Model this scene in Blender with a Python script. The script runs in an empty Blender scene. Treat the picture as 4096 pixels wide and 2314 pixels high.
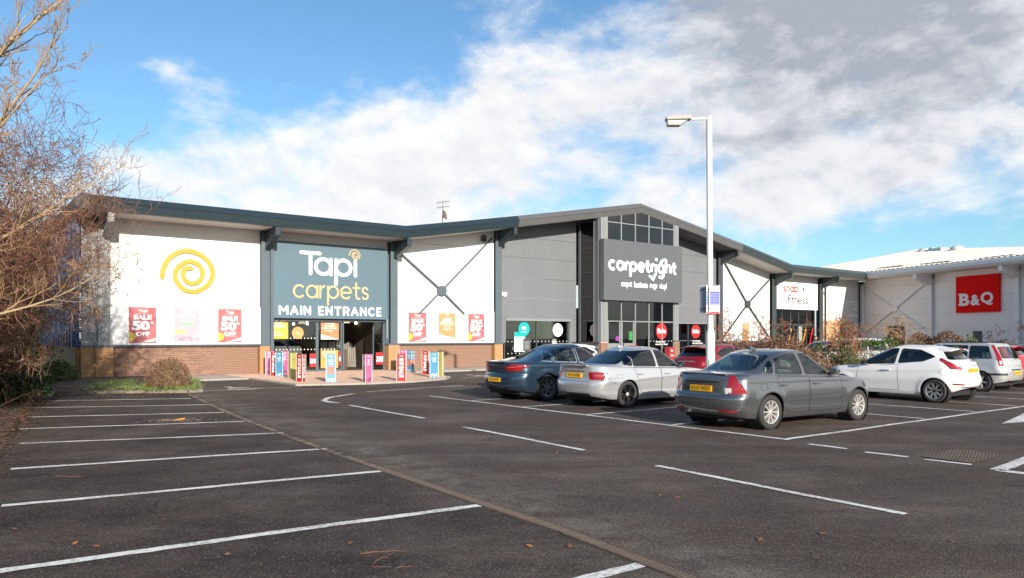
import bpy, bmesh, math, random
from mathutils import Vector, Matrix
from mathutils.bvhtree import BVHTree

R = math.radians
rnd = random.Random(7)
S = bpy.context.scene
COL = S.collection

# ------------------------------------------------------------------ camera
# photograph measured at 4096 x 2314: focal length, principal column, horizon row, eye height
F_PX, CX, YH, EYE = 3022.0, 2048.0, 1347.0, 1.70
cam_d = bpy.data.cameras.new("camera")
cam_d.sensor_width = 36.0
cam_d.lens = F_PX / 4096 * 36.0
cam_d.shift_y = (YH - 1157.0) / 4096
cam_d.clip_start, cam_d.clip_end = 0.1, 3000.0
cam = bpy.data.objects.new("camera", cam_d)
cam.location = (0, 0, EYE)
cam.rotation_euler = (R(90), R(0.0), 0)
COL.objects.link(cam)
S.camera = cam

# ------------------------------------------------------------------ sun direction and sky
SUN_EL = 17.5
SUN_TO = Vector((0.38, -0.92, 0)).normalized()          # horizontal direction towards the sun (behind the camera, right)
SUN_ROT = math.degrees(math.atan2(SUN_TO.x, SUN_TO.y))  # from +Y, clockwise
w = bpy.data.worlds.new("World")
S.world = w
w.use_nodes = True
wn, wl = w.node_tree.nodes, w.node_tree.links
wn.clear()


def N(tree_nodes, kind, **kw):
    n = tree_nodes.new(kind)
    for k, v in kw.items():
        setattr(n, k, v)
    return n


def build_world():
    sky = N(wn, 'ShaderNodeTexSky', sky_type='NISHITA', sun_disc=False)
    sky.sun_elevation = R(SUN_EL)
    sky.sun_rotation = R(SUN_ROT)
    sky.air_density, sky.dust_density, sky.ozone_density = 1.0, 0.6, 2.5
    tc = N(wn, 'ShaderNodeTexCoord')
    sep = N(wn, 'ShaderNodeSeparateXYZ')
    wl.new(tc.outputs['Generated'], sep.inputs[0])

    def M(op, a, b=None, c=None, clamp=False):
        m = N(wn, 'ShaderNodeMath', operation=op, use_clamp=clamp)
        for i, v in enumerate((a, b, c)):
            if v is None:
                continue
            if isinstance(v, (int, float)):
                m.inputs[i].default_value = v
            else:
                wl.new(v, m.inputs[i])
        return m.outputs[0]

    # heaped clouds: noise over the dome, flattened a little towards the horizon
    def noise(scale, detail, rough, off, dist=0.0, stretch=(1, 1, 1.75)):
        mp = N(wn, 'ShaderNodeMapping')
        mp.inputs['Location'].default_value = off
        mp.inputs['Scale'].default_value = stretch
        wl.new(tc.outputs['Generated'], mp.inputs[0])
        n = N(wn, 'ShaderNodeTexNoise')
        n.inputs['Scale'].default_value = scale
        n.inputs['Detail'].default_value = detail
        n.inputs['Roughness'].default_value = rough
        n.inputs['Distortion'].default_value = dist
        wl.new(mp.outputs[0], n.inputs['Vector'])
        return n.outputs['Fac']

    o1, o2, up = (3.1, 1.7, 0.4), (0.4, 7.3, 2.0), (0.012, 0, 0.045)
    big, fine = noise(5.6, 10, 0.58, o1, 0.35), noise(14.0, 9, 0.62, o2, 0.25)
    big_up = noise(5.6, 10, 0.58, tuple(o1[i] + up[i] for i in range(3)), 0.35)
    fine_up = noise(14.0, 9, 0.62, tuple(o2[i] + up[i] * .5 for i in range(3)), 0.25)
    fine2 = noise(24.0, 7, 0.6, (1.4, 3.3, 0.0), 0.2)
    relief = M('ADD', M('SUBTRACT', big_up, big), M('MULTIPLY', M('SUBTRACT', fine_up, fine), 0.5))
    cov = M('ADD', M('MULTIPLY', big, 0.95), M('MULTIPLY', fine, 0.33))
    # the cloud bank ends along a slanting front: clear above and to the left of it
    front = M('SUBTRACT', M('SUBTRACT', sep.outputs[2], M('MULTIPLY', sep.outputs[0], 0.35)), 0.372)
    cov = M('ADD', cov, M('MAXIMUM', M('MINIMUM', M('MULTIPLY', front, -2.6), 0.10), -0.34))

    def blob(ax, el, rad, gain, squash=1.0):
        """a broad cloud mass (gain > 0) or clear gap (gain < 0) round a direction: azimuth from +Y, elevation"""
        az, e = R(ax), R(el)
        d = (math.sin(az) * math.cos(e), math.cos(az) * math.cos(e), math.sin(e))
        dx, dy, dz = M('SUBTRACT', sep.outputs[0], d[0]), M('SUBTRACT', sep.outputs[1], d[1]), M('SUBTRACT', sep.outputs[2], d[2])
        dz = M('MULTIPLY', dz, squash)
        r2 = M('ADD', M('ADD', M('MULTIPLY', dx, dx), M('MULTIPLY', dy, dy)), M('MULTIPLY', dz, dz))
        return M('MULTIPLY', M('POWER', 2.718, M('MULTIPLY', r2, -1.0 / (rad * rad))), gain)

    for b in BLOBS:
        cov = M('ADD', cov, blob(*b))
    mask = N(wn, 'ShaderNodeMapRange', interpolation_type='SMOOTHSTEP')
    mask.inputs['From Min'].default_value, mask.inputs['From Max'].default_value = 0.55, 0.84
    wl.new(cov, mask.inputs['Value'])
    # lit tops, greyer undersides and thicker parts
    thick = M('ADD', M('ADD', M('MULTIPLY', relief, 1.15), M('MULTIPLY', cov, 0.55)), M('ADD', M('MULTIPLY', fine2, 0.18), 0.0))
    for b in GREY:
        thick = M('ADD', thick, blob(*b))
    cr = N(wn, 'ShaderNodeValToRGB')
    e = cr.color_ramp.elements
    e[0].position, e[0].color = 0.40, (6.1, 6.0, 5.9, 1)
    e[1].position, e[1].color = 0.72, (4.9, 4.95, 5.15, 1)
    e2 = e.new(1.10)
    e2.color = (2.5, 2.65, 3.05, 1)
    wl.new(thick, cr.inputs[0])
    tint = N(wn, 'ShaderNodeMix', data_type='RGBA', blend_type='MULTIPLY')
    tint.inputs['Factor'].default_value = 1.0
    wl.new(sky.outputs[0], tint.inputs['A'])
    tint.inputs['B'].default_value = SKY_TINT
    mix = N(wn, 'ShaderNodeMix', data_type='RGBA')
    wl.new(M('MULTIPLY', mask.outputs[0], 0.97), mix.inputs['Factor'])
    wl.new(tint.outputs['Result'], mix.inputs['A'])
    wl.new(cr.outputs[0], mix.inputs['B'])
    bg = N(wn, 'ShaderNodeBackground')
    bg.inputs['Strength'].default_value = 0.10
    wl.new(mix.outputs['Result'], bg.inputs[0])
    out = N(wn, 'ShaderNodeOutputWorld')
    wl.new(bg.outputs[0], out.inputs[0])


SKY_TINT = (0.74, 0.95, 1.02, 1)
# azimuth, elevation, radius, gain, vertical squash
BLOBS = [(-23.5, 18.3, 0.055, 0.24, 1.6), (-27, 9, 0.12, 0.10, 1.6), (-4, 14, 0.13, 0.08, 1.5), (30, 5.6, 0.22, -0.42, 4.2), (13, 6.6, 0.07, -0.16, 3.0), (22, 12.0, 0.15, 0.12, 2.2), (30, 23, 0.20, 0.14, 1.2), (-12, 9, 0.16, 0.06, 1.6)]
GREY = [(27, 24, 0.24, 0.50, 1.2), (14, 25, 0.12, 0.22, 1.3), (10, 13, 0.16, 0.10, 1.6)]
build_world()

sun_d = bpy.data.lights.new("sun", 'SUN')
sun_d.energy = 4.4
sun_d.angle = R(0.5)
sun_d.color = (1.0, 0.91, 0.78)
sun = bpy.data.objects.new("sun", sun_d)
to_sun = Vector((SUN_TO.x * math.cos(R(SUN_EL)), SUN_TO.y * math.cos(R(SUN_EL)), math.sin(R(SUN_EL))))
sun.rotation_euler = to_sun.to_track_quat('Z', 'Y').to_euler()
sun.location = to_sun * 60
COL.objects.link(sun)

S.render.engine = 'CYCLES'
S.cycles.use_denoising = True
S.cycles.max_bounces = 8
S.cycles.transparent_max_bounces = 16
vs = S.view_settings
vs.view_transform, vs.look, vs.gamma, vs.exposure = 'Standard', 'None', 1.0, 0.80
vs.use_curve_mapping = False

# ------------------------------------------------------------------ measuring: pixels of the photograph to places
TH = R(52.95)                                            # bearing of the shop front
U = Vector((math.sin(TH), math.cos(TH), 0))              # along the front
NV = Vector((U.y, -U.x, 0))                              # out of the front, towards the car park
O = Vector((-16.07, 29.73, 0))                           # foot of the first column
BAY = 6.384
RZ = math.atan2(U.y, U.x)


def G(px, py, z=0.0):
    d = F_PX * (EYE - z) / (py - YH)
    return Vector(((px - CX) / F_PX * d, d, z))


def at_depth(px, py, d):
    return Vector(((px - CX) / F_PX * d, d, EYE - (py - YH) / F_PX * d))


def FS(px, py, n=0.0):
    """pixel -> (along the front, height) on the plane n metres out of the shop front"""
    t = (px - CX) / F_PX
    p = O + NV * n
    s = (t * p.y - p.x) / (U.x - t * U.y)
    return s, EYE - (py - YH) * (p.y + s * U.y) / F_PX


def FW(s, n, z=0.0):
    return O + U * s + NV * n + Vector((0, 0, z))


def SN(v):
    d = v - O
    return d.dot(U), d.dot(NV)


# ------------------------------------------------------------------ objects
def tag(o, label=None, cat=None, group=None, kind=None):
    if label: o['label'] = label
    if cat: o['category'] = cat
    if group: o['group'] = group
    if kind: o['kind'] = kind
    return o


def empty(name, loc=(0, 0, 0), rz=0.0, label=None, cat=None, group=None):
    o = bpy.data.objects.new(name, None)
    o.empty_display_size = 0.2
    COL.objects.link(o)
    o.location = loc
    o.rotation_euler = (0, 0, rz)
    return tag(o, label, cat, group)


def link(name, me, mats=None, parent=None, loc=None, rz=None):
    o = bpy.data.objects.new(name, me)
    COL.objects.link(o)
    if mats is not None:
        me.materials.clear()
        for m in (mats if isinstance(mats, (list, tuple)) else [mats]):
            me.materials.append(m)
    if parent: o.parent = parent
    if loc is not None: o.location = loc
    if rz is not None: o.rotation_euler = (0, 0, rz)
    return o


def copy_tree(o, parent=None):
    c = o.copy()
    COL.objects.link(c)
    c.parent = parent
    for ch in list(o.children):
        copy_tree(ch, c)
    return c


class MB:
    """collects shapes and links them as one mesh object"""
    def __init__(self):
        self.v, self.f, self.m, self.s = [], [], [], []
        self.mi, self.sm = 0, False

    def add(self, vs, fs, T=None):
        b = len(self.v)
        self.v += [(T @ Vector(p)) if T else Vector(p) for p in vs]
        for f in fs:
            self.f.append([b + i for i in f])
            self.m.append(self.mi)
            self.s.append(self.sm)
        return self

    def box(self, c, s, rz=0.0, T=None, taper=None):
        x, y, z = s[0] / 2, s[1] / 2, s[2] / 2
        vs = [Vector((sx * x, sy * y, sz * z)) for sz in (-1, 1) for sy in (-1, 1) for sx in (-1, 1)]
        if taper:
            for p in vs[4:]:
                p.x *= taper; p.y *= taper
        if rz:
            Rm = Matrix.Rotation(rz, 3, 'Z')
            vs = [Rm @ p for p in vs]
        vs = [p + Vector(c) for p in vs]
        return self.add(vs, [(0, 2, 3, 1), (4, 5, 7, 6), (0, 1, 5, 4), (2, 6, 7, 3), (0, 4, 6, 2), (1, 3, 7, 5)], T)

    def bx(self, a, b, T=None):
        """box from corner a to corner b"""
        return self.box([(a[i] + b[i]) / 2 for i in range(3)], [abs(b[i] - a[i]) for i in range(3)], T=T)

    def prism(self, poly, fn, d0, d1, T=None, caps=(True, True)):
        """polygon (2-D) pushed from d0 to d1; fn(a, b, d) -> point"""
        n = len(poly)
        vs = [fn(a, b, d0) for a, b in poly] + [fn(a, b, d1) for a, b in poly]
        fs = [(i, (i + 1) % n, n + (i + 1) % n, n + i) for i in range(n)]
        if caps[0]: fs.append(tuple(range(n - 1, -1, -1)))
        if caps[1]: fs.append(tuple(range(n, 2 * n)))
        return self.add(vs, fs, T)

    def tube(self, pts, rad, sides=8, caps=True, T=None):
        pts = [Vector(p) for p in pts]
        n = len(pts)
        if not isinstance(rad, (list, tuple)): rad = [rad] * n
        vs = []
        prev = None
        for i, p in enumerate(pts):
            t = (pts[min(i + 1, n - 1)] - pts[max(i - 1, 0)])
            if t.length < 1e-9: t = Vector((0, 0, 1))
            t.normalize()
            if prev is None:
                a = t.orthogonal().normalized()
            else:
                a = (prev - t * prev.dot(t))
                a = a.normalized() if a.length > 1e-6 else t.orthogonal().normalized()
            prev = a
            b = t.cross(a)
            for k in range(sides):
                g = 2 * math.pi * k / sides
                vs.append(p + (a * math.cos(g) + b * math.sin(g)) * rad[i])
        fs = [(i * sides + k, i * sides + (k + 1) % sides, (i + 1) * sides + (k + 1) % sides, (i + 1) * sides + k)
              for i in range(n - 1) for k in range(sides)]
        if caps:
            fs.append(tuple(range(sides - 1, -1, -1)))
            fs.append(tuple(range((n - 1) * sides, n * sides)))
        return self.add(vs, fs, T)

    def lathe(self, prof, seg=24, T=None):
        """profile (radius, height) turned about Z"""
        vs = [(r * math.cos(2 * math.pi * k / seg), r * math.sin(2 * math.pi * k / seg), h) for r, h in prof for k in range(seg)]
        fs = [(i * seg + k, i * seg + (k + 1) % seg, (i + 1) * seg + (k + 1) % seg, (i + 1) * seg + k)
              for i in range(len(prof) - 1) for k in range(seg)]
        return self.add(vs, fs, T)

    def disc(self, c, r, T=None, seg=20, fn=None):
        vs = [(c[0] + r * math.cos(2 * math.pi * k / seg), c[1] + r * math.sin(2 * math.pi * k / seg), c[2]) for k in range(seg)]
        return self.add(vs, [tuple(range(seg))], T)

    def mesh(self, name):
        me = bpy.data.meshes.new(name)
        me.from_pydata([tuple(p) for p in self.v], [], self.f)
        me.polygons.foreach_set('material_index', self.m)
        me.polygons.foreach_set('use_smooth', self.s)
        me.update()
        return me

    def build(self, name, mats, parent=None, loc=None, rz=None, smooth=None, bevel=0.0):
        me = self.mesh(name)
        if smooth is not None:
            me.polygons.foreach_set('use_smooth', [smooth] * len(me.polygons))
        if smooth and hasattr(me, 'set_sharp_from_angle'):
            me.set_sharp_from_angle(angle=R(38))
        o = link(name, me, mats, parent, loc, rz)
        if bevel:
            b = o.modifiers.new('bevel', 'BEVEL')
            b.width, b.segments, b.limit_method = bevel, 2, 'ANGLE'
        return o

# ------------------------------------------------------------------ materials
MATS = {}


def srgb(r, g, b):
    f = lambda c: c / 12.92 if c <= 0.04045 else ((c + 0.055) / 1.055) ** 2.4
    return (f(r / 255), f(g / 255), f(b / 255))


def mat(name, col=(0.5, 0.5, 0.5), rough=0.6, metal=0.0, coat=0.0, spec=0.5, var=0.0, vscale=3.0, bump=0.0, bscale=60.0,
        dirt=None, dscale=1.2, damt=0.3, emit=None, estr=0.0, detail=6, stretch=None):
    """principled surface with colour variation, fine relief and optional dirt of its own"""
    if name in MATS: return MATS[name]
    m = bpy.data.materials.new(name)
    m.use_nodes = True
    nt = m.node_tree
    bs = nt.nodes['Principled BSDF']
    bs.inputs['Base Color'].default_value = (*col, 1)
    bs.inputs['Roughness'].default_value = rough
    bs.inputs['Metallic'].default_value = metal
    bs.inputs['Coat Weight'].default_value = coat
    bs.inputs['Coat Roughness'].default_value = 0.04
    bs.inputs['Specular IOR Level'].default_value = spec
    tc = nt.nodes.new('ShaderNodeTexCoord')
    vec = tc.outputs['Object']
    if stretch:
        mp = nt.nodes.new('ShaderNodeMapping')
        mp.inputs['Scale'].default_value = stretch
        nt.links.new(vec, mp.inputs[0])
        vec = mp.outputs[0]
    last = None
    if var or dirt:
        n = nt.nodes.new('ShaderNodeTexNoise')
        n.inputs['Scale'].default_value = vscale
        n.inputs['Detail'].default_value = detail
        n.inputs['Roughness'].default_value = 0.65
        nt.links.new(vec, n.inputs['Vector'])
        r = nt.nodes.new('ShaderNodeMapRange')
        r.inputs['From Min'].default_value, r.inputs['From Max'].default_value = 0.25, 0.75
        r.inputs['To Min'].default_value, r.inputs['To Max'].default_value = 1 - var, 1 + var
        nt.links.new(n.outputs['Fac'], r.inputs['Value'])
        mx = nt.nodes.new('ShaderNodeMix')
        mx.data_type, mx.blend_type = 'RGBA', 'MULTIPLY'
        mx.inputs['Factor'].default_value = 1
        mx.inputs['A'].default_value = (*col, 1)
        nt.links.new(r.outputs[0], mx.inputs['B'])
        last = mx.outputs['Result']
    if dirt:
        n = nt.nodes.new('ShaderNodeTexNoise')
        n.inputs['Scale'].default_value = dscale
        n.inputs['Detail'].default_value = 8
        n.inputs['Roughness'].default_value = 0.7
        nt.links.new(vec, n.inputs['Vector'])
        r = nt.nodes.new('ShaderNodeMapRange')
        r.inputs['From Min'].default_value, r.inputs['From Max'].default_value = 0.45, 0.75
        r.inputs['To Max'].default_value = damt
        nt.links.new(n.outputs['Fac'], r.inputs['Value'])
        mx = nt.nodes.new('ShaderNodeMix')
        mx.data_type = 'RGBA'
        nt.links.new(r.outputs[0], mx.inputs['Factor'])
        nt.links.new(last, mx.inputs['A'])
        mx.inputs['B'].default_value = (*dirt, 1)
        last = mx.outputs['Result']
    if last: nt.links.new(last, bs.inputs['Base Color'])
    if bump:
        n = nt.nodes.new('ShaderNodeTexNoise')
        n.inputs['Scale'].default_value = bscale
        n.inputs['Detail'].default_value = 4
        nt.links.new(vec, n.inputs['Vector'])
        b = nt.nodes.new('ShaderNodeBump')
        b.inputs['Strength'].default_value = bump
        b.inputs['Distance'].default_value = 0.01
        nt.links.new(n.outputs['Fac'], b.inputs['Height'])
        nt.links.new(b.outputs[0], bs.inputs['Normal'])
    if emit:
        bs.inputs['Emission Color'].default_value = (*emit, 1)
        bs.inputs['Emission Strength'].default_value = estr
    MATS[name] = m
    return m


def glass(name, tint=(0.75, 0.85, 0.85), refl=1.0, rough=0.0):
    """clear sheet glass: tinted see-through plus mirror reflection that grows at grazing angles"""
    if name in MATS: return MATS[name]
    m = bpy.data.materials.new(name)
    m.use_nodes = True
    nt = m.node_tree
    nt.nodes.clear()
    out = nt.nodes.new('ShaderNodeOutputMaterial')
    mx = nt.nodes.new('ShaderNodeMixShader')
    tr = nt.nodes.new('ShaderNodeBsdfTransparent')
    tr.inputs[0].default_value = (*tint, 1)
    gl = nt.nodes.new('ShaderNodeBsdfGlossy')
    gl.inputs['Roughness'].default_value = rough
    gl.inputs[0].default_value = (refl, refl, refl, 1)
    fr = nt.nodes.new('ShaderNodeFresnel')
    fr.inputs[0].default_value = 1.55
    ma = nt.nodes.new('ShaderNodeMath')
    ma.operation, ma.use_clamp = 'MULTIPLY_ADD', True
    ma.inputs[1].default_value, ma.inputs[2].default_value = 1.2, 0.02
    nt.links.new(fr.outputs[0], ma.inputs[0])
    nt.links.new(ma.outputs[0], mx.inputs[0])
    nt.links.new(tr.outputs[0], mx.inputs[1])
    nt.links.new(gl.outputs[0], mx.inputs[2])
    nt.links.new(mx.outputs[0], out.inputs[0])
    MATS[name] = m
    return m


def asphalt_material():
    m = bpy.data.materials.new('asphalt')
    m.use_nodes = True
    nt = m.node_tree
    L = nt.links.new
    bs = nt.nodes['Principled BSDF']
    tc = nt.nodes.new('ShaderNodeTexCoord')
    P = tc.outputs['Object']

    def noise(scale, detail=6, rough=0.6, stretch=None, rot=0.0):
        v = P
        if stretch:
            mp = nt.nodes.new('ShaderNodeMapping')
            mp.inputs['Scale'].default_value = stretch
            mp.inputs['Rotation'].default_value = (0, 0, rot)
            L(P, mp.inputs[0]); v = mp.outputs[0]
        n = nt.nodes.new('ShaderNodeTexNoise')
        n.inputs['Scale'].default_value, n.inputs['Detail'].default_value, n.inputs['Roughness'].default_value = scale, detail, rough
        L(v, n.inputs['Vector'])
        return n.outputs['Fac']

    def rng(v, a, b, c, d):
        r = nt.nodes.new('ShaderNodeMapRange')
        r.inputs[1].default_value, r.inputs[2].default_value, r.inputs[3].default_value, r.inputs[4].default_value = a, b, c, d
        L(v, r.inputs[0])
        return r.outputs[0]

    def mix(f, a, b, mode='MIX'):
        x = nt.nodes.new('ShaderNodeMix')
        x.data_type, x.blend_type = 'RGBA', mode
        for k, v in (('Factor', f), ('A', a), ('B', b)):
            if isinstance(v, (int, float)): x.inputs[k].default_value = v
            elif isinstance(v, tuple): x.inputs[k].default_value = (*v, 1)
            else: L(v, x.inputs[k])
        return x.outputs['Result']

    vor = nt.nodes.new('ShaderNodeTexVoronoi')
    vor.inputs['Scale'].default_value = 95
    L(P, vor.inputs['Vector'])
    sepc = nt.nodes.new('ShaderNodeSeparateColor')
    L(vor.outputs['Color'], sepc.inputs[0])
    base = mix(rng(noise(0.35, 8, 0.62), 0.35, 0.65, 0, 1), ASPH_A, ASPH_B)
    base = mix(rng(noise(0.75, 9, 0.72, (0.45, 1.0, 1), R(25)), 0.46, 0.66, 0, 0.95), base, ASPH_C)      # pale dusty streaks
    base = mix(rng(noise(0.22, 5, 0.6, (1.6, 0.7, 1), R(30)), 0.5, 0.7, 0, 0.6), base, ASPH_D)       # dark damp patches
    # dust washed out along the drainage channel
    sx = nt.nodes.new('ShaderNodeSeparateXYZ'); L(P, sx.inputs[0])
    def mth(op, a, b):
        q = nt.nodes.new('ShaderNodeMath'); q.operation = op
        for i, v in enumerate((a, b)):
            if isinstance(v, (int, float)): q.inputs[i].default_value = v
            else: L(v, q.inputs[i])
        return q.outputs[0]
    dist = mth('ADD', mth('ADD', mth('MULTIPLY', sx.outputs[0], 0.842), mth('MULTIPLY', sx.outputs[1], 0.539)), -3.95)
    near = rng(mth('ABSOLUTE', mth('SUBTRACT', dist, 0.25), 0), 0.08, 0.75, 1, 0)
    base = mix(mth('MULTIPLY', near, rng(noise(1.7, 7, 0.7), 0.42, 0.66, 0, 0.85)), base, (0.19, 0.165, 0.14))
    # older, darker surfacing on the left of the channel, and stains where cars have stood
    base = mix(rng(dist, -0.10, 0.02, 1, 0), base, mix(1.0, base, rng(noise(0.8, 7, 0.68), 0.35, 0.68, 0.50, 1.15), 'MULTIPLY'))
    base = mix(rng(noise(0.55, 9, 0.62, (1, 1, 1), 0.4), 0.60, 0.70, 0, 0.6), base, (0.030, 0.026, 0.025))
    # hairline cracks
    cv = nt.nodes.new('ShaderNodeTexVoronoi'); cv.feature = 'DISTANCE_TO_EDGE'; cv.inputs['Scale'].default_value = 0.22
    wob = nt.nodes.new('ShaderNodeTexNoise'); wob.inputs['Scale'].default_value, wob.inputs['Detail'].default_value = 1.1, 6
    L(P, wob.inputs['Vector'])
    va = nt.nodes.new('ShaderNodeVectorMath'); va.operation = 'ADD'
    L(P, va.inputs[0]); L(wob.outputs['Color'], va.inputs[1]); L(va.outputs[0], cv.inputs['Vector'])
    base = mix(mth('MULTIPLY', rng(cv.outputs['Distance'], 0.0, 0.004, 1, 0), rng(noise(0.3, 4, 0.6), 0.48, 0.56, 0, 0.8)), base, (0.018, 0.016, 0.016))
    grit = rng(sepc.outputs[0], 0, 1, 0.6, 1.42)
    base = mix(1.0, base, grit, 'MULTIPLY')
    base = mix(rng(sepc.outputs[1], 0.93, 0.97, 0, 0.75), base, (0.22, 0.20, 0.17))                   # pale chippings
    base = mix(1.0, base, rng(noise(22, 6, 0.8), 0.3, 0.7, 0.62, 1.40), 'MULTIPLY')
    L(base, bs.inputs['Base Color'])
    L(rng(noise(0.5, 6, 0.6), 0.35, 0.65, 0.70, 0.92), bs.inputs['Roughness'])
    bs.inputs['Specular IOR Level'].default_value = 0.16
    b = nt.nodes.new('ShaderNodeBump')
    b.inputs['Strength'].default_value, b.inputs['Distance'].default_value = 0.55, 0.006
    L(vor.outputs['Distance'], b.inputs['Height'])
    b2 = nt.nodes.new('ShaderNodeBump')
    b2.inputs['Strength'].default_value, b2.inputs['Distance'].default_value = 0.12, 0.3
    L(noise(0.8, 3, 0.5), b2.inputs['Height'])
    L(b2.outputs[0], b.inputs['Normal'])
    L(b.outputs[0], bs.inputs['Normal'])
    MATS['asphalt'] = m
    return m


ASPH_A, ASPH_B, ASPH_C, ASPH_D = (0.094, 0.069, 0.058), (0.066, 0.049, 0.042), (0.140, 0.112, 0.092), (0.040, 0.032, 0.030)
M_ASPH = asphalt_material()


def worn_paint():
    """road marking paint, rubbed through in specks to the asphalt below"""
    m = bpy.data.materials.new('road_paint')
    m.use_nodes = True
    nt = m.node_tree
    L = nt.links.new
    bs = nt.nodes['Principled BSDF']
    tc = nt.nodes.new('ShaderNodeTexCoord')
    n = nt.nodes.new('ShaderNodeTexNoise')
    n.inputs['Scale'].default_value, n.inputs['Detail'].default_value, n.inputs['Roughness'].default_value = 22, 8, 0.75
    L(tc.outputs['Object'], n.inputs['Vector'])
    n2 = nt.nodes.new('ShaderNodeTexNoise')
    n2.inputs['Scale'].default_value, n2.inputs['Detail'].default_value = 1.3, 5
    L(tc.outputs['Object'], n2.inputs['Vector'])
    ad = nt.nodes.new('ShaderNodeMath')
    ad.operation = 'MULTIPLY_ADD'
    ad.inputs[1].default_value = 0.5
    L(n2.outputs['Fac'], ad.inputs[0]); L(n.outputs['Fac'], ad.inputs[2])
    r = nt.nodes.new('ShaderNodeValToRGB')
    r.color_ramp.elements[0].position, r.color_ramp.elements[0].color = 0.70, (0.82, 0.81, 0.77, 1)
    r.color_ramp.elements[1].position, r.color_ramp.elements[1].color = 0.93, (0.22, 0.19, 0.17, 1)
    L(ad.outputs[0], r.inputs[0])
    L(r.outputs[0], bs.inputs['Base Color'])
    bs.inputs['Roughness'].default_value = 0.7
    MATS['road_paint'] = m
    return m


M_PAINT = worn_paint()
M_WHITE = mat('white_cladding', (0.78, 0.78, 0.77), 0.45, var=0.03, vscale=0.7, dirt=(0.55, 0.53, 0.49), dscale=0.8, damt=0.10)
M_BOARD = mat('white_board', (0.80, 0.80, 0.80), 0.4, var=0.02)
M_GREY = mat('grey_cladding', (0.150, 0.158, 0.172), 0.5, var=0.05, vscale=0.8, dirt=(0.25, 0.25, 0.25), dscale=1.0, damt=0.12, stretch=(1, 1, 0.4))
M_PALE = mat('pale_cladding', (0.62, 0.62, 0.62), 0.5, var=0.04, vscale=0.8, dirt=(0.45, 0.44, 0.42), dscale=1.0, damt=0.15)
M_BLUE = mat('slate_blue_steel', (.021, .037, .047), 0.42, var=0.06, vscale=1.5)
M_STEEL = mat('blue_grey_steel', (.085, .112, .135), 0.42, var=0.06, vscale=1.5)
M_DGREY = mat('dark_grey_steel', srgb(66, 71, 78), 0.42, var=0.06, vscale=1.5)
M_GFASC = mat('grey_fascia', (.105, .105, .107), 0.38, var=0.06, vscale=1.0, dirt=(0.17, 0.17, 0.17), dscale=2.0, damt=0.2)
M_GREEN = mat('green_grey_steel', srgb(58, 68, 70), 0.42, var=0.06, vscale=1.5)
M_SOFF = mat('soffit_board', (0.60, 0.57, 0.54), 0.6, var=0.06, vscale=1.0, stretch=(0.3, 1, 1))
M_ALU = mat('pale_grey_frame', srgb(126, 130, 132), 0.45, var=0.04)
M_BRICKB = [mat('brown_brick_%s' % n, c, 0.85, var=0.14, vscale=14, bump=0.3, bscale=90) for n, c in
            (('plain', (0.205, 0.114, 0.078)), ('dark', (0.170, 0.090, 0.067)), ('warm', (0.245, 0.128, 0.087)))]
M_BRICKO = [mat('buff_brick_%s' % n, c, 0.85, var=0.10, vscale=14, bump=0.3, bscale=90) for n, c in
            (('plain', (0.41, 0.21, 0.085)), ('pale', (0.45, 0.24, 0.105)))]
M_MORT = mat('mortar', (0.42, 0.30, 0.22), 0.9, var=0.1, vscale=10)
M_CONC = mat('kerb_concrete', (0.36, 0.335, 0.30), 0.85, var=0.14, vscale=3, dirt=(0.12, 0.11, 0.09), dscale=4, damt=0.5, bump=0.3, bscale=40)
M_PAVE = mat('pavement_slab', (0.40, 0.36, 0.32), 0.85, var=0.12, vscale=2, dirt=(0.16, 0.14, 0.12), dscale=3, damt=0.35)
M_SETT = mat('red_block_paving', (0.68, 0.45, 0.33), 0.85, var=0.16, vscale=5, dirt=(0.38, 0.26, 0.20), dscale=2, damt=0.4)
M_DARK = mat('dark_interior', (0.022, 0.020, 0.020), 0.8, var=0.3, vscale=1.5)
M_BLACK = mat('black_rubber', (0.012, 0.012, 0.013), 0.7)
M_TXT = mat('white_letter', (0.85, 0.85, 0.85), 0.45)
M_SHOPGLASS = glass('shop_glass', (0.62, 0.66, 0.66))
M_SKYGLASS = glass('high_window_glass', (0.30, 0.36, 0.40), 1.0)


def flat(name, rgb, rough=0.5):
    return mat(name, srgb(*rgb), rough)


# ------------------------------------------------------------------ lettering
def text_mesh(body, size=1.0, bold=0.0, depth=0.004, align='CENTER', spacing=1.0):
    cu = bpy.data.curves.new('lettering', 'FONT')
    cu.body, cu.size, cu.offset, cu.extrude, cu.align_x = body, size, bold, depth / 2, align
    cu.space_character = spacing
    cu.resolution_u = 3
    ob = bpy.data.objects.new('lettering', cu)
    COL.objects.link(ob)
    dg = bpy.context.evaluated_depsgraph_get()
    me = bpy.data.meshes.new_from_object(ob.evaluated_get(dg))
    bpy.data.objects.remove(ob)
    bpy.data.curves.remove(cu)
    return me


def fit_text(body, w, h, bold=0.0, depth=0.004, spacing=1.0, mirror=False):
    """text mesh scaled into w x h round its centre, standing in the XZ plane and facing -Y; returns verts, faces"""
    me = text_mesh(body, 1.0, bold, 0.02, spacing=spacing)
    xs = [v.co.x for v in me.vertices]; ys = [v.co.y for v in me.vertices]
    cx, cy = (min(xs) + max(xs)) / 2, (min(ys) + max(ys)) / 2
    sx, sy = w / max(1e-6, max(xs) - min(xs)), h / max(1e-6, max(ys) - min(ys))
    vs = [((-1 if mirror else 1) * (v.co.x - cx) * sx, -(v.co.z / 0.02) * depth, (v.co.y - cy) * sy) for v in me.vertices]
    fs = [tuple(p.vertices) for p in me.polygons]
    bpy.data.meshes.remove(me)
    return vs, fs


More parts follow.
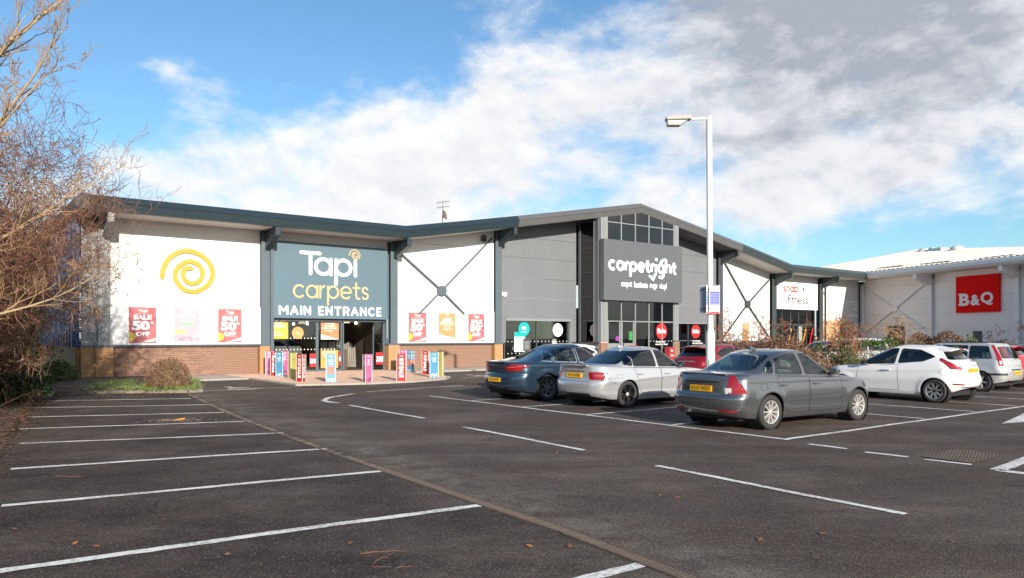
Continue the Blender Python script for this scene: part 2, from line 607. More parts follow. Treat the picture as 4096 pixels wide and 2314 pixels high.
def arc(cx, cy, r, a0, a1, n=18, ry=None):
    ry = r if ry is None else ry
    return [(cx + r * math.cos(R(a0 + (a1 - a0) * i / n)), cy + ry * math.sin(R(a0 + (a1 - a0) * i / n))) for i in range(n + 1)]


def glyph(ch, w):
    """centre lines of a round geometric letter, x-height 1, stroke width w; returns strokes, advance"""
    h, r = w / 2, (1 - w) / 2
    c = (h + r, 0.5)
    top = 1.0 - h
    if ch == 'c': return [arc(*c, r, 48, 312)], 0.93
    if ch == 'a': return [arc(*c, r, 0, 360, 28), [(h + 2 * r, h), (h + 2 * r, top)]], 1.0
    if ch == 'p': return [arc(*c, r, 0, 360, 28), [(h, -0.42), (h, top)]], 1.0
    if ch == 'g': return [arc(*c, r, 0, 360, 28), [(h + 2 * r, top), (h + 2 * r, 0.02)] + arc(h + r, 0.02, r, 0, -140, 14)], 1.0
    if ch == 'r': return [[(h, h), (h, top)], arc(h + 0.42, 0.55, 0.42, 180, 100, 8, 0.45 - h)], 0.55
    if ch == 'e': return [[(h, 0.5), (h + 2 * r, 0.5)] + arc(*c, r, 0, 312, 26)], 0.98
    if ch == 't': return [[(0.3, 1.32 - h), (0.3, 0.3)] + arc(0.3 + 0.22, 0.3, 0.22, 180, 290, 8, 0.3 - h), [(0.06, top - 0.04), (0.6, top - 0.04)]], 0.64
    if ch == 's':
        q = (1 - w) / 4
        return [arc(0.36, 1 - h - q, q * 1.05, 30, 270, 14, q) + arc(0.36, h + q, q * 1.15, 90, -150, 14, q)], 0.72
    if ch == 'i': return [[(h, h), (h, top)]], w
    if ch == 'j': return [[(h, h), (h, top)], [(h, 1.3), (h, 1.31)]], w
    if ch == 'n': return [[(h, h), (h, top)], [(h, 0.5)] + arc(h + 0.31, 0.62, 0.31, 180, 0, 12, 0.38 - h) + [(h + 0.62, h)]], 0.62 + w
    if ch == 'h': return [[(h, h), (h, 1.42)], [(h, 0.5)] + arc(h + 0.31, 0.62, 0.31, 180, 0, 12, 0.38 - h) + [(h + 0.62, h)]], 0.62 + w
    if ch == 'f': return [arc(0.5, 1.12, 0.26, 70, 180, 8, 0.3) + [(0.24, h)], [(0.04, top - 0.02), (0.5, top - 0.02)]], 0.56
    if ch == '.': return [[(h, h), (h, h + 0.001)]], w
    if ch == ' ': return [], 0.45
    # capitals, cap height 1
    if ch == 'T': return [[(0.0 + h, top), (0.86 - h, top)], [(0.43, h), (0.43, top)]], 0.86
    if ch == 'M': return [[(h, h), (h, top)], [(h, top), (0.52, 0.42)], [(0.52, 0.42), (1.04 - h, top)], [(1.04 - h, top), (1.04 - h, h)]], 1.04
    if ch == 'A': return [[(h, h), (0.47, top)], [(0.47, top), (0.94 - h, h)], [(0.24, 0.34), (0.70, 0.34)]], 0.94
    if ch == 'I': return [[(h, h), (h, top)]], w
    if ch == 'N': return [[(h, h), (h, top)], [(h, top), (0.82 - h, h)], [(0.82 - h, h), (0.82 - h, top)]], 0.82
    if ch == 'E': return [[(h, h), (h, top)], [(h, top), (0.66 - h, top)], [(h, 0.5), (0.60 - h, 0.5)], [(h, h), (0.66 - h, h)]], 0.66
    if ch == 'R': return [[(h, h), (h, top)], [(h, top), (0.42, top)] + arc(0.42, 0.68, 0.26, 90, -90, 10, 0.32 - h) + [(h, 0.36 + h)], [(0.42, 0.4), (0.74 - h, h)]], 0.76
    if ch == 'C': return [arc(0.45, 0.5, 0.45 - h, 50, 310, 18, 0.5 - h)], 0.84
    return [], 0.5


def strokes_mb(mb, strokes, w, depth, fn, rnd_cap=True):
    """flat ribbons with round ends along 2-D centre lines; fn(x, y, d) -> point; each stroke 1 mm prouder than the last"""
    for i, st in enumerate(strokes):
        pts = [Vector((p[0], p[1])) for p in st]
        closed = len(pts) > 8 and (pts[0] - pts[-1]).length < 1e-4
        d1 = depth + 0.001 * (i + 1)
        if closed: pts = pts[:-1]
        n = len(pts)
        Lf, Rt = [], []
        for k in range(n):
            a = pts[(k - 1) % n] if (closed or k > 0) else pts[k]
            b = pts[(k + 1) % n] if (closed or k < n - 1) else pts[k]
            t = (b - a)
            t = t.normalized() if t.length > 1e-9 else Vector((0, 1))
            nn = Vector((-t.y, t.x)) * (w / 2)
            Lf.append(pts[k] + nn); Rt.append(pts[k] - nn)
        if closed:
            vs = [fn(p.x, p.y, d) for d in (0, d1) for p in Lf] + [fn(p.x, p.y, d) for d in (0, d1) for p in Rt]
            fs = []
            for k in range(n):
                j = (k + 1) % n
                fs += [(k, j, n + j, n + k), (3 * n + k, 3 * n + j, 2 * n + j, 2 * n + k), (n + k, n + j, 3 * n + j, 3 * n + k)]
            mb.add(vs, fs)
        else:
            t0 = (pts[1] - pts[0]).normalized(); t1 = (pts[-1] - pts[-2]).normalized()
            out = list(Lf)
            if rnd_cap:
                a0 = math.atan2(t1.y, t1.x) + math.pi / 2
                out += [pts[-1] + Vector((math.cos(a0 - math.pi * q / 7), math.sin(a0 - math.pi * q / 7))) * (w / 2) for q in range(1, 7)]
            out += list(reversed(Rt))
            if rnd_cap:
                a0 = math.atan2(t0.y, t0.x) - math.pi / 2
                out += [pts[0] + Vector((math.cos(a0 - math.pi * q / 7), math.sin(a0 - math.pi * q / 7))) * (w / 2) for q in range(1, 7)]
            # strip of quads keeps bent strokes clean
            m = len(Lf)
            vs = [fn(p.x, p.y, d1) for p in Lf] + [fn(p.x, p.y, d1) for p in Rt]
            fs = [(k, m + k, m + k + 1, k + 1) for k in range(m - 1)]
            mb.add(vs, fs)
            if rnd_cap:
                for end, tt in ((pts[-1], t1), (pts[0], -t0)):
                    a0 = math.atan2(tt.y, tt.x) + math.pi / 2
                    cap = [end + Vector((math.cos(a0 - math.pi * q / 8), math.sin(a0 - math.pi * q / 8))) * (w / 2) for q in range(9)]
                    mb.add([fn(p.x, p.y, d1) for p in cap], [tuple(range(8, -1, -1))])
            k = len(out)
            vs = [fn(p.x, p.y, d) for d in (0, d1) for p in out]
            mb.add(vs, [(i2, (i2 + 1) % k, k + (i2 + 1) % k, k + i2) for i2 in range(k)])


def word(parent, m, s, w, x0, x1, base, xh, fn, depth=0.05, gap=0.16, cap=True):
    """a word of glyphs set between x0 and x1 on a base line, x-height xh (metres); every letter its own part"""
    items, x = [], 0.0
    for ch in s:
        st, adv = glyph(ch, w)
        items.append((x, st)); x += adv + gap
    tot = x - gap
    kx = (x1 - x0) / tot
    for xo, st in items:
        if not st: continue
        mb = MB()
        strokes_mb(mb, [[(x0 + (xo + p[0]) * kx, base + p[1] * xh) for p in q] for q in st], w * (kx + xh) / 2, depth, fn, cap)
        mb.build('letter', m, parent)

# ------------------------------------------------------------------ the ground
def sheet(name, pts, z, m, kind='structure', parent=None):
    me = bpy.data.meshes.new(name)
    me.from_pydata([(p[0], p[1], z) for p in pts], [], [tuple(range(len(pts)))])
    o = link(name, me, m, parent)
    return tag(o, kind=kind) if kind else o


def build_ground():
    sheet('ground', [(-500, -300), (500, -300), (500, 700), (-500, 700)], -0.03,
          mat('far_ground', (0.10, 0.095, 0.08), 0.9, var=0.2, vscale=0.2))
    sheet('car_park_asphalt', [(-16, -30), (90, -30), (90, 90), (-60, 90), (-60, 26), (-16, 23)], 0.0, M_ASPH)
    # soil of the verge on the left and the planting bed in front of the corner
    soil = mat('verge_soil', (0.075, 0.052, 0.036), 0.95, var=0.4, vscale=4, bump=0.8, bscale=12)
    mb = MB()
    edge = [(-3.6, 2.0), (-4.6, 4.5), (-6.0, 7.6), (-7.1, 9.8), (-8.6, 12.7), (-10.6, 16.2), (-12.4, 19.6), (-13.9, 22.3)]
    for (x0, y0), (x1, y1) in zip(edge, edge[1:]):
        mb.add([(x0, y0, 0.006), (x1, y1, 0.006), (x1 - 2.2, y1 + 0.6, 0.16), (x0 - 2.2, y0 + 0.6, 0.16),
                (x1 - 9, y1 + 2, 0.4), (x0 - 9, y0 + 2, 0.4), (x1 - 60, y1 + 8, 0.4), (x0 - 60, y0 + 8, 0.4)],
               [(0, 1, 2, 3), (3, 2, 4, 5), (5, 4, 6, 7)])
    a, b = G(155, 1575), G(790, 1570)
    k0, k1 = FW(-8.0, 2.0), FW(2.35, 4.0)
    mb.add([(a.x, a.y + .15, .09), (b.x, b.y + .15, .09), (k1.x - .1, k1.y, .10), (FW(2.3, .1).x, FW(2.3, .1).y, .10),
            (FW(-1.2, .1).x, FW(-1.2, .1).y, .12), (FW(-1.2, -30).x, FW(-1.2, -30).y, .2), (FW(-20, -30).x, FW(-20, -30).y, .4), (-30, 26, .4), (a.x - 2.2, a.y + .7, .16)],
           [(0, 1, 2, 3, 4, 8), (8, 4, 5, 6, 7)])
    tag(mb.build('verge_soil', soil), kind='structure')


build_ground()


def strip(mb, p0, p1, wd, z=0.004, jit=0.009, step=0.12, seed=0, round_end=True):
    """a painted line from p0 to p1 with slightly ragged edges"""
    r = random.Random(seed * 131 + 5)
    p0, p1 = Vector((p0[0], p0[1], 0)), Vector((p1[0], p1[1], 0))
    d = p1 - p0
    n = max(3, int(d.length / step))
    t = d.normalized()
    q = Vector((-t.y, t.x, 0))
    ph = r.random() * 6
    vs = []
    for i in range(n + 1):
        c = p0 + d * (i / n) + q * (0.012 * math.sin(i * 0.21 + ph))
        vs.append(c + q * (wd / 2 + r.uniform(-jit, jit)) + Vector((0, 0, z)))
        vs.append(c - q * (wd / 2 + r.uniform(-jit, jit)) + Vector((0, 0, z)))
    mb.add(vs, [(2 * i, 2 * i + 1, 2 * i + 3, 2 * i + 2) for i in range(n)])


MARK_N = [0]


def marking(name, segs, label=None, wd=0.1, group=None):
    mb = MB()
    MARK_N[0] += 1
    for i, (a, b) in enumerate(segs):
        strip(mb, a, b, wd, z=0.004 + 0.0006 * (MARK_N[0] % 9) + 0.0004 * (i % 5), seed=len(name) * 7 + i + int(a[0] * 100))
    o = mb.build(name, M_PAINT)
    return tag(o, kind='structure')


def GP(px, py):
    g = G(px * 1.5907, py * 1.5907)
    return (g.x, g.y)


def paint():
    # bays on the left, one line each
    left = [((100, 1009), (480, 1003)), ((67, 1027), (527, 1018.5)), ((66, 1050), (575, 1038)), ((50, 1080), (635, 1060)),
            ((48, 1117), (714, 1090)), ((28, 1180.5), (820, 1130)), ((4, 1274), (972, 1185.5)), ((-150, 1458), (1207, 1272)),
            ((1040, 1560), (1612, 1420))]
    for a, b in left:
        marking('bay_line', [(GP(*a), GP(*b))], wd=0.115)
    # the bays with the cars: long front line and dividers (paint runs along and out of the shop front)
    P = lambda s, n: tuple(FW(s, n)[:2])
    marking('bay_end_line', [(P(6.03, 14.75), P(6.03, 26.24))], wd=0.1)
    for i, n in enumerate((16.8, 19.05, 21.3, 23.7)):
        marking('bay_line', [(P(6.1, n), P(10.9, n))], wd=0.09)
    marking('bay_end_line', [(P(5.97, 26.19), P(30.0, 26.35))], wd=0.1)
    for k in range(8):
        s = 11.1 + 2.4 * k
        marking('bay_line', [(P(s, 26.1), P(s, 21.2))], wd=0.09)
    # broken centre line of the aisle
    for a, b in (((877, 1020), (1065, 1053)), ((1166, 1075), (1470, 1133.5)), ((1650, 1173), (2277, 1295))):
        marking('lane_dash', [(GP(*a), GP(*b))], wd=0.1)
    for a, b in (((2033, 1117.5), (2129, 1129.5)), ((2174, 1138), (2283, 1150)), ((2326, 1156), (2443, 1169.5))):
        marking('lane_dash', [(GP(*a), GP(*b))], wd=0.1)
    marking('lane_dash', [(GP(921, 986), GP(1166, 970))], wd=0.09)
    # hooked end of the aisle line
    pts = [GP(*p) for p in ((889, 991), (862, 995), (838, 999), (822, 1003), (815, 1007), (818, 1010), (830, 1012.5), (852, 1014))]
    marking('turn_marking', list(zip(pts, pts[1:])), wd=0.14)
    marking('bay_end_line', [(GP(501, 984.5), GP(757, 973))], wd=0.09)
    marking('bay_end_line', [(GP(1160, 951), GP(1240, 944))], wd=0.09)
    # wheelchair symbols, painted flat
    for c, k in ((GP(612, 978), 1.0), (GP(1222, 946), 1.0)):
        mb = MB()
        base = Vector((c[0], c[1], 0.004))
        ax, ay = U * k, -NV * k
        pt = lambda x, y: base + ax * x + ay * y
        ring = arc(0, 0, 0.42, 150, 400, 18)
        for (a, b) in zip(ring, ring[1:]):
            strip(mb, pt(*a), pt(*b), 0.13, step=0.5)
        for a, b in (((-.15, .95), (-.1, .25)), ((-.1, .3), (.35, .3)), ((.35, .3), (.55, -.3)), ((-.12, .65), (.25, .65))):
            strip(mb, pt(*a), pt(*b), 0.13, step=0.5)
        hd = [pt(-.15 + .13 * math.cos(g), 1.15 + .13 * math.sin(g)) for g in [i * math.pi / 6 for i in range(12)]]
        mb.add(hd, [tuple(range(12))])
        tag(mb.build('disabled_bay_symbol', M_PAINT), kind='structure')
    # arrow heads of the lane on the right
    for pts in (((2519, 1066), (2576, 1040), (2640, 1020), (2700, 1036), (2576, 1062)),):
        me = bpy.data.meshes.new('lane_arrow')
        me.from_pydata([(*GP(*p), 0.004) for p in pts], [], [tuple(range(len(pts)))])
        tag(link('lane_arrow', me, M_PAINT), kind='structure')
    mb = MB()
    tri = [GP(2506, 1183), GP(2660, 1125), GP(2760, 1215)]
    for a, b in zip(tri, tri[1:] + tri[:1]):
        strip(mb, a, b, 0.17)
    tag(mb.build('give_way_triangle', M_PAINT), kind='structure')


paint()


def kerb(name, pts, top, wd=0.13, parent=None, face=None, m=None):
    """kerb stones along a line of points: one object per stone, with open joints"""
    root = parent or tag(empty(name), kind='structure')
    k = 0
    for a, b in zip(pts, pts[1:]):
        a, b = Vector((a[0], a[1], 0)), Vector((b[0], b[1], 0))
        L = (b - a).length
        n = max(1, round(L / 0.915))
        t = (b - a).normalized()
        rz = math.atan2(t.y, t.x)
        for i in range(n):
            mb = MB()
            l = L / n - 0.008
            x = wd / 2
            c = top - 0.018
            prof = [(-x, -0.05), (x, -0.05), (x, c), (x - 0.02, top), (-x, top)]
            mb.prism(prof, lambda p, q, d: (d, p, q), -l / 2, l / 2)
            o = mb.build('kerb_stone', m or M_CONC, root)
            o.location = a + t * (L * (i + 0.5) / n) + Vector((rnd.uniform(-.003, .003), rnd.uniform(-.003, .003), rnd.uniform(-.004, .002)))
            o.rotation_euler = (0, 0, rz + math.pi + rnd.uniform(-.004, .004))
            k += 1
    return root


PAVE_Z = 0.06


def pavements():
    P = lambda s, n: FW(s, n)
    # strip along the shop front
    pv = tag(empty('pavement'), kind='structure')
    def slab(poly, z, m, name):
        mb = MB()
        mb.prism([(FW(s, n).x, FW(s, n).y) for s, n in poly], lambda a, b, d: (a, b, d), -0.05, z)
        return mb.build(name, m, pv)
    slab([(2.35, -0.6), (4.7, -0.6), (4.7, 3.1), (2.35, 3.1)], PAVE_Z, M_PAVE, 'slab_surface')
    slab([(11.9, -0.6), (62, -0.6), (62, 2.4), (12.0, 2.4)], PAVE_Z, M_PAVE, 'slab_surface')
    slab([(24.5, 2.4), (33, 2.4), (33, 4.0), (24.5, 4.0)], PAVE_Z, M_PAVE, 'slab_surface')
    kerb('pavement_kerb', [FW(2.3, 3.17), FW(4.62, 3.17)], PAVE_Z + 0.005, parent=pv)
    kerb('pavement_kerb', [FW(12.2, 2.47), FW(24.4, 2.47)], PAVE_Z + 0.005, parent=pv)
    # paved apron in front of the entrance
    ap = tag(empty('entrance_paving'), kind='structure')
    outline = [(4.78, -0.7), (11.9, -0.7), (11.9, 5.2), (11.55, 6.9), (10.6, 8.0), (8.9, 8.75), (6.9, 8.85), (4.78, 8.1)]
    mb = MB()
    mb.prism([(FW(s, n).x, FW(s, n).y) for s, n in outline], lambda a, b, d: (a, b, d), -0.05, PAVE_Z - 0.014)
    mb.build('bedding', mat('paving_joint', (0.16, 0.10, 0.075), 0.95, var=0.2), ap)
    kerb('entrance_kerb', [FW(s, n) for s, n in [(4.7, 3.1), (4.7, 8.2), (6.9, 8.95), (8.95, 8.85), (10.7, 8.08), (11.64, 6.95), (12.0, 5.2), (12.0, 2.4)]], PAVE_Z + 0.008, parent=ap)
    # block paving, laid square to the front: real blocks, joined
    mb = MB()
    def inside(s, n):
        c = False
        j = len(outline) - 1
        for i in range(len(outline)):
            (x0, y0), (x1, y1) = outline[i], outline[j]
            if (y0 > n) != (y1 > n) and s < (x1 - x0) * (n - y0) / (y1 - y0) + x0: c = not c
            j = i
        return c
    row, n = 0, -0.6
    while n < 8.9:
        s = 4.85 + (0.1 if row % 2 else 0)
        while s < 11.9:
            if inside(s, n):
                c = FW(s, n, PAVE_Z - 0.015 + rnd.uniform(-0.0015, 0.0015))
                ax, ay = U * 0.097, NV * 0.046
                mb.mi = rnd.choice((0, 0, 1, 2))
                z = Vector((0, 0, 0.016))
                vs = [c - ax - ay, c + ax - ay, c + ax + ay, c - ax + ay]
                mb.add(vs + [p + z for p in vs], [(4, 5, 6, 7), (0, 1, 5, 4), (1, 2, 6, 5), (2, 3, 7, 6), (3, 0, 4, 7)])
            s += 0.2
        n += 0.098
        row += 1
    o = mb.build('paving_block', [M_SETT, mat('red_block_dark', (0.58, 0.38, 0.28), 0.85, var=0.15, vscale=5), mat('red_block_light', (0.74, 0.50, 0.37), 0.85, var=0.15, vscale=5)], ap)
    tag(o, kind='stuff')
    # kerb of the planting bed
    a, b = G(155, 1577), G(792, 1572)
    kerb('planting_bed_kerb', [(a.x - 1.2, a.y + .1), (a.x, a.y), (b.x - .3, b.y), (b.x - .02, b.y + .25), tuple(FW(2.42, 4.2)[:2]), tuple(FW(2.3, 3.1)[:2])], 0.1,
         m=mat('mossy_kerb', (0.20, 0.18, 0.14), 0.9, var=0.2, vscale=3, dirt=(0.08, 0.07, 0.045), dscale=3, damt=0.7))


pavements()


def drain():
    """slotted drainage channel: a run of cast grates, each with its bars"""
    pts = [GP(470, 990), GP(560, 1033), GP(630, 1062), GP(760, 1111), GP(970, 1185), GP(1195, 1262), GP(1400, 1330), GP(1712, 1448), GP(1990, 1552)]
    root = tag(empty('drainage_channel'), kind='structure')
    rail = mat('rusty_channel', (0.10, 0.075, 0.062), 0.8, var=0.3, vscale=9, dirt=(0.085, 0.055, 0.04), dscale=6, damt=0.5)
    steel = mat('grate_steel', (0.46, 0.41, 0.34), 0.7, 0.1, var=0.25, vscale=14, dirt=(0.22, 0.15, 0.10), dscale=9, damt=0.6)
    debris = mat('grate_debris', (0.125, 0.098, 0.082), 0.9, var=0.3, vscale=12)
    path = [Vector((p[0], p[1], 0)) for p in pts]
    seg, acc = [], 0.0
    tot = sum((b - a).length for a, b in zip(path, path[1:]))
    def at(t):
        for a, b in zip(path, path[1:]):
            l = (b - a).length
            if t <= l: return a + (b - a) * (t / l), (b - a).normalized()
            t -= l
        return path[-1], (path[-1] - path[-2]).normalized()
    k, t = 0, 0.0
    while t < tot - 0.5:
        p, d = at(t + 0.25)
        rz = math.atan2(d.y, d.x)
        mb = MB()
        mb.mi = 0
        for sd in (-1, 1):
            mb.box((0, sd * 0.068, 0.002), (0.496, 0.020, 0.016))
        mb.mi = 2
        mb.box((0, 0, -0.006), (0.496, 0.114, 0.012))
        mb.mi = 1
        clogged = t < 13.5 or rnd.random() < 0.15
        for i in range(14):
            if clogged and rnd.random() < 0.8: continue
            x = -0.235 + i * 0.036
            mb.box((x, 0, 0.004), (0.018, 0.114, 0.010), rz=0.0)
        o = mb.build('drain_grate', [rail, steel, debris if clogged else M_BLACK], root)
        o.location = (p.x, p.y, 0.004)
        o.rotation_euler = (0, 0, rz)
        t += 0.5
        k += 1


drain()


def gully_cover():
    a, b, c, d = [G(*p) for p in ((3690, 1831), (3827, 1799), (4018, 1816.5), (3886, 1857))]
    cen = (a + b + c + d) / 4
    ax, ay = (d - a) / 2, (b - a) / 2
    mb = MB()
    mb.mi = 0
    P = lambda x, y, z: cen + ax * x + ay * y + Vector((0, 0, z))
    mb.add([P(-1, -1, .006), P(1, -1, .006), P(1, 1, .006), P(-1, 1, .006)], [(0, 1, 2, 3)])
    for i in range(14):
        for j in range(16):
            x, y = -0.93 + i * 0.137 + (0.05 if j % 2 else 0), -0.93 + j * 0.12
            h = .014
            u, v = 0.05, 0.036
            mb.add([P(x - u, y - v, .006), P(x + u, y - v, .006), P(x + u, y + v, .006), P(x - u, y + v, .006),
                    P(x - u * .7, y - v * .7, h), P(x + u * .7, y - v * .7, h), P(x + u * .7, y + v * .7, h), P(x - u * .7, y + v * .7, h)],
                   [(4, 5, 6, 7), (0, 1, 5, 4), (1, 2, 6, 5), (2, 3, 7, 6), (3, 0, 4, 7)])
    for (x0, y0, x1, y1) in ((-1.03, -1.03, 1.03, -.97), (-1.03, .97, 1.03, 1.03), (-1.03, -1.0, -.97, 1.0), (.97, -1.0, 1.03, 1.0)):
        mb.add([P(x0, y0, .012), P(x1, y0, .012), P(x1, y1, .012), P(x0, y1, .012)], [(0, 1, 2, 3)])
    o = mb.build('manhole_cover', mat('cast_iron', (0.11, 0.085, 0.07), 0.75, 0.2, var=0.3, vscale=9))
    tag(o, 'diamond shaped rusty iron manhole cover with raised studs set in the asphalt', 'manhole cover')


gully_cover()

# ------------------------------------------------------------------ the row of shops
Z0 = PAVE_Z - 0.01
PLINTH = 1.28


def ztop(s):
    """height of the eaves along the front"""
    for (a, za), (b, zb) in zip(PROFILE, PROFILE[1:]):
        if s <= b: return za + (zb - za) * (s - a) / (b - a)
    return PROFILE[-1][1]


PROFILE = [(-30, 7.0), (12.77, 7.0), (19.3, 8.12), (28.73, 9.78), (38.6, 8.12), (44.7, 7.0), (80, 7.0)]


class Bld:
    """parts of one shop unit: local X runs along the front, local -Y points out of it"""
    def __init__(self, name, label, cat='building', s0=0.0, o=None, rz=None):
        self.root = empty(name, o if o is not None else FW(0, 0, 0), RZ if rz is None else rz, label, cat)

    def box(self, name, m, s0, s1, n0, n1, z0, z1, parent=None, bevel=0.0):
        mb = MB()
        mb.bx((s0, -n0, z0), (s1, -n1, z1))
        return mb.build(name, m, parent or self.root, bevel=bevel)

    def shear(self, name, m, s0, s1, n0, n1, fb, ft, parent=None):
        """a box whose bottom and top follow heights fb(s), ft(s)"""
        mb = MB()
        vs = [(s, -n, f(s)) for f in (fb, ft) for n in (n0, n1) for s in (s0, s1)]
        mb.add(vs, [(0, 2, 3, 1), (4, 5, 7, 6), (0, 1, 5, 4), (2, 6, 7, 3), (0, 4, 6, 2), (1, 3, 7, 5)])
        return mb.build(name, m, parent or self.root)

    def cladding(self, m, s0, s1, n, z0, fz, rows=1.0, th=0.06, gap=0.012):
        """horizontal cladding panels up to the height fz(s)"""
        z = z0
        top = max(fz(s0), fz(s1))
        while z < top - 0.02:
            z1 = z + rows
            a = lambda s, z=z: min(z, fz(s))
            b = lambda s, z1=z1: min(z1 - gap, fz(s))
            if fz(s0) < z1 and fz(s1) > z and abs(fz(s0) - fz(s1)) > 0.05 and min(fz(s0), fz(s1)) < z1:
                # clipped by the slope: polygon
                n_ = 12
                mb = MB()
                ss = [s0 + (s1 - s0) * i / n_ for i in range(n_ + 1)]
                up = [(s, b(s)) for s in ss]
                lo = [(s, a(s)) for s in ss]
                vs = [(s, -n, q) for s, q in lo] + [(s, -n, q) for s, q in up]
                k = n_ + 1
                mb.add(vs, [(i, i + 1, k + i + 1, k + i) for i in range(n_)])
                mb.build('cladding_panel', m, self.root)
            else:
                self.box('cladding_panel', m, s0, s1, n - th, n, z, min(z1 - gap, top))
            z = z1

    def column(self, s, n0, n1, z0, z1, m, wd=0.34, web=0.06, fl=0.03):
        mb = MB()
        mb.bx((s - wd / 2, -(n1 - fl), z0), (s + wd / 2, -n1, z1))
        mb.bx((s - web / 2, -n0, z0), (s + web / 2, -(n1 - fl - .002), z1))
        mb.bx((s - wd / 2, -n0, z0), (s + wd / 2, -(n0 + fl), z1))
        return mb.build('column', m, self.root)

    def rafter(self, s, zs, m, mt=None, wd=0.15, n1=1.6):
        f = self
        mb = MB()
        poly = [(-0.1, zs), (n1, zs), (n1, zs - 0.33), (0.30, zs - 0.78), (-0.1, zs - 0.78)]
        mb.prism(poly, lambda n, z, d: (s + d, -n, z), -wd * .2, wd * .2)
        for q0, q1 in (((n1 + .001, zs), (n1 + .001, zs - .33)), ((n1, zs - .335), (0.30, zs - .785))):
            d = Vector((q1[0] - q0[0], q1[1] - q0[1])).normalized()
            o_ = Vector((-d.y, d.x)) * 0.025
            pl = [q0, q1, (q1[0] + o_.x, q1[1] + o_.y), (q0[0] + o_.x, q0[1] + o_.y)]
            mb.mi = 1
            mb.prism(pl, lambda n, z, d_: (s + d_, -n, z), -wd * .75, wd * .75)
        return mb.build('rafter', [m, mt or m], self.root)

    def fascia(self, s0, s1, m, step=3.19, nmax=1.80):
        n = max(1, round((s1 - s0) / step))
        for i in range(n):
            a, b = s0 + (s1 - s0) * i / n + 0.004, s0 + (s1 - s0) * (i + 1) / n - 0.004
            prof = [(1.30, 0.0), (1.55, -0.01), (nmax, -0.26), (nmax - .03, -0.30), (nmax - 0.13, -0.60), (nmax - .22, -0.62), (1.30, -0.56)]
            mb = MB()
            za, zb = ztop(a), ztop(b)
            k = len(prof)
            vs = [(a, -p, za + q) for p, q in prof] + [(b, -p, zb + q) for p, q in prof]
            mb.add(vs, [(j, (j + 1) % k, k + (j + 1) % k, k + j) for j in range(k)] + [tuple(range(k)), tuple(range(k, 2 * k))])
            mb.build('fascia_panel', m, self.root)

    def soffit(self, s0, s1, n0=-0.2, n1=1.56, m=None, boards=6):
        for i in range(boards):
            a, b = n0 + (n1 - n0) * i / boards, n0 + (n1 - n0) * (i + 1) / boards - 0.018
            up = 0.008 if i % 2 else 0.0
            self.shear('soffit_board', m or M_SOFF, s0, s1, a, b, lambda s: ztop(s) - 0.60 + up, lambda s: ztop(s) - 0.57 + up)

    def roof(self, s0, s1, m, depth=24, n1=1.5):
        self.shear('roof', m, s0, s1, n1, -depth, lambda s: ztop(s) - 0.10, lambda s: ztop(s) - 0.03)


BRICK_ME = {}


def brickwork(parent, s0, s1, n, z0, z1, mats, single=True, name='brick', limit=None, T=None, left=None):
    """stretcher-bond bricks on a face; single bricks as objects, others joined. T maps (s, n, z) if not the default"""
    key = tuple(m.name for m in mats)
    if key not in BRICK_ME:
        lst = []
        for m in mats:
            mb = MB()
            mb.box((0, 0.02, 0), (0.215, 0.04, 0.064))
            me = mb.mesh('brick'); me.materials.append(m); lst.append(me)
        BRICK_ME[key] = lst
    joined = MB()
    zz, row, cnt = z0 + 0.0375, 0, 0
    while zz < z1 - 0.02:
        s = s0 + (0.0 if row % 2 else -0.1125)
        while s < s1 - 0.03:
            a, b = max(s, s0), min(s + 0.215, s1)
            if b - a > 0.04:
                dn = rnd.uniform(-0.002, 0.003)
                if single and (limit is None or (a < limit)):
                    o = bpy.data.objects.new(name, rnd.choice(BRICK_ME[key]))
                    COL.objects.link(o)
                    o.parent = parent
                    o.location = ((a + b) / 2, -(n + dn), zz)
                    o.scale = ((b - a) / 0.215, 1, 1)
                    cnt += 1
                else:
                    joined.mi = rnd.randrange(len(mats))
                    joined.bx((a, -(n + dn), zz - .032), (b, -(n - .03), zz + .032))
            s += 0.225
        zz += 0.075
        row += 1
    if joined.v:
        tag(joined.build(name + 'work', mats, parent), kind='stuff')
    mb = MB()
    mb.bx((s0, -(n - 0.008), z0), (s1, -(n - 0.05), z1))
    mb.build('mortar', M_MORT, parent)
    return cnt


def side_brick(b, s, n0, n1, z0, z1, mats, name='brick_return'):
    """brick face seen end-on, at constant s, facing -s: courses joined"""
    mb = MB()
    zz, row = z0 + .0375, 0
    while zz < z1 - .02:
        y = n0 + (0 if row % 2 else -.1125)
        while y < n1 - .02:
            a, c = max(y, n0), min(y + .215, n1)
            if c - a > .03:
                mb.mi = rnd.randrange(len(mats))
                mb.bx((s - rnd.uniform(0, .002), -a, zz - .032), (s + .04, -c, zz + .032))
            y += .225
        zz += .075; row += 1
    tag(mb.build(name, mats, b.root), kind='stuff')
    mb = MB(); mb.bx((s + .008, -n0, z0), (s + .05, -n1, z1)); mb.build('mortar', M_MORT, b.root)


def pier(b, s0, s1, n0, n1, single=False, z1=PLINTH):
    b.box('pier_core', M_MORT, s0 + .05, s1 - .05, n0, n1 - .05, Z0, z1)
    brickwork(b.root, s0, s1, n1, Z0, z1, M_BRICKO, single, 'buff_brick')
    side_brick(b, s0, n0, n1 - .032, Z0, z1, M_BRICKO, 'buff_brick_return')
    b.box('pier_coping', M_STEEL, s0 - .03, s1 + .03, n0, n1 + .04, z1, z1 + .075, bevel=0.006)


def brace(b, pts, hub, n, m, r=0.055):
    for p in pts:
        mb = MB()
        mb.tube([(p[0], -n, p[1]), (hub[0], -n, hub[1])], r, 10)
        mb.build('brace_rod', m, b.root, smooth=True)
    mb = MB()
    mb.tube([(hub[0], -(n - .05), hub[1]), (hub[0], -(n + .09), hub[1])], 0.26, 20)
    mb.build('brace_hub', m, b.root, smooth=True)


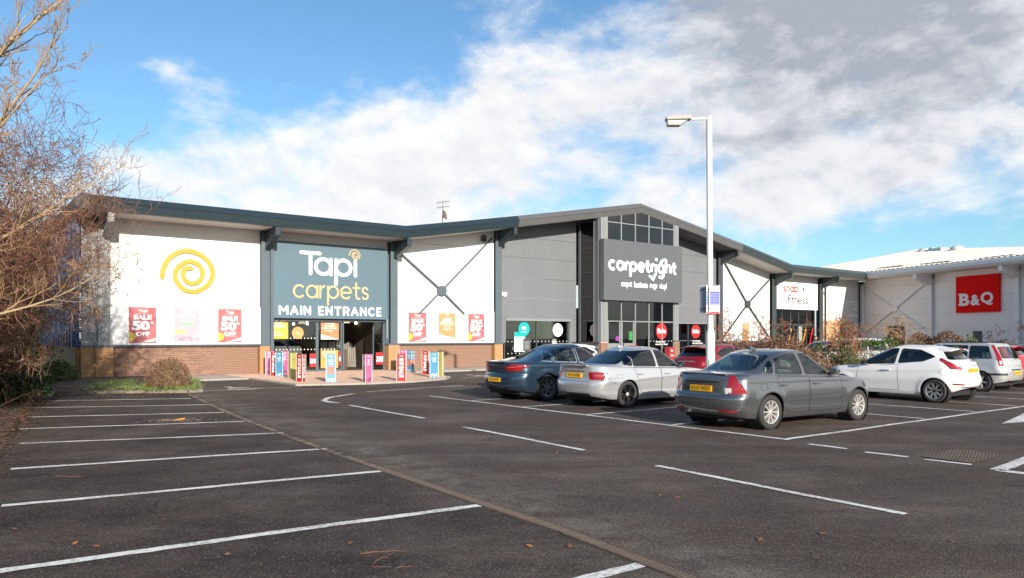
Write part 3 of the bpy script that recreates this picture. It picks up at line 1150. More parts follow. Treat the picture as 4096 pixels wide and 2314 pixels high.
def shop_room(b, s0, s1, n, z0, z1, depth=9.0, lights=(), floor=None, backs=None):
    """the dim room behind the glass: five sides, open to the front"""
    mb = MB()
    y0, y1 = -n, -n + depth
    c = [(s0, y0, z0), (s1, y0, z0), (s1, y1, z0), (s0, y1, z0), (s0, y0, z1), (s1, y0, z1), (s1, y1, z1), (s0, y1, z1)]
    mb.add(c, [(0, 1, 2, 3), (4, 7, 6, 5), (0, 3, 7, 4), (1, 5, 6, 2), (2, 6, 7, 3)])
    mb.build('shop_interior', backs or M_DARK, b.root)


def pane(b, s0, s1, n, z0, z1, m=None, name='glass_pane'):
    return b.box(name, m or M_SHOPGLASS, s0, s1, n - .012, n, z0, z1)


def bar(b, s0, s1, n0, n1, z0, z1, m, name='window_frame'):
    return b.box(name, m, s0, s1, n0, n1, z0, z1)


# ---------------------------------------------------------------- white unit with the blue eaves
A = Bld('white_shop_unit', 'white clad shop with slate blue eaves, brick plinth and wide glazed main entrance')
wall_top = lambda s: ztop(s) - 0.56
A.cladding(M_WHITE, 0.19, 6.2, -0.15, PLINTH + .08, wall_top, 1.02)
A.cladding(M_WHITE, 12.97, 19.0, -0.15, PLINTH + .08, wall_top, 1.02)
A.box('lower_board', M_BOARD, 0.30, 6.22, -0.149, -0.10, PLINTH + .09, 2.99)
A.box('lower_board', M_BOARD, 12.90, 19.0, -0.149, -0.10, PLINTH + .09, 3.07)
for s0, s1 in ((0.33, 6.12), (13.05, 18.88)):
    A.box('plinth_flashing', M_DGREY, s0, s1, -0.3, -0.07, PLINTH, PLINTH + .045)
    A.box('plinth_drip', M_STEEL, s0, s1, -0.3, -0.05, PLINTH + .046, PLINTH + .075)
n_single = brickwork(A.root, 0.33, 6.12, -0.20, Z0, PLINTH, M_BRICKB, True, 'brick', limit=4.1)
brickwork(A.root, 13.05, 18.88, -0.20, Z0, PLINTH, M_BRICKB, False, 'plinth_brick')
A.box('plinth_core', M_MORT, 0.33, 6.12, -0.6, -0.26, Z0, PLINTH)
A.box('plinth_core', M_MORT, 13.05, 18.88, -0.6, -0.26, Z0, PLINTH)
pier(A, -0.30, 0.33, -0.5, 0.12, True)
pier(A, -0.78, -0.31, -0.6, 0.02, True)
pier(A, 6.12, 6.72, -0.5, 0.12, False)
pier(A, 12.45, 13.05, -0.5, 0.12, False)
pier(A, 18.88, 19.42, -0.5, 0.12, False)
for k, m in ((0, M_ALU), (1, M_STEEL), (2, M_STEEL), (3, M_STEEL)):
    s = k * BAY
    zt = ztop(s) - 0.62
    A.column(s, -0.22, 0.10, PLINTH + .077, zt - .02, m, wd=0.40)
    A.rafter(s, zt, M_ALU if k == 0 else M_BLUE, M_ALU if k == 0 else M_STEEL)
A.box('wing_panel', M_ALU, -0.76, -0.21, -0.2, -0.10, PLINTH + .077, 6.0)
A.box('downpipe', M_STEEL, 6.56, 6.70, 0.13, 0.24, Z0, 6.3)
A.fascia(-0.75, 19.3, M_BLUE)
for s0, s1 in ((-0.7, 6.3), (6.46, 12.69), (12.85, 19.07)):
    A.soffit(s0, s1)
A.roof(-0.75, 12.77, M_BLUE)
A.roof(12.77, 19.3, M_BLUE)
# end wall in blue sheeting, with pressed ribs, and the eaves that turn back along it
blue_sheet = mat('bright_blue_sheet', srgb(10, 66, 108), 0.5, var=0.08, vscale=1)
A.box('end_wall', blue_sheet, -0.92, -0.80, -24, -0.25, PLINTH, 6.4)
for i in range(8):
    A.box('wall_rib', blue_sheet, -1.02, -0.921, -0.9 - i * 0.9, -0.55 - i * 0.9, PLINTH, 6.3)
A.box('end_plinth', M_BRICKO[0], -0.93, -0.79, -24, -0.26, Z0, PLINTH - .002)
side_brick(A, -0.94, -6, -0.26, Z0, PLINTH, M_BRICKO, 'buff_end_brick')
mb = MB()
prof = [(-0.75, 0), (-1.0, -0.01), (-1.25, -.26), (-1.12, -.60), (-0.75, -.58)]
mb.prism(prof, lambda s, z, d: (s, -d, 7.0 + z), 1.79, -24)
mb.build('gable_fascia', M_BLUE, A.root)
# entrance: sign beam, frame, panes
A.box('header_panel', M_PALE, 6.70, 12.45, -0.2, -0.08, 6.02, 6.42)
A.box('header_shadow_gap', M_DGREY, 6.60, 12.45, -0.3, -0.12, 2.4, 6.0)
NG = -0.30
zt = 2.50
for px0, px1 in ((1262, 1272.5), (1361.5, 1366), (1369, 1374), (1531.5, 1537), (1540, 1546)):
    s0, s1 = FS(px0, 1400, NG)[0], FS(px1, 1400, NG)[0]
    bar(A, s0, s1, NG - .05, NG + .05, PAVE_Z, zt, M_STEEL, 'door_frame')
sL = 6.72
bar(A, sL, FS(1262, 1400, NG)[0] - .002, NG - .04, NG + .04, PAVE_Z, PAVE_Z + .09, M_STEEL, 'bottom_rail')
bar(A, FS(1272.5, 1400, NG)[0] + .002, FS(1361.5, 1400, NG)[0] - .002, NG - .04, NG + .04, PAVE_Z, PAVE_Z + .09, M_STEEL, 'bottom_rail')
pane(A, sL, FS(1262, 1400, NG)[0] - .01, NG, PAVE_Z + .09, zt)
pane(A, FS(1272.5, 1400, NG)[0] + .01, FS(1361.5, 1400, NG)[0] - .01, NG, PAVE_Z + .09, zt)
sd0, sd1 = FS(1496, 1400, NG)[0], FS(1531, 1400, NG)[0]
pane(A, sd0, sd1, NG - .06, PAVE_Z + .05, zt, name='sliding_door')
bar(A, sd0 - .04, sd0 - .002, NG - .10, NG - .02, PAVE_Z + .03, zt - .3, M_STEEL, 'door_stile')
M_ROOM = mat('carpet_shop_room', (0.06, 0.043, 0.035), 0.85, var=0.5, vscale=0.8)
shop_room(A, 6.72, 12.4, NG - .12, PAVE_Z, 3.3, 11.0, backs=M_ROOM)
lampm = mat('warm_lamp', (1, 0.9, 0.7), 0.5, emit=(1.0, 0.85, 0.62), estr=9.0)
pend = mat('brass_pendant', (0.45, 0.33, 0.15), 0.35, 0.7)
for i, (px, py, dep) in enumerate(((1126, 1281, 2.5), (1228, 1285, 2.0), (1229, 1296, 4.0), (1174, 1297, 3.5), (1423, 1293, 3.0), (1448, 1292, 4.0))):
    s, z = FS(px, py, NG - dep)
    mb = MB(); mb.disc((0, 0, 0), 0.07, seg=12)
    me = mb.mesh('spot_lamp')
    o = link('spot_lamp', me, lampm, A.root)
    o.location = (s, -(NG - dep), z); o.rotation_euler = (R(90), 0, 0)
for i in range(16):
    s, z = 7.0 + rnd.uniform(0, 5.0), 2.62 + rnd.uniform(-.18, .25)
    mb = MB(); mb.disc((0, 0, 0), 0.06, seg=10)
    o = link('spot_lamp', mb.mesh('spot_lamp'), lampm, A.root)
    o.location = (s, 1.5 + rnd.uniform(0, 6), z); o.rotation_euler = (R(90), 0, 0)
# carpet racks and rolls standing in the room
for i, (s, dep, w_, h_, c_) in enumerate(((7.2, 3.2, 1.5, 1.6, (.20, .15, .11)), (9.0, 4.0, 1.3, 1.5, (.10, .06, .12)), (10.9, 5.5, 1.2, 1.9, (.24, .17, .12)), (8.0, 6.5, 3.0, 2.0, (.13, .10, .08)), (11.8, 2.6, .7, 1.35, (.22, .2, .18)))):
    m_ = mat('rack_%d' % i, c_, .85, var=.3, vscale=2)
    rk = A.box('carpet_rack', M_DARK, s - w_ / 2, s + w_ / 2, NG - dep - .6, NG - dep - .5, PAVE_Z, PAVE_Z + h_)
    for k in range(6):
        mb = MB(); mb.tube([(s - w_ / 2 + w_ * (k + .5) / 6, -(NG - dep), PAVE_Z + .05), (s - w_ / 2 + w_ * (k + .5) / 6, -(NG - dep - .1), PAVE_Z + h_ * rnd.uniform(.75, 1))], w_ / 13, 8)
        mb.build('carpet_roll', m_, rk)
for i, (px, py, dep) in enumerate(((1155, 1281, 2.5), (1207, 1291, 2.0), (1385, 1288, 2.5), (1454, 1284, 3.0))):
    s, z = FS(px, py, NG - dep)
    mb = MB(); mb.lathe([(0.05, .10), (0.10, .06), (0.19, -.06), (0.18, -.06), (0.05, .05)], 14)
    o = mb.build('pendant_lamp', mat('lit_pendant', (0.6, 0.5, 0.3), 0.5, emit=(1.0, 0.8, 0.45), estr=0.9), A.root, smooth=True)
    o.location = (s, -(NG - dep), z)
    mb = MB(); mb.tube([(0, 0, .1), (0, 0, .6)], .012, 6); mb.build('cord', M_BLACK, o)
# dots across the glass
mb = MB()
for zz in (1.62, 1.10):
    s = 7.0
    while s < 9.9:
        if abs(s - 8.95) > 0.1:
            mb.add([(s + .028 * math.cos(g), -(NG + .003), zz + .028 * math.sin(g)) for g in [i * math.pi / 5 for i in range(10)]], [tuple(range(10))])
        s += 0.165
mb.build('glass_dots', mat('frosted_dot', (0.75, 0.75, 0.75), 0.6), A.root)

# ---------------------------------------------------------------- grey unit with the glazed gable
B = Bld('grey_shop_unit', 'grey clad shop with tall glazed gable bay rising to the roof ridge')
wall_topB = lambda s: ztop(s) - 0.57
# left wall above and beside the shop window
B.cladding(M_GREY, 19.33, 25.0, -0.12, 2.72, wall_topB, 1.14)
B.box('wall_strip', M_GREY, 19.33, 19.80, -0.18, -0.12, PLINTH + .08, 2.71)
B.box('wall_strip', M_GREY, 24.62, 25.0, -0.18, -0.12, PLINTH + .08, 2.71)
B.box('window_reveal', M_ALU, 24.56, 24.62, -0.5, -0.119, Z0, 2.72)
B.box('window_header', M_ALU, 19.80, 24.62, -0.18, -0.08, 2.58, 2.72)
brickwork(B.root, 24.62, 25.2, -0.10, Z0, PLINTH, M_BRICKO, False, 'buff_brick')
for s0, s1 in ((19.83, 22.1), (22.16, 24.52)):
    pane(B, s0, s1, -0.32, Z0 + .08, 2.57)
for s in (19.80, 22.1, 24.5):
    bar(B, s, s + .06, -.36, -.28, Z0, 2.57, M_DGREY)
bar(B, 19.86, 24.5, -.35, -.29, Z0, Z0 + .08, M_DGREY)
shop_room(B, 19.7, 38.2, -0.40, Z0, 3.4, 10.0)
# return of the glazed bay, dark posts and panes
SG = 25.2
for n0, n1 in ((-0.12, 0.06), (1.30, 1.60)):
    B.shear('bay_post', mat('bay_post_grey', srgb(92, 98, 106), 0.4), SG - .04, SG + .10, n0, n1, lambda s: Z0, wall_topB)
B.box('bay_mullion', M_ALU, SG - .06, SG - .03, 1.22, 1.27, Z0 + 1.3, 8.4)
zr = [PLINTH + .12, 2.62, 4.05, 5.45, 6.85, 8.4]
for a, c in zip(zr, zr[1:]):
    B.box('glass_pane', M_SKYGLASS, SG, SG + .012, 0.07, 1.29, a + .02, c - .02)
    B.box('bay_rail', M_DGREY, SG - .02, SG + .03, 0.06, 1.30, c - .02, c + .02)
B.box('bay_sill', M_DGREY, SG - .1, SG + .15, -.10, 1.7, PLINTH + .02, PLINTH + .10)
side_brick(B, SG - .02, -.1, 1.64, Z0, PLINTH + .02, M_BRICKB)
NF = 1.70
# front corner posts and curtain wall
def gable(s): return ztop(s) - 0.60
s_mull = [25.78, 26.93, 28.12, 29.30, 30.48, 31.56]
for a, c in ((25.24, 25.48), (25.50, 25.74), (31.60, 31.78), (31.80, 31.98)):
    B.shear('corner_post', M_ALU, a, c, NF - .25, NF + .04, lambda s: PLINTH + .1, gable)
brickwork(B.root, 25.22, 25.78, NF + .06, Z0, PLINTH + .1, M_BRICKB, False, 'pier_brick')
brickwork(B.root, 31.58, 32.05, NF + .06, Z0, PLINTH + .1, M_BRICKB, False, 'pier_brick')
B.box('pier_cap', M_DGREY, 31.5, 32.12, NF - .3, NF + .12, PLINTH + .1, PLINTH + .16)
for s in s_mull:
    B.shear('mullion', M_ALU, s - .035, s + .035, NF - .08, NF + .02, lambda q: Z0, gable)
for i, (a, c) in enumerate(zip(s_mull, s_mull[1:])):
    a2, c2 = a + .036, c - .036
    mid = (a + c) / 2
    bar(B, a2, c2, NF - .06, NF + .01, 2.56, 2.63, M_ALU, 'transom')
    bar(B, a2, c2, NF - .06, NF + .01, 8.36, 8.42, M_ALU, 'transom')
    pane(B, a2, c2, NF - .03, 2.64, 3.9, M_SKYGLASS)
    pane(B, a2, c2, NF - .03, 7.1, 8.35, M_SKYGLASS)
    mb = MB()
    ss = [a2, c2] if not (a2 < 28.73 < c2) else [a2, 28.73, c2]
    vs = [(s, -(NF - .03), 8.43) for s in ss] + [(s, -(NF - .03), max(8.44, gable(s))) for s in ss]
    k = len(ss)
    mb.add(vs, [(j, j + 1, k + j + 1, k + j) for j in range(k - 1)])
    mb.build('glass_pane', M_SKYGLASS, B.root)
    if i < 2:
        d = B.box('door', M_ALU, a2 + .01, c2 - .01, NF - .07, NF - .02, Z0 + .02, PLINTH + .02)
        B.box('door_stile', M_ALU, a2 + .01, a2 + .10, NF - .07, NF - .02, PLINTH + .021, 2.55)
        B.box('door_stile', M_ALU, c2 - .10, c2 - .01, NF - .07, NF - .02, PLINTH + .021, 2.55)
        pane(B, a2 + .1, c2 - .1, NF - .05, PLINTH + .02, 2.5)
        B.box('handle', M_DGREY, (c2 - .16) if i == 0 else (a2 + .12), (c2 - .13) if i == 0 else (a2 + .15), NF - .02, NF + .04, 0.75, 1.35, parent=d)
    else:
        pane(B, a2, c2, NF - .03, Z0 + .1, 2.55)
        bar(B, a2, c2, NF - .06, NF + .01, Z0, Z0 + .1, M_ALU, 'bottom_rail')
shop_room(B, 25.35, 31.6, NF - .12, 7.0, 8.35, 4.5, backs=mat('upper_room', (0.03, 0.032, 0.035), 0.8))
for zz, s0, s1 in ((7.75, 25.9, 26.85), (7.62, 27.0, 29.0)):
    B.box('light_fitting', mat('white_fitting', (0.7, 0.7, 0.7), 0.5), s0, s1, NF - 1.2, NF - 1.1, zz, zz + .07)
# right wall
B.cladding(M_GREY, 32.05, 38.1, -0.12, 2.66, wall_topB, 1.14)
B.box('wall_strip', M_GREY, 37.2, 38.1, -0.18, -0.12, Z0, 2.65)
B.box('window_header', M_ALU, 32.1, 37.2, -0.18, -0.08, 2.56, 2.65)
for s0, s1 in ((32.1, 33.7), (33.76, 35.3), (35.36, 37.1)):
    pane(B, s0, s1, -.32, Z0 + .08, 2.56)
for s in (33.7, 35.3, 37.14):
    bar(B, s, s + .06, -.36, -.28, Z0, 2.56, M_DGREY)
B.column(38.3, -0.22, 0.12, Z0, ztop(38.3) - .64, M_DGREY, wd=0.5)
B.rafter(38.3, ztop(38.3) - .62, M_DGREY, M_GREEN)
B.fascia(19.3, 28.73, M_GFASC, 2.9)
B.fascia(28.73, 38.6, M_GFASC, 2.9)
for s0, s1 in ((19.4, 25.14), (32.05, 38.2)):
    B.soffit(s0, s1, m=mat('dark_soffit', (0.10, 0.10, 0.105), 0.6, var=0.1))
B.roof(19.3, 28.73, M_GFASC)
B.roof(28.73, 38.6, M_GFASC)
mb = MB()
for s in [20.1 + .27 * i for i in range(17)] + [29.5 + .27 * i for i in range(8)] + [34.3 + .27 * i for i in range(9)]:
    nn = -0.318 if s < 25 or s > 32 else NF - .028
    for zz in ((1.42,) if s > 25 else (1.42, .75)):
        mb.add([(s + .03 * math.cos(g), -nn, zz + .03 * math.sin(g)) for g in [i * math.pi / 4 for i in range(8)]], [tuple(range(8))])
mb.build('glass_dots', MATS['frosted_dot'], B.root)

# ---------------------------------------------------------------- gym unit
D = Bld('gym_unit', 'pale clad gym with green grey eaves and columns at the far end of the row')
D.cladding(M_PALE, 38.6, 44.45, -0.15, 1.2, wall_topB, 1.14)
D.cladding(M_PALE, 51.3, 57.2, -0.15, 1.2, wall_topB, 1.14)
D.box('plinth', M_BRICKO[0], 38.6, 44.45, -0.3, -.12, Z0, 1.18)
D.box('plinth', M_BRICKO[0], 51.3, 57.2, -0.3, -.12, Z0, 1.18)
orange = mat('orange_vinyl', (0.52, 0.31, 0.16), 0.5, var=0.1, vscale=2)
D.box('orange_vinyl_panel', orange, 51.5, 56.4, -.149, -.13, 1.30, 2.98)
D.box('orange_vinyl_panel', orange, 41.1, 41.9, -.149, -.13, 1.30, 2.7)
brace(D, [(38.7, 7.2), (44.2, 5.9), (38.9, 1.7), (44.2, 1.7)], (41.6, 4.05), -.05, M_GREEN)
for k, m in ((7, M_GREEN), (8, M_GREEN), (9, M_DGREY)):
    s = k * BAY
    D.column(s, -0.22, 0.10, Z0, ztop(s) - .64, m, wd=0.5)
    if k < 9: D.rafter(s, ztop(s) - .62, M_GREEN, M_STEEL)
D.box('downpipe', M_GREEN, 51.45, 51.58, .12, .22, Z0, 6.2)
D.box('header_panel', M_PALE, 44.95, 50.85, -.2, -.1, 5.9, 6.42)
NGY = -.25
for i in range(6):
    s = 45.0 + i * 1.11
    bar(D, s, s + .07, NGY - .05, NGY + .05, Z0, 3.8, M_GREEN, 'mullion')
    if i < 5:
        pane(D, s + .08, s + 1.10, NGY, Z0 + .05, 2.55)
        bar(D, s + .072, s + 1.108, NGY - .04, NGY + .04, 2.56, 2.66, M_GREEN, 'transom')
        pane(D, s + .08, s + 1.10, NGY, 2.67, 3.8, M_SKYGLASS)
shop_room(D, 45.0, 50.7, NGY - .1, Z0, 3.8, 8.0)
for i, (s, col, z0, z1, lean) in enumerate(((46.9, (250, 190, 70), 1.0, 2.3, .45), (48.9, (240, 150, 40), 1.0, 2.3, .45), (49.9, (225, 20, 30), 1.1, 2.4, .45))):
    mb = MB()
    mb.prism([(s, z0), (s + .12, z0), (s + .12 + lean, z1), (s + lean, z1)], lambda a, b_, d: (a, -(NGY + .004) - d, b_), 0, .004)
    mb.build('window_stripe', flat('stripe_%d' % i, col), D.root)
D.box('window_poster', mat('pale_poster', (0.35, 0.38, 0.36), 0.5), 48.3, 48.9, NGY + .003, NGY + .006, 1.0, 2.5)
D.fascia(38.6, 44.7, M_GREEN)
D.fascia(44.7, 55.4, M_GREEN)
for s0, s1 in ((38.7, 44.62), (44.78, 51.0), (51.15, 57.3)):
    D.soffit(s0, s1, m=M_SOFF)
D.roof(38.6, 44.7, M_GREEN)
D.roof(44.7, 57.4, M_GREEN)

# bracing of the white unit
brace(A, [(13.08, 5.95), (18.80, 7.05), (14.30, 2.9), (17.0, 2.9)], (15.6, 4.08), -0.03, M_STEEL)

# ---------------------------------------------------------------- white warehouse store beyond
QW = Vector((0.2953, -0.9554, 0)).normalized()           # along its front, towards the camera
QN = Vector((-QW.y * -1, -QW.x, 0))
QN = Vector((-0.9554, -0.2953, 0)).normalized()          # out of its front
QO = Vector((29.75, 64.25, 0))
QRZ = math.atan2(QW.y, QW.x)


def FQ(px, py, n=0.0):
    t = (px - CX) / F_PX
    p = QO + QN * n
    q = (t * p.y - p.x) / (QW.x - t * QW.y)
    return q, EYE - (py - YH) * (p.y + q * QW.y) / F_PX


M_STORE = mat('store_cladding', (0.88, 0.84, 0.83), 0.5, var=0.03, vscale=0.6, dirt=(0.70, 0.66, 0.64), dscale=0.8, damt=0.15)
E_ = Bld('warehouse_store', 'white clad warehouse store with corrugated roof and red square sign on its front', o=QO, rz=QRZ)
for i in range(6):
    z = 0.0 + i * 1.16
    for a in (0.25, 7.35, 14.35):
        E_.box('cladding_panel', M_STORE, a, a + 6.75, -.2, -.12, max(z, .1), min(z + 1.148, 6.45))
for q in (0.1, 7.1, 14.15, 21.2):
    E_.column(q, -.2, .12, 0.0, 6.1, M_STORE, wd=.34)
    if q > 1:
        E_.rafter(q, 6.40, M_STORE, M_STORE, wd=.2, n1=1.5)
hub = FQ(3579, 1236)
brace(E_, [FQ(3450, 1150), FQ(3715, 1120), FQ(3460, 1330), FQ(3690, 1312)], hub, -.03, M_STORE, .07)
d0, d1 = FQ(3550, 1305, -.11), FQ(3620, 1303, -.11)
E_.box('service_door', mat('brown_door', (0.06, 0.045, 0.04), 0.6), d0[0], d1[0], -.118, -.09, 0.05, d0[1])
mb = MB()
# eaves: fascia, soffit, corrugated roof rising to the ridge
mb.prism([(-.2, 6.46), (1.55, 6.44), (1.75, 6.62), (1.75, 6.86), (1.6, 6.95), (-.2, 6.95)], lambda n, z, d: (d, -n, z), -1.6, 40)
mb.build('eaves_fascia', mat('store_fascia', (0.80, 0.79, 0.78), 0.5, var=0.03), E_.root)
roofm = mat('white_roof_sheet', (0.74, 0.71, 0.65), 0.55, var=0.06, vscale=0.6, dirt=(0.55, 0.47, 0.32), dscale=0.35, damt=0.8, stretch=(1, .25, 1))
mb = MB()
q = -22.0
RID_N = -15.0
ridge_z = lambda q: (10.09 + (q + 22) * .0372) if q < -8.8 else max(9.0, 10.58 - (q + 8.8) * .0905)
while q < 40:
    # trapezoid ribs running up the slope
    pr = [(q, 0.0), (q + .10, 0.045), (q + .2, 0.045), (q + .30, 0.0), (q + .45, 0.0)]
    for (a, ha), (c, hc) in zip(pr, pr[1:]):
        mb.add([(a, -1.65, 6.955 + ha), (c, -1.65, 6.955 + hc), (c, -RID_N, ridge_z(c) + hc), (a, -RID_N, ridge_z(a) + ha)], [(0, 1, 2, 3)])
        mb.add([(a, -RID_N, ridge_z(a) + ha), (c, -RID_N, ridge_z(c) + hc), (c, 32, 6.9 + hc), (a, 32, 6.9 + ha)], [(0, 1, 2, 3)])
    q += .45
mb.build('corrugated_roof', roofm, E_.root)
for q0 in (0.6, 5.2, 10.4):
    n0 = -1.2
    f = lambda n: 6.955 + (ridge_z(q0) - 6.955) * (1.65 - n) / (1.65 - RID_N)
    mb = MB()
    for j in range(9):
        mb.box((q0 + j * .3, 1.2 + .1 * (j % 2), f(-1.2) + .05), (.16, .3, .09))
    mb.build('roof_guard', mat('rusty_guard', (0.10, 0.085, 0.07), 0.8), E_.root)
for px, py, r in ((3697, 1004, .60), (3828, 994, .60)):
    q0, z0 = FQ(px, py, -14.0)
    mb = MB(); mb.lathe([(r * .9, -.25), (r * .9, -.02), (r, 0), (r * .96, .12), (r * .75, .26), (r * .4, .34), (0.01, .36)], 24)
    o = mb.build('roof_vent', mat('vent_plastic', (0.55, 0.55, 0.52), 0.5), E_.root, smooth=True)
    o.location = (q0, 14.0, z0 - .1)
q0, z0 = FQ(3752, 996, -14.0)
mb = MB(); mb.box((0, 0, 0), (1.5, .9, .35)); mb.box((-.5, 0, .2), (.4, .8, .12))
o = mb.build('roof_light', mat('roof_light_pale', (0.5, 0.56, 0.58), 0.3), E_.root); o.location = (q0, 14.0, z0 - .12)
E_.box('side_wall', M_STORE, -.2, 0, -30, -.2, 0, 6.4)
E_.box('notice_board', M_DGREY, FQ(3893, 1350, -.1)[0], FQ(3928, 1350, -.1)[0], -.118, -.06, FQ(3893, 1340, -.1)[1] - .68, FQ(3893, 1325, -.1)[1])
E_.box('window_poster', flat('red_poster', (200, 30, 30)), 14.9, 15.4, -.1, -.08, 2.0, 4.2)
E_.box('name_plate', mat('small_plate', (.35, .42, .5), .5), d0[0] + (d1[0] - d0[0]) * .55, d0[0] + (d1[0] - d0[0]) * .9, -.085, -.075, 1.55, 1.85)
E_.box('vent_grille', mat('vent_grey', (.5, .48, .46), .5), d0[0] + .6, d0[0] + 1.1, -.119, -.08, d0[1] + .55, d0[1] + .7)

# ------------------------------------------------------------------ signs, posters and other things on the shops
def wall_thing(name, label, cat, s, n, z, group=None):
    return empty(name, FW(s, n, z), RZ, label, cat, group)


def flat_text(parent, body, cx, cz, w, h, m, bold=0.0, depth=0.006, y=-0.004, name='lettering', spacing=1.0, mirror=False, rot=0):
    vs, fs = fit_text(body, h if rot else w, w if rot else h, bold, depth, spacing, mirror)
    mb = MB()
    if rot:
        vs = [(v[2] * rot, v[1], -v[0] * rot) for v in vs]
    mb.add([(v[0] + cx, v[1] + y, v[2] + cz) for v in vs], fs)
    return mb.build(name, m, parent)


def box_part(parent, name, m, x0, x1, y0, y1, z0, z1, bevel=0.0):
    mb = MB(); mb.bx((x0, y0, z0), (x1, y1, z1))
    return mb.build(name, m, parent, bevel=bevel)


def crop(ox, oy, k):
    return lambda x, y: (ox + x / k, oy + y / k)


YELLOW = mat('golden_yellow', (.50, .305, .03), 0.45)
CREAM = mat('cream_letter', (.52, .40, .21), 0.45)


def smooth_path(pts, n=6):
    out = []
    for i in range(len(pts) - 1):
        p0, p1, p2, p3 = pts[max(i - 1, 0)], pts[i], pts[i + 1], pts[min(i + 2, len(pts) - 1)]
        for k in range(n):
            t = k / n
            out.append(tuple(0.5 * (2 * p1[j] + (p2[j] - p0[j]) * t + (2 * p0[j] - 5 * p1[j] + 4 * p2[j] - p3[j]) * t * t +
                                    (3 * p1[j] - p0[j] - 3 * p2[j] + p3[j]) * t ** 3) for j in (0, 1)))
    out.append(tuple(pts[-1]))
    return out


SWIRL = [(1048, 660), (1062, 590), (1110, 525), (1200, 490), (1300, 520), (1362, 585), (1375, 650), (1340, 715), (1260, 755), (1180, 735), (1133, 665),
         (1150, 600), (1215, 560), (1280, 580), (1310, 635), (1290, 685), (1245, 702), (1200, 685), (1183, 640), (1198, 607), (1235, 603)]


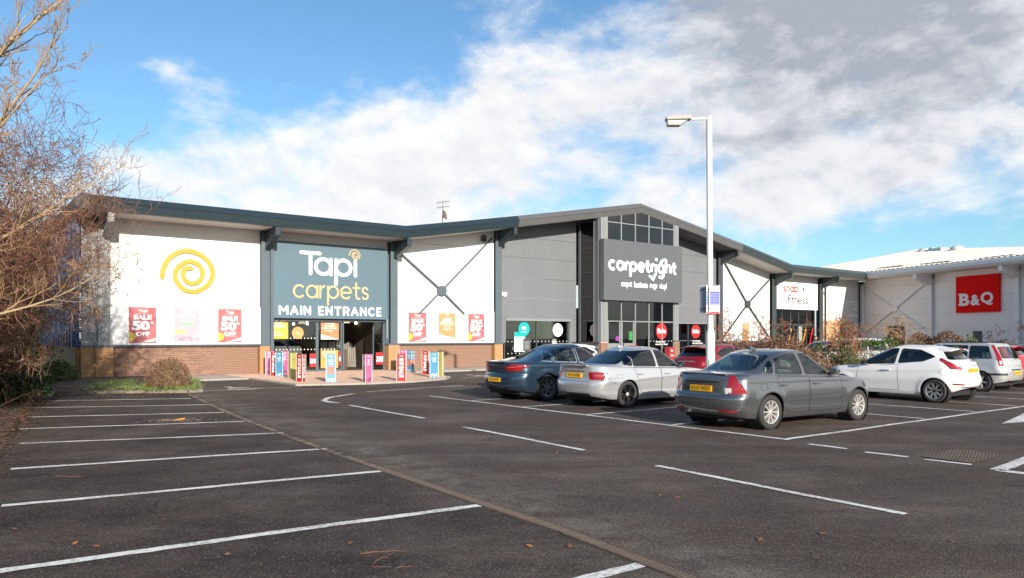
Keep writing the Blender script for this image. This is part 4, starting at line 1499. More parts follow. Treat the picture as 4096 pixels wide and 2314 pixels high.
def shop_signs():
    # yellow swirl on the left bay
    c1 = crop(0, 700, 1.616)
    pts = [FS(*c1(*p), -.08) for p in SWIRL]
    s0, z0 = min(p[0] for p in pts), min(p[1] for p in pts)
    r = wall_thing('swirl_sign', 'large golden yellow spiral emblem mounted on the white wall above the posters', 'sign', s0, -.148, z0)
    mb = MB()
    strokes_mb(mb, [smooth_path([(p[0] - s0, p[1] - z0) for p in pts])], 0.185, 0.09, lambda x, y, d: (x, -d, y))
    mb.build('spiral_band', YELLOW, r)

    # big blue sign over the entrance
    a, b = FS(1084, 969, .10), FS(1550, 1279, .10)
    w_, h_ = b[0] - a[0], 5.97 - 2.53
    r = wall_thing('entrance_sign', 'big pale blue shop sign with white and cream lettering above the main entrance', 'sign', a[0], .06, 2.53)
    box_part(r, 'sign_panel', mat('pale_blue_panel', (0.098, 0.156, 0.195), 0.35, var=0.02), 0, w_, -.05, 0, 0, h_, .004)
    c = crop(1050, 940, 4.042)
    def L(x, y):
        q = FS(*c(x, y), .12)
        return (q[0] - a[0], q[1] - 2.53)
    fn = lambda x, y, d: (x, -.052 - d, y)
    x0, zb = L(690, 690); base = L(1000, 665)[1]; xh = L(1000, 368)[1] - base
    wd = 0.185 * xh
    mb = MB()
    tl, tr, tm = L(597, 285), L(948, 303), L(776, 655)
    zt_ = (tl[1] + tr[1]) / 2
    h = wd * .95 / 2
    strokes_mb(mb, [[(tl[0] + h, zt_), (tr[0] - h, zt_)], [((tl[0] + tr[0]) / 2, zt_), ((tl[0] + tr[0]) / 2, base + h)]], wd, .03, fn)
    mb.build('letter', M_TXT, r)
    word(r, M_TXT, 'ap', 0.185, L(830, 500)[0], L(1450, 500)[0], base, xh, fn, .03, gap=.10)
    mb = MB()
    xi = (L(1470, 600)[0] + L(1530, 600)[0]) / 2
    strokes_mb(mb, [[(xi, base + h), (xi, base + xh - h)]], wd, .03, fn)
    mb.build('letter', M_TXT, r)
    # little spiral as the dot of the i
    q0, q1 = L(1390, 340), L(1575, 340)
    cxs, sc = xi - .02, (q1[0] - q0[0]) / (1389 - 1034)
    czs = base + xh + h * 1.2 + 85 * sc * 1.0
    mb = MB()
    strokes_mb(mb, [smooth_path([((p[0] - 1225) * sc + cxs, -(p[1] - 625) * sc * 1.02 + czs) for p in SWIRL], 4)], 27 * sc, .03, fn)
    mb.build('spiral_dot', CREAM, r)
    b2 = L(1100, 1040)[1]
    word(r, CREAM, 'carpets', 0.15, L(490, 930)[0], L(1722, 930)[0], b2, L(1100, 820)[1] - b2, fn, .03, gap=.09)
    b3 = L(1090, 1308)[1]
    word(r, M_TXT, 'MAIN ENTRANCE', 0.20, L(262, 1230)[0], L(1920, 1230)[0], b3, L(1090, 1158)[1] - b3, fn, .03, gap=.20)

    # grey sign on the glazed gable
    a, b = (25.18, 7.32), (31.95, 3.80)
    r = wall_thing('gable_sign', 'large grey box sign with white word and pale tick on the glazed gable', 'sign', a[0], 1.76, 3.80)
    box_part(r, 'sign_box', mat('grey_sign_panel', (0.100, 0.108, 0.119), 0.4, var=0.02), 0, b[0] - a[0], -.30, 0, 0, a[1] - b[1], .006)
    c = crop(2380, 820, 3.463)
    def L(x, y):
        q = FS(*c(x, y), 2.06)
        return (q[0] - a[0], q[1] - 3.80)
    fn = lambda x, y, d: (x, -.302 - d, y)
    bs = L(400, 925)[1]
    xh = L(240, 757)[1] - L(240, 912)[1]
    word(r, M_TXT, 'carpetright.', 0.275, L(178, 835)[0], L(1150, 900)[0], bs, xh, fn, .05, gap=.055, cap=False)
    mb = MB()
    d_ = L(843, 775)
    strokes_mb(mb, [[(d_[0] - .001, bs + xh * 1.34), (d_[0] + .001, bs + xh * 1.34)]], .30 * xh * 1.05, .05, fn)
    mb.build('letter_dot', M_TXT, r)
    mint = mat('pale_mint', srgb(190, 232, 232), 0.45)
    for poly in ([(727, 984), (768, 978), (790, 1003), (826, 944), (854, 952), (800, 1066)], [(884, 812), (912, 765), (970, 740), (938, 792), (918, 826)]):
        pl = [L(*p) for p in poly]
        mb = MB()
        mb.prism(pl, lambda x, y, d: (x, -.302 - d, y), 0, .045)
        mb.build('tick_mark', mint, r)
    q0, q1 = L(362, 1105), L(990, 1130)
    zc_ = (q0[1] + q1[1]) / 2
    for wd_, x0, x1, h_, dz in (('carpet', 362, 510, .40, -.03), ('laminate', 540, 730, .36, .03), ('rugs', 760, 860, .36, -.06), ('vinyl', 888, 990, .46, -.02)):
        a0, a1 = L(x0, 1110)[0], L(x1, 1110)[0]
        flat_text(r, wd_, (a0 + a1) / 2, zc_ + dz, a1 - a0, h_, M_TXT, .022, .02, -.304, name='word')

    # gym sign
    r = wall_thing('gym_sign', 'white gym sign with red and dark grey lettering between green grey columns', 'sign', 44.95, .06, 3.78)
    box_part(r, 'sign_panel', M_BOARD, 0, 5.48, -.10, 0, 0, 2.06, .004)
    c = crop(3060, 1050, 4.156)
    def L(x, y):
        q = FS(*c(x, y), .17)
        return (q[0] - 44.95, q[1] - 3.78)
    fn = lambda x, y, d: (x, -.102 - d, y)
    red_ = flat('sign_red', (190, 22, 24)); dark_ = flat('sign_grey', (48, 48, 50))
    bz = L(430, 496)[1]
    word(r, red_, 'snap', 0.19, L(302, 450)[0], L(553, 450)[0], bz, L(430, 400)[1] - bz, fn, .02, gap=.15)
    bz = L(545, 690)[1]
    word(r, dark_, 'fitness', 0.17, L(378, 640)[0], L(714, 640)[0], bz, L(545, 598)[1] - bz, fn, .02, gap=.17)
    mb = MB()
    i_ = L(430, 575)
    strokes_mb(mb, [[(i_[0] - .001, bz + 1.35 * (L(545, 598)[1] - bz)), (i_[0] + .001, bz + 1.35 * (L(545, 598)[1] - bz))]], .12, .02, fn)
    mb.build('letter_dot', dark_, r)
    q0, q1 = L(588, 450), L(714, 455)
    for ch, t, kw in (('2', .12, .24), ('4', .39, .26), ('/', .64, .14), ('7', .87, .24)):
        flat_text(r, ch, q0[0] + (q1[0] - q0[0]) * t, (q0[1] + q1[1]) / 2, (q1[0] - q0[0]) * kw, L(650, 415)[1] - L(650, 488)[1], MATS['sign_grey'], .012, .01, -.104, name='letter')

    # red square sign of the warehouse store
    c = crop(3500, 950, 2.238)
    def L(x, y): return FQ(*c(x, y), .10)
    p0, p1 = L(724, 678), L(1107, 322)
    r = empty('store_sign', QO + QW * p0[0] + QN * -.11 + Vector((0, 0, p0[1])), QRZ, 'red square sign with bold white letters on the white warehouse wall', 'sign')
    W_, H_ = p1[0] - p0[0], p1[1] - p0[1]
    box_part(r, 'sign_box', mat('sign_box_red', (.88, .010, .010), 0.8, spec=.1), 0, W_, -.22, 0, 0, H_, .01)
    l0, l1, lt = L(757, 612), L(1065, 600), L(900, 495)
    hh = .335 * H_
    for ch, x0, x1, kh in (('B', .095, .335, 1.0), ('&', .365, .585, .86), ('Q', .60, .885, 1.06)):
        flat_text(r, ch, W_ * (x0 + x1) / 2, H_ * .355 - hh * (1 - min(kh, 1)) / 2, W_ * (x1 - x0), hh * kh, M_TXT, .034, .03, -.225, name='letter')
    for z in (H_ * .355 - hh / 2, H_ * .355 + hh / 2 - .13):
        mb = MB()
        mb.bx((W_ * .078, -.256, z), (W_ * .13, -.224, z + .13))
        mb.build('letter_serif', M_TXT, r)


shop_signs()

RED = mat('poster_red', (.45, .115, .125), 0.45, var=0.22, vscale=2.2, detail=2)
PINK = mat('poster_pink', (.47, .34, .40), 0.45, var=0.10, vscale=2.0, detail=2)
ORG = mat('poster_orange', (.49, .26, .115), 0.45, var=0.12, vscale=2.2, detail=2)
YEL = mat('poster_yellow', (.48, .38, .05), 0.45, var=0.08, vscale=2.0)
CYAN = mat('print_cyan', (.07, .255, .44), 0.45, var=0.05)
LYEL = mat('print_lime_yellow', (.39, .36, .09), 0.45, var=0.05)
PPINK = mat('print_pink', (.44, .12, .27), 0.45, var=0.05)
RRED = mat('print_red', (.38, .022, .026), 0.45, var=0.05)
PALE = mat('poster_white', (0.78, 0.78, 0.78), 0.45)
MARK = mat('print_black', (0.05, 0.05, 0.05), 0.5)


def poster(label, s0, s1, z0, z1, n, m, kind, name='poster'):
    r = wall_thing(name, label, 'poster', s0, n, z0)
    W_, H_ = s1 - s0, z1 - z0
    box_part(r, 'sheet', m, 0, W_, -.008, 0, 0, H_)
    t = lambda b, cx, cz, w_, h_, mm=M_TXT, bold=.02, **k: flat_text(r, b, cx * W_, cz * H_, w_ * W_, h_ * H_, mm, bold, .003, -.010, **k)
    if kind == 'sale':
        t('Tapi', .50, .895, .33, .10)
        t('carpets & floors', .5, .825, .40, .022, bold=.0)
        t('SALE', .50, .72, .66, .135, bold=.05)
        t('50', .44, .49, .66, .265, bold=.05)
        t('%', .84, .575, .12, .07, bold=.03)
        t('OFF', .50, .26, .50, .115, bold=.05)
        t('selected lines only', .52, .175, .46, .022, bold=.0)
        mb = MB()
        cc = [(0.0, .10)] + [(.245 * math.cos(R(a)) + .0, .175 + .135 * math.sin(R(a))) for a in range(-90, 91, 15)]
        mb.add([(x * W_ , -.0095, y * H_) for x, y in cc[1:]], [tuple(range(len(cc) - 1))])
        mb.build('yellow_disc', YEL, r)
        mb = MB()
        for i, (y0, y1) in enumerate(((.02, .115), (.008, .06))):
            mb.add([(W_ * .25, -.0094 - i * .0004, H_ * y0), (W_ * .998, -.0094 - i * .0004, H_ * y1), (W_ * .998, -.0094 - i * .0004, H_ * (y1 + .035)), (W_ * .5, -.0094 - i * .0004, H_ * (y0 + .03))], [(0, 1, 2, 3)])
        mb.build('pale_stripe', PALE, r)
    elif kind == 'pink':
        t('Tapi', .5, .90, .30, .09)
        t('RATED BEST', .5, .77, .70, .055, bold=.03)
        t('Excellent', .55, .63, .42, .05, bold=.02)
        box_part(r, 'star_band', flat('star_green', (90, 190, 130)), W_ * .2, W_ * .8, -.0095, -.0085, H_ * .50, H_ * .565)
        t('\u2605\u2605\u2605\u2605\u2605' if False else '* * * * *', .5, .532, .5, .03, bold=.02)
        box_part(r, 'biscuit_slab', flat('print_tan', (226, 180, 120)), W_ * .02, W_ * .42, -.0095, -.0085, H_ * .23, H_ * .36)
        mb = MB()
        pr = random.Random(3)
        for i in range(70):
            x, y = pr.uniform(.02, .96), pr.uniform(.005, .20)
            if y > .21 - .13 * x: continue
            a = pr.uniform(.6, 2.6)
            l = .035
            mb.add([(W_ * x - l * math.cos(a), -.0096, H_ * y + .01 - l * math.sin(a) * .8), (W_ * x + l * math.cos(a), -.0096, H_ * y + .01 + l * math.sin(a) * .8),
                    (W_ * x + l * math.cos(a) + .016, -.0096, H_ * y + .018 + l * math.sin(a) * .8), (W_ * x - l * math.cos(a) + .016, -.0096, H_ * y + .018 - l * math.sin(a) * .8)], [(0, 1, 2, 3)])
        mb.build('scribble', MARK, r)
    elif kind == 'credit':
        t('Tapi', .48, .93, .20, .06)
        t('4 YEARS', .5, .80, .5, .06, bold=.04)
        t('INTEREST', .5, .715, .58, .06, bold=.04)
        t('FREE CREDIT', .5, .63, .82, .06, bold=.04)
        t('0% APR', .5, .53, .40, .05, bold=.02)
        t('representative', .5, .46, .5, .025, bold=.0)
        t('no deposit', .5, .41, .48, .035, bold=.02)
        mb = MB()
        mb.add([(0, -.0095, 0), (W_, -.0095, 0), (W_, -.0095, H_ * .11), (0, -.0095, H_ * .26)], [(0, 1, 2, 3)])
        mb.build('white_corner', PALE, r)
    return r


def posters():
    n = -.09
    a = [FS(*p, n) for p in ((515, 1229), (625, 1374.5))]
    poster('faded red half price sale poster at the left end of the white wall', a[0][0], a[1][0], 1.43, 2.89, n, RED, 'sale')
    a = [FS(*p, n) for p in ((697, 1232), (800, 1367))]
    poster('pale pink poster with five stars between two red sale posters', a[0][0], a[1][0], 1.49, 2.89, n, PINK, 'pink')
    a = [FS(*p, n) for p in ((872.5, 1236), (966.6, 1371))]
    poster('red sale poster on the white board left of the entrance sign', a[0][0], a[1][0], 1.44, 2.89, n, RED, 'sale')
    a = [FS(*p, n) for p in ((1634, 1251), (1705, 1368))]
    poster('red sale poster on the white board just right of the entrance', a[0][0], a[1][0], 1.43, 2.92, n, RED, 'sale')
    a = [FS(*p, n) for p in ((1755, 1254), (1822, 1368))]
    poster('orange interest free credit poster under the cross bracing', a[0][0], a[1][0], 1.43, 2.92, n, ORG, 'credit')
    a = [FS(*p, n) for p in ((1873, 1256), (1937, 1367))]
    poster('red sale poster on the white board beside the grey shop wall', a[0][0], a[1][0], 1.43, 2.91, n, RED, 'sale')
    # hung inside the entrance glass
    n = NG - .06
    c = crop(1050, 1200, 4.042)
    def rect(x0, y0, x1, y1, nn=n):
        p, q = FS(*c(x0, y0), nn), FS(*c(x1, y1), nn)
        return p[0], q[0], q[1], p[1]
    def sheet_(label, box, m, texts, cat='poster', name='window_poster', yy=-.05):
        s0, s1, z0, z1 = box
        r = wall_thing(name, label, cat, s0, NG + .004, z0)
        box_part(r, 'sheet', m, 0, s1 - s0, -.006, 0, 0, z1 - z0)
        for (b, cx, cz, w_, h_, mm, bold, mir) in texts:
            flat_text(r, b, cx * (s1 - s0), cz * (z1 - z0), w_ * (s1 - s0), h_ * (z1 - z0), mm, bold, .002, -.008, mirror=mir)
        return r
    W = M_TXT
    sheet_('bright yellow measuring and planning poster in the left entrance window', rect(118, 345, 405, 632), YEL,
           [('FREE', .45, .9, .35, .07, W, .03, False), ('MEASURING', .45, .77, .75, .07, W, .03, False), ('& PLANNING', .45, .65, .75, .07, W, .03, False),
            ('UPLIFT &', .45, .37, .55, .07, W, .03, False), ('REMOVE', .45, .22, .55, .07, W, .03, False)])
    r = sheet_('orange free credit poster hung in the middle entrance pane', rect(935, 350, 1222, 640), mat('poster_salmon', (.50, .20, .09), 0.45, var=.1),
               [('4 YEARS', .5, .88, .55, .07, W, .03, False), ('INTEREST', .5, .75, .6, .07, W, .03, False), ('FREE CREDIT', .5, .62, .85, .07, W, .03, False), ('0% APR', .45, .48, .4, .06, W, .02, False)])
    s0, s1, z0, z1 = rect(935, 350, 1222, 640)
    mb = MB(); mb.add([(0, -.0075, 0), (s1 - s0, -.0075, 0), (0, -.0075, (z1 - z0) * .28)], [(0, 1, 2)]); mb.build('white_corner', PALE, r)
    sheet_('orange poster standing low in the middle entrance pane', rect(932, 815, 1215, 1100), mat('poster_amber', (.46, .28, .08), 0.45, var=.1),
           [('BETTER BUY', .5, .88, .75, .08, W, .03, False), ('TAPI', .3, .72, .4, .08, W, .03, False)])
    sheet_('small red reversed half price sheet low on the sliding door', rect(1822, 850, 1950, 1045), RRED, [('50%', .5, .45, .9, .45, W, .03, True)])
    sheet_('red reversed sale sheet low in the left entrance window', rect(755, 870, 862, 1085), RRED, [('SALE', .5, .45, .95, .35, W, .04, True)])
    sheet_('narrow red reversed sheet beside the door post', rect(1224, 850, 1258, 1060), RRED, [('50', .5, .5, .9, .35, W, .04, True)])
    s, z = FS(*c(570, 535), NG)
    r = wall_thing('window_sticker', 'round orange sticker on the dark left entrance window', 'sticker', s, NG + .004, z - .28)
    mb = MB(); mb.add([(.28 * math.cos(g), -.003, .28 + .28 * math.sin(g)) for g in [i * math.pi / 14 for i in range(28)]], [tuple(range(28))])
    mb.build('disc', mat('sticker_orange', (.50, .28, .10), 0.45), r)
    flat_text(r, 'tapi', 0, .28, .2, .07, W, .01, .002, -.005)
    # carpet sample stands with pale rounded tops inside the window
    for i, (x0, x1, lab) in enumerate(((215, 415, 'pale beige sample stand behind the blue bollard cover'), (440, 640, 'grey white sample stand behind the olive yellow bollard cover'))):
        s0, s1, z0, z1 = rect(x0, 750, x1, 1110, NG - .5)
        r = wall_thing('sample_stand', lab, 'display stand', s0, NG - .5, PAVE_Z)
        mb = MB()
        w_, h_ = s1 - s0, z1 - PAVE_Z
        poly = [(0, 0), (.35, 0), (.38, h_ * .6), (.30, h_ * .9), (.2, h_), (.05, h_ * .97), (0, h_ * .8)]
        mb.prism(poly, lambda y, z, d: (d, -y + .38, z), 0, w_)
        mb.build('carpet_roll_cover', mat('sample_cloth', (0.62, 0.58, 0.53), 0.9, var=.15, vscale=6), r, bevel=.03)
    r = wall_thing('counter', 'dark sales counter with papers inside the middle entrance pane', 'counter', *[FS(*c(905, 800), NG - 1.2)[0], NG - 1.2, PAVE_Z])
    box_part(r, 'counter_body', mat('counter_wood', (.09, .06, .045), .5), 0, 1.5, 0, .6, 0, 1.02)
    for i in range(3):
        mb = MB(); mb.box((.3 + .4 * i, .05, 1.2), (.32, .03, .36)); mb.build('sample_card', mat('sample_card', (.5, .47, .42), .8), r)


posters()


def bollards():
    P = lambda px, yb: G(px, yb, PAVE_Z)
    # px, bottom row, colour, yaw of the edge towards the camera, kind, label
    data = [(1206, 1527, 'red', 8, 'red triangular sale bollard cover showing two faces at the corner of the paving'),
            (1323, 1529, 'cyan', 62, 'light blue bollard cover with orange boxes standing before the middle pane'),
            (1467, 1529, 'pink', -14, 'bright pink bollard cover alone in front of the open doorway'),
            (1607, 1524, 'red', 50, 'red sale bollard cover standing before the right brick pier'),
            (1123, 1507, 'cyan', 22, 'deep blue bollard cover near the left brick pier'),
            (1168, 1515, 'yellow', -12, 'olive yellow bollard cover between the blue and red covers'),
            (1100, 1503, 'red', 40, 'narrow dark red bollard cover in the shade behind the blue one'),
            (1079, 1499, 'pink', 55, 'pink bollard cover at the far left of the paving by the downpipe'),
            (1145, 1497, 'pink', 30, 'pale pink bollard cover behind the deep blue one'),
            (1614, 1486, 'pink', 35, 'pink and purple bollard cover against the brick plinth'),
            (1643, 1489, 'cyan', 8, 'blue bollard cover with red panel against the brick plinth'),
            (1706, 1497, 'red', 25, 'red sale bollard cover in front of the brick plinth'),
            (1738, 1510, 'cyan', 52, 'sky blue bollard cover at the right end of the paving'),
            (1763, 1504, 'yellow', 22, 'yellow bollard cover furthest right beside the sky blue one')]
    cols = {'red': RRED, 'cyan': CYAN, 'pink': PPINK, 'yellow': LYEL}
    white = mat('cover_fold_white', (.78, .76, .74), .5)
    for px, yb, col, yaw, lab in data:
        p = P(px, yb)
        face = math.atan2(-p.y, -p.x)
        r = empty('bollard_cover', p, face + R(yaw), lab, 'bollard', 'advertising bollard covers on the entrance paving')
        side, h = 0.34, 1.0
        rad = side / math.sqrt(3)
        tri = [(rad * math.cos(R(120 * k)), rad * math.sin(R(120 * k))) for k in range(3)]
        mb = MB()
        mb.prism(tri, lambda a, b, d: (a, b, d), 0.0, h)
        mb.build('cover', cols[col], r)
        mb = MB()
        for a, b in tri:
            mb.tube([(a * .985, b * .985, .002), (a * .985, b * .985, h - .002)], .009, 6)
        mb.build('fold_edge', white, r)
        for k in range(3):
            g = R(120 * k + 60)
            nd = Vector((math.cos(g), math.sin(g), 0))
            if (Matrix.Rotation(face + R(yaw), 3, 'Z') @ nd).dot(-p.normalized()) < 0.12: continue
            rin = rad / 2 + .002
            # face frame: X to the right as seen from outside
            fx = Vector((-math.sin(g), math.cos(g), 0))
            T = Matrix((( fx.x, -nd.x, 0, nd.x * rin), (fx.y, -nd.y, 0, nd.y * rin), (0, 0, 1, 0), (0, 0, 0, 1)))
            mb = MB()
            def put(body, cx, cz, w_, h_, bold, rot=0, mb=mb, T=T):
                vs, fs = fit_text(body, h_ if rot else w_, w_ if rot else h_, bold, .002)
                if rot: vs = [(v[2] * rot, v[1], -v[0] * rot) for v in vs]
                mb.add([T @ Vector((v[0] + cx, v[1], v[2] + cz)) for v in vs], fs)
            put('Tapi', 0, .92, .14, .06, .02)
            if col == 'red':
                put('50% OFF', 0, .71, .17, .26, .05, 1)
                put('SALE', 0, .34, .17, .42, .05, 1)
            else:
                for i, b in enumerate(('4 YEARS', 'INTEREST', 'FREE', 'CREDIT') if col == 'cyan' else ('RATED', 'BEST', 'FOR', 'SERVICE') if col == 'pink' else ('FREE', 'MEASURING', '&', 'PLANNING')):
                    put(b, 0, .80 - i * .055, .035 * len(b) * .6 + .03, .032, .02)
            mb.build('print', M_TXT if col != 'yellow' else mat('print_olive', srgb(140, 130, 60), .5), r)
            if col in ('pink', 'cyan'):
                mb = MB()
                pr = random.Random(int(px))
                for i in range(26):
                    x, z = pr.uniform(-.13, .13), pr.uniform(.02, .15)
                    a = pr.uniform(0, 3.1)
                    v = [Vector((x + q * .022 * math.cos(a) - w2 * .007 * math.sin(a), -.003, z + q * .022 * math.sin(a) + w2 * .007 * math.cos(a))) for q, w2 in ((-1, -1), (1, -1), (1, 1), (-1, 1))]
                    mb.add([T @ q for q in v], [(0, 1, 2, 3)])
                mb.build('scribble', MARK if col == 'pink' else M_TXT, r)
            if px in (1323, 1643):
                mb = MB()
                for z0, z1 in ((.40, .56), (.30, .38)):
                    mb.add([T @ Vector((x, -.004, z)) for x, z in ((-.12, z0), (.12, z0), (.12, z1), (-.12, z1))], [(0, 1, 2, 3)])
                mb.build('offer_box', flat('offer_orange', (224, 110, 80)), r)


bollards()


def stickers():
    def disc(label, px, py, rx, n, m, texts, rz=None):
        s, z = FS(px, py, n)
        rad = rx
        r = wall_thing('window_sticker', label, 'sticker', s, n + .004, z - rad)
        mb = MB(); mb.add([(rad * math.cos(g), -.003, rad + rad * math.sin(g)) for g in [i * math.pi / 16 for i in range(32)]], [tuple(range(32))])
        mb.build('disc', m, r)
        for b, cz, w_, h_, mm, bold in texts:
            flat_text(r, b, 0, rad + cz * rad, w_ * rad, h_ * rad, mm, bold, .002, -.005)
        return r
    W = M_TXT
    sr = flat('sticker_red', (222, 40, 38))
    n = -.315
    disc('round teal zero percent sticker on the left grey shop window', 2096, 1317, .40, n, mat('sticker_teal', srgb(20, 160, 165), .4), [('0%', .15, .8, .45, W, .03), ('no deposit', -.4, 1.0, .22, W, .02)])
    disc('round white half price sticker on the left grey shop window', 2231, 1321, .39, n, PALE, [('Half', .35, .85, .4, sr, .01), ('price', -.1, 1.0, .42, sr, .01)])
    disc('small dark extra twenty percent sticker low on the left grey shop window', 2217, 1369, .27, n, M_BLACK, [('Extra', .5, .9, .3, W, .01), ('20%', -.1, 1.3, .7, W, .03)])
    disc('round red sale sticker on the glazed gable right of the doors', 2646, 1326, .49, NF - .02, sr, [('Sale', .05, 1.55, .62, W, .04)])
    disc('round red sale sticker on the window nearest the lamp post', 2783, 1327, .46, n, sr, [('Sale', .05, 1.5, .6, W, .04)])
    for lab, px, py, n_ in (('white two line slogan on the gable glass under the red sticker', 2646, 1374, NF - .02), ('white two line slogan on the window glass beside the lamp post', 2790, 1370, n)):
        s, z = FS(px, py, n_)
        r = wall_thing('window_slogan', lab, 'sticker', s, n_ + .004, z - .12)
        flat_text(r, 'No one knows', -.1, .22, .8, .11, W, .02, .002, -.003)
        flat_text(r, 'more about floors', 0, .07, 1.1, .11, W, .02, .002, -.003)
    def board(label, x0, y0, x1, y1, n_, m, name='window_poster'):
        p, q = FS(x0, y0, n_), FS(x1, y1, n_)
        r = wall_thing(name, label, 'poster', p[0], n_ + .003, q[1])
        box_part(r, 'sheet', m, 0, q[0] - p[0], -.005, 0, 0, p[1] - q[1])
        return r, q[0] - p[0], p[1] - q[1]
    n = -.325
    r, w_, h_ = board('pale poster with teal head on the left grey shop window', 2057, 1329, 2100, 1408, n, PALE)
    box_part(r, 'teal_head', MATS['sticker_teal'], 0, w_, -.007, -.0055, h_ * .76, h_)
    r, w_, h_ = board('dark grey opening hours board on the left grey shop window', 2093, 1355, 2123, 1405, -.30, mat('charcoal_board', (.05, .055, .06), .5))
    for i in range(7): box_part(r, 'text_line', mat('grey_print', (.4, .4, .4), .5), w_ * .15, w_ * .8, -.007, -.0055, h_ * (.15 + .1 * i), h_ * (.18 + .1 * i))
    board('small purple notice on the left glass door', 2462, 1346, 2477, 1364, NF - .03, flat('notice_purple', (130, 60, 150)))
    board('green notice on the right glass door', 2515, 1327, 2530, 1361, NF - .03, flat('notice_green', (60, 130, 70)))
    board('tall green banner behind the glass beside the doors', 2565, 1357, 2577, 1392, NF - .2, flat('banner_green', (40, 150, 110)))
    for px, pt, w_, lab in ((2678, 1389, .42, 'red sale stand with white letters in front of the gable glazing'), (2533, 1383, .40, 'red sale stand outside the glass doors, only its top showing')):
        s, z = FS(px, pt, NF + .5)
        r = wall_thing('sale_stand', lab, 'stand', s, NF + .5, PAVE_Z)
        h_ = z - PAVE_Z
        box_part(r, 'stand_body', RRED, -w_ / 2, w_ / 2, -.2, .2, 0, h_, .01)
        flat_text(r, 'Sale', 0, h_ - .2, w_ * .6, .12, M_TXT, .02, .003, -.203)
        flat_text(r, 'Sale', 0, h_ - .5, w_ * .6, .12, M_TXT, .02, .003, -.203)


stickers()


def wall_fittings():
    s, z = FS(1937, 950, .05)
    r = wall_thing('security_camera', 'dark dome security camera high on the white wall beside the brace', 'camera', s, -.12, z - .2)
    mb = MB(); mb.lathe([(.02, .34), (.13, .30), (.16, .16), (.15, .10)], 16, Matrix.Translation((0, -.14, 0))); mb.build('housing', M_DGREY, r, smooth=True)
    mb = MB(); mb.lathe([(.145, .10), (.13, .03), (.08, -.02), (.005, -.04)], 16, Matrix.Translation((0, -.14, 0))); mb.build('dome', M_BLACK, r, smooth=True)
    box_part(r, 'bracket', M_DGREY, -.05, .05, -.05, .03, .18, .30)
    for i, (px, py, n, lab) in enumerate(((2015, 1180, -.1, 'white and green alarm box on the grey wall above the left shop window'), (3299, 1174, -.12, 'small white alarm box on the pale gym wall beside the downpipe'))):
        s, z = FS(px, py, n)
        r = wall_thing('alarm_box', lab, 'alarm box', s, n, z - .14)
        mb = MB()
        mb.prism([(-.17, .28), (.17, .28), (.15, .08), (0, 0), (-.15, .08)], lambda a, b, d: (a, -d, b), 0, .09)
        mb.build('housing', M_BOARD, r, bevel=.015)
        mb = MB()
        mb.prism([(-.10, .05), (.10, .05), (0, 0)], lambda a, b, d: (a, -d, b), .091, .096); mb.build('badge', flat('badge_green', (40, 130, 70)), r)
    s, z = FS(3420, 1238, .1)
    r = wall_thing('floodlight', 'small white light on the dark end column of the gym', 'light', s, .11, z - .06)
    box_part(r, 'lamp_head', M_BOARD, -.08, .08, -.14, 0, 0, .14, .01)
    # aerial and dish on the roof
    d = 45.5
    p = at_depth(1771, 900, d)
    r = empty('roof_aerial', (p.x, p.y, 7.45), RZ, 'thin rooftop television aerial with several rods above the valley of the roof', 'aerial')
    top = at_depth(1771, 806, d).z - 7.45
    mb = MB(); mb.tube([(0, 0, 0), (0, 0, top)], .022, 6); mb.build('mast', M_ALU, r)
    for j, zz in enumerate((top - .05, top - .35)):
        mb = MB()
        a, b = Vector((-.36, 0, zz - .07)), Vector((.40, 0, zz + .08))
        mb.tube([a, b], .014, 6)
        for k in range(8):
            q = a + (b - a) * (k / 7)
            mb.tube([q + Vector((0, -.22, 0)), q + Vector((0, .22, 0))], .008, 5)
            mb.tube([q + Vector((0, 0, -.12)), q + Vector((0, 0, .12))], .008, 5)
        mb.build('rod_array', M_ALU, r)
    r = empty('satellite_dish', (p.x + .02, p.y - .3, 7.42), RZ, 'brown satellite dish on a short pole below the rooftop aerial', 'dish')
    zc = at_depth(1771, 866, d).z - 7.42
    mb = MB(); mb.tube([(0, 0, 0), (0, 0, zc)], .03, 8); mb.build('pole', M_DGREY, r)
    mb = MB(); mb.lathe([(.005, 0), (.12, .02), (.22, .06), (.30, .12)], 20, Matrix.Translation((0, -.05, zc)) @ Matrix.Rotation(R(72), 4, 'X') @ Matrix.Rotation(R(35), 4, 'Y'))
    mb.build('reflector', mat('dish_brown', (.16, .09, .07), .6), r, smooth=True)
    mb = MB(); mb.tube([(0, -.08, zc - .1), (.05, -.4, zc + .05)], .012, 6); mb.build('feed_arm', M_DGREY, r)
    # pale service cabinet by the end wall
    g = G(296, 1488, 0.1)
    r = empty('utility_cabinet', g, RZ, 'pale grey service cabinet standing beside the blue end wall', 'cabinet')
    box_part(r, 'cabinet_body', mat('cabinet_grey', (.62, .62, .60), .6, var=.05), -.20, .20, -.25, .25, -.1, 1.3, .01)
    box_part(r, 'cabinet_lid', mat('cabinet_lid', (.70, .70, .68), .6), -.23, .23, -.28, .28, 1.301, 1.35, .005)


wall_fittings()


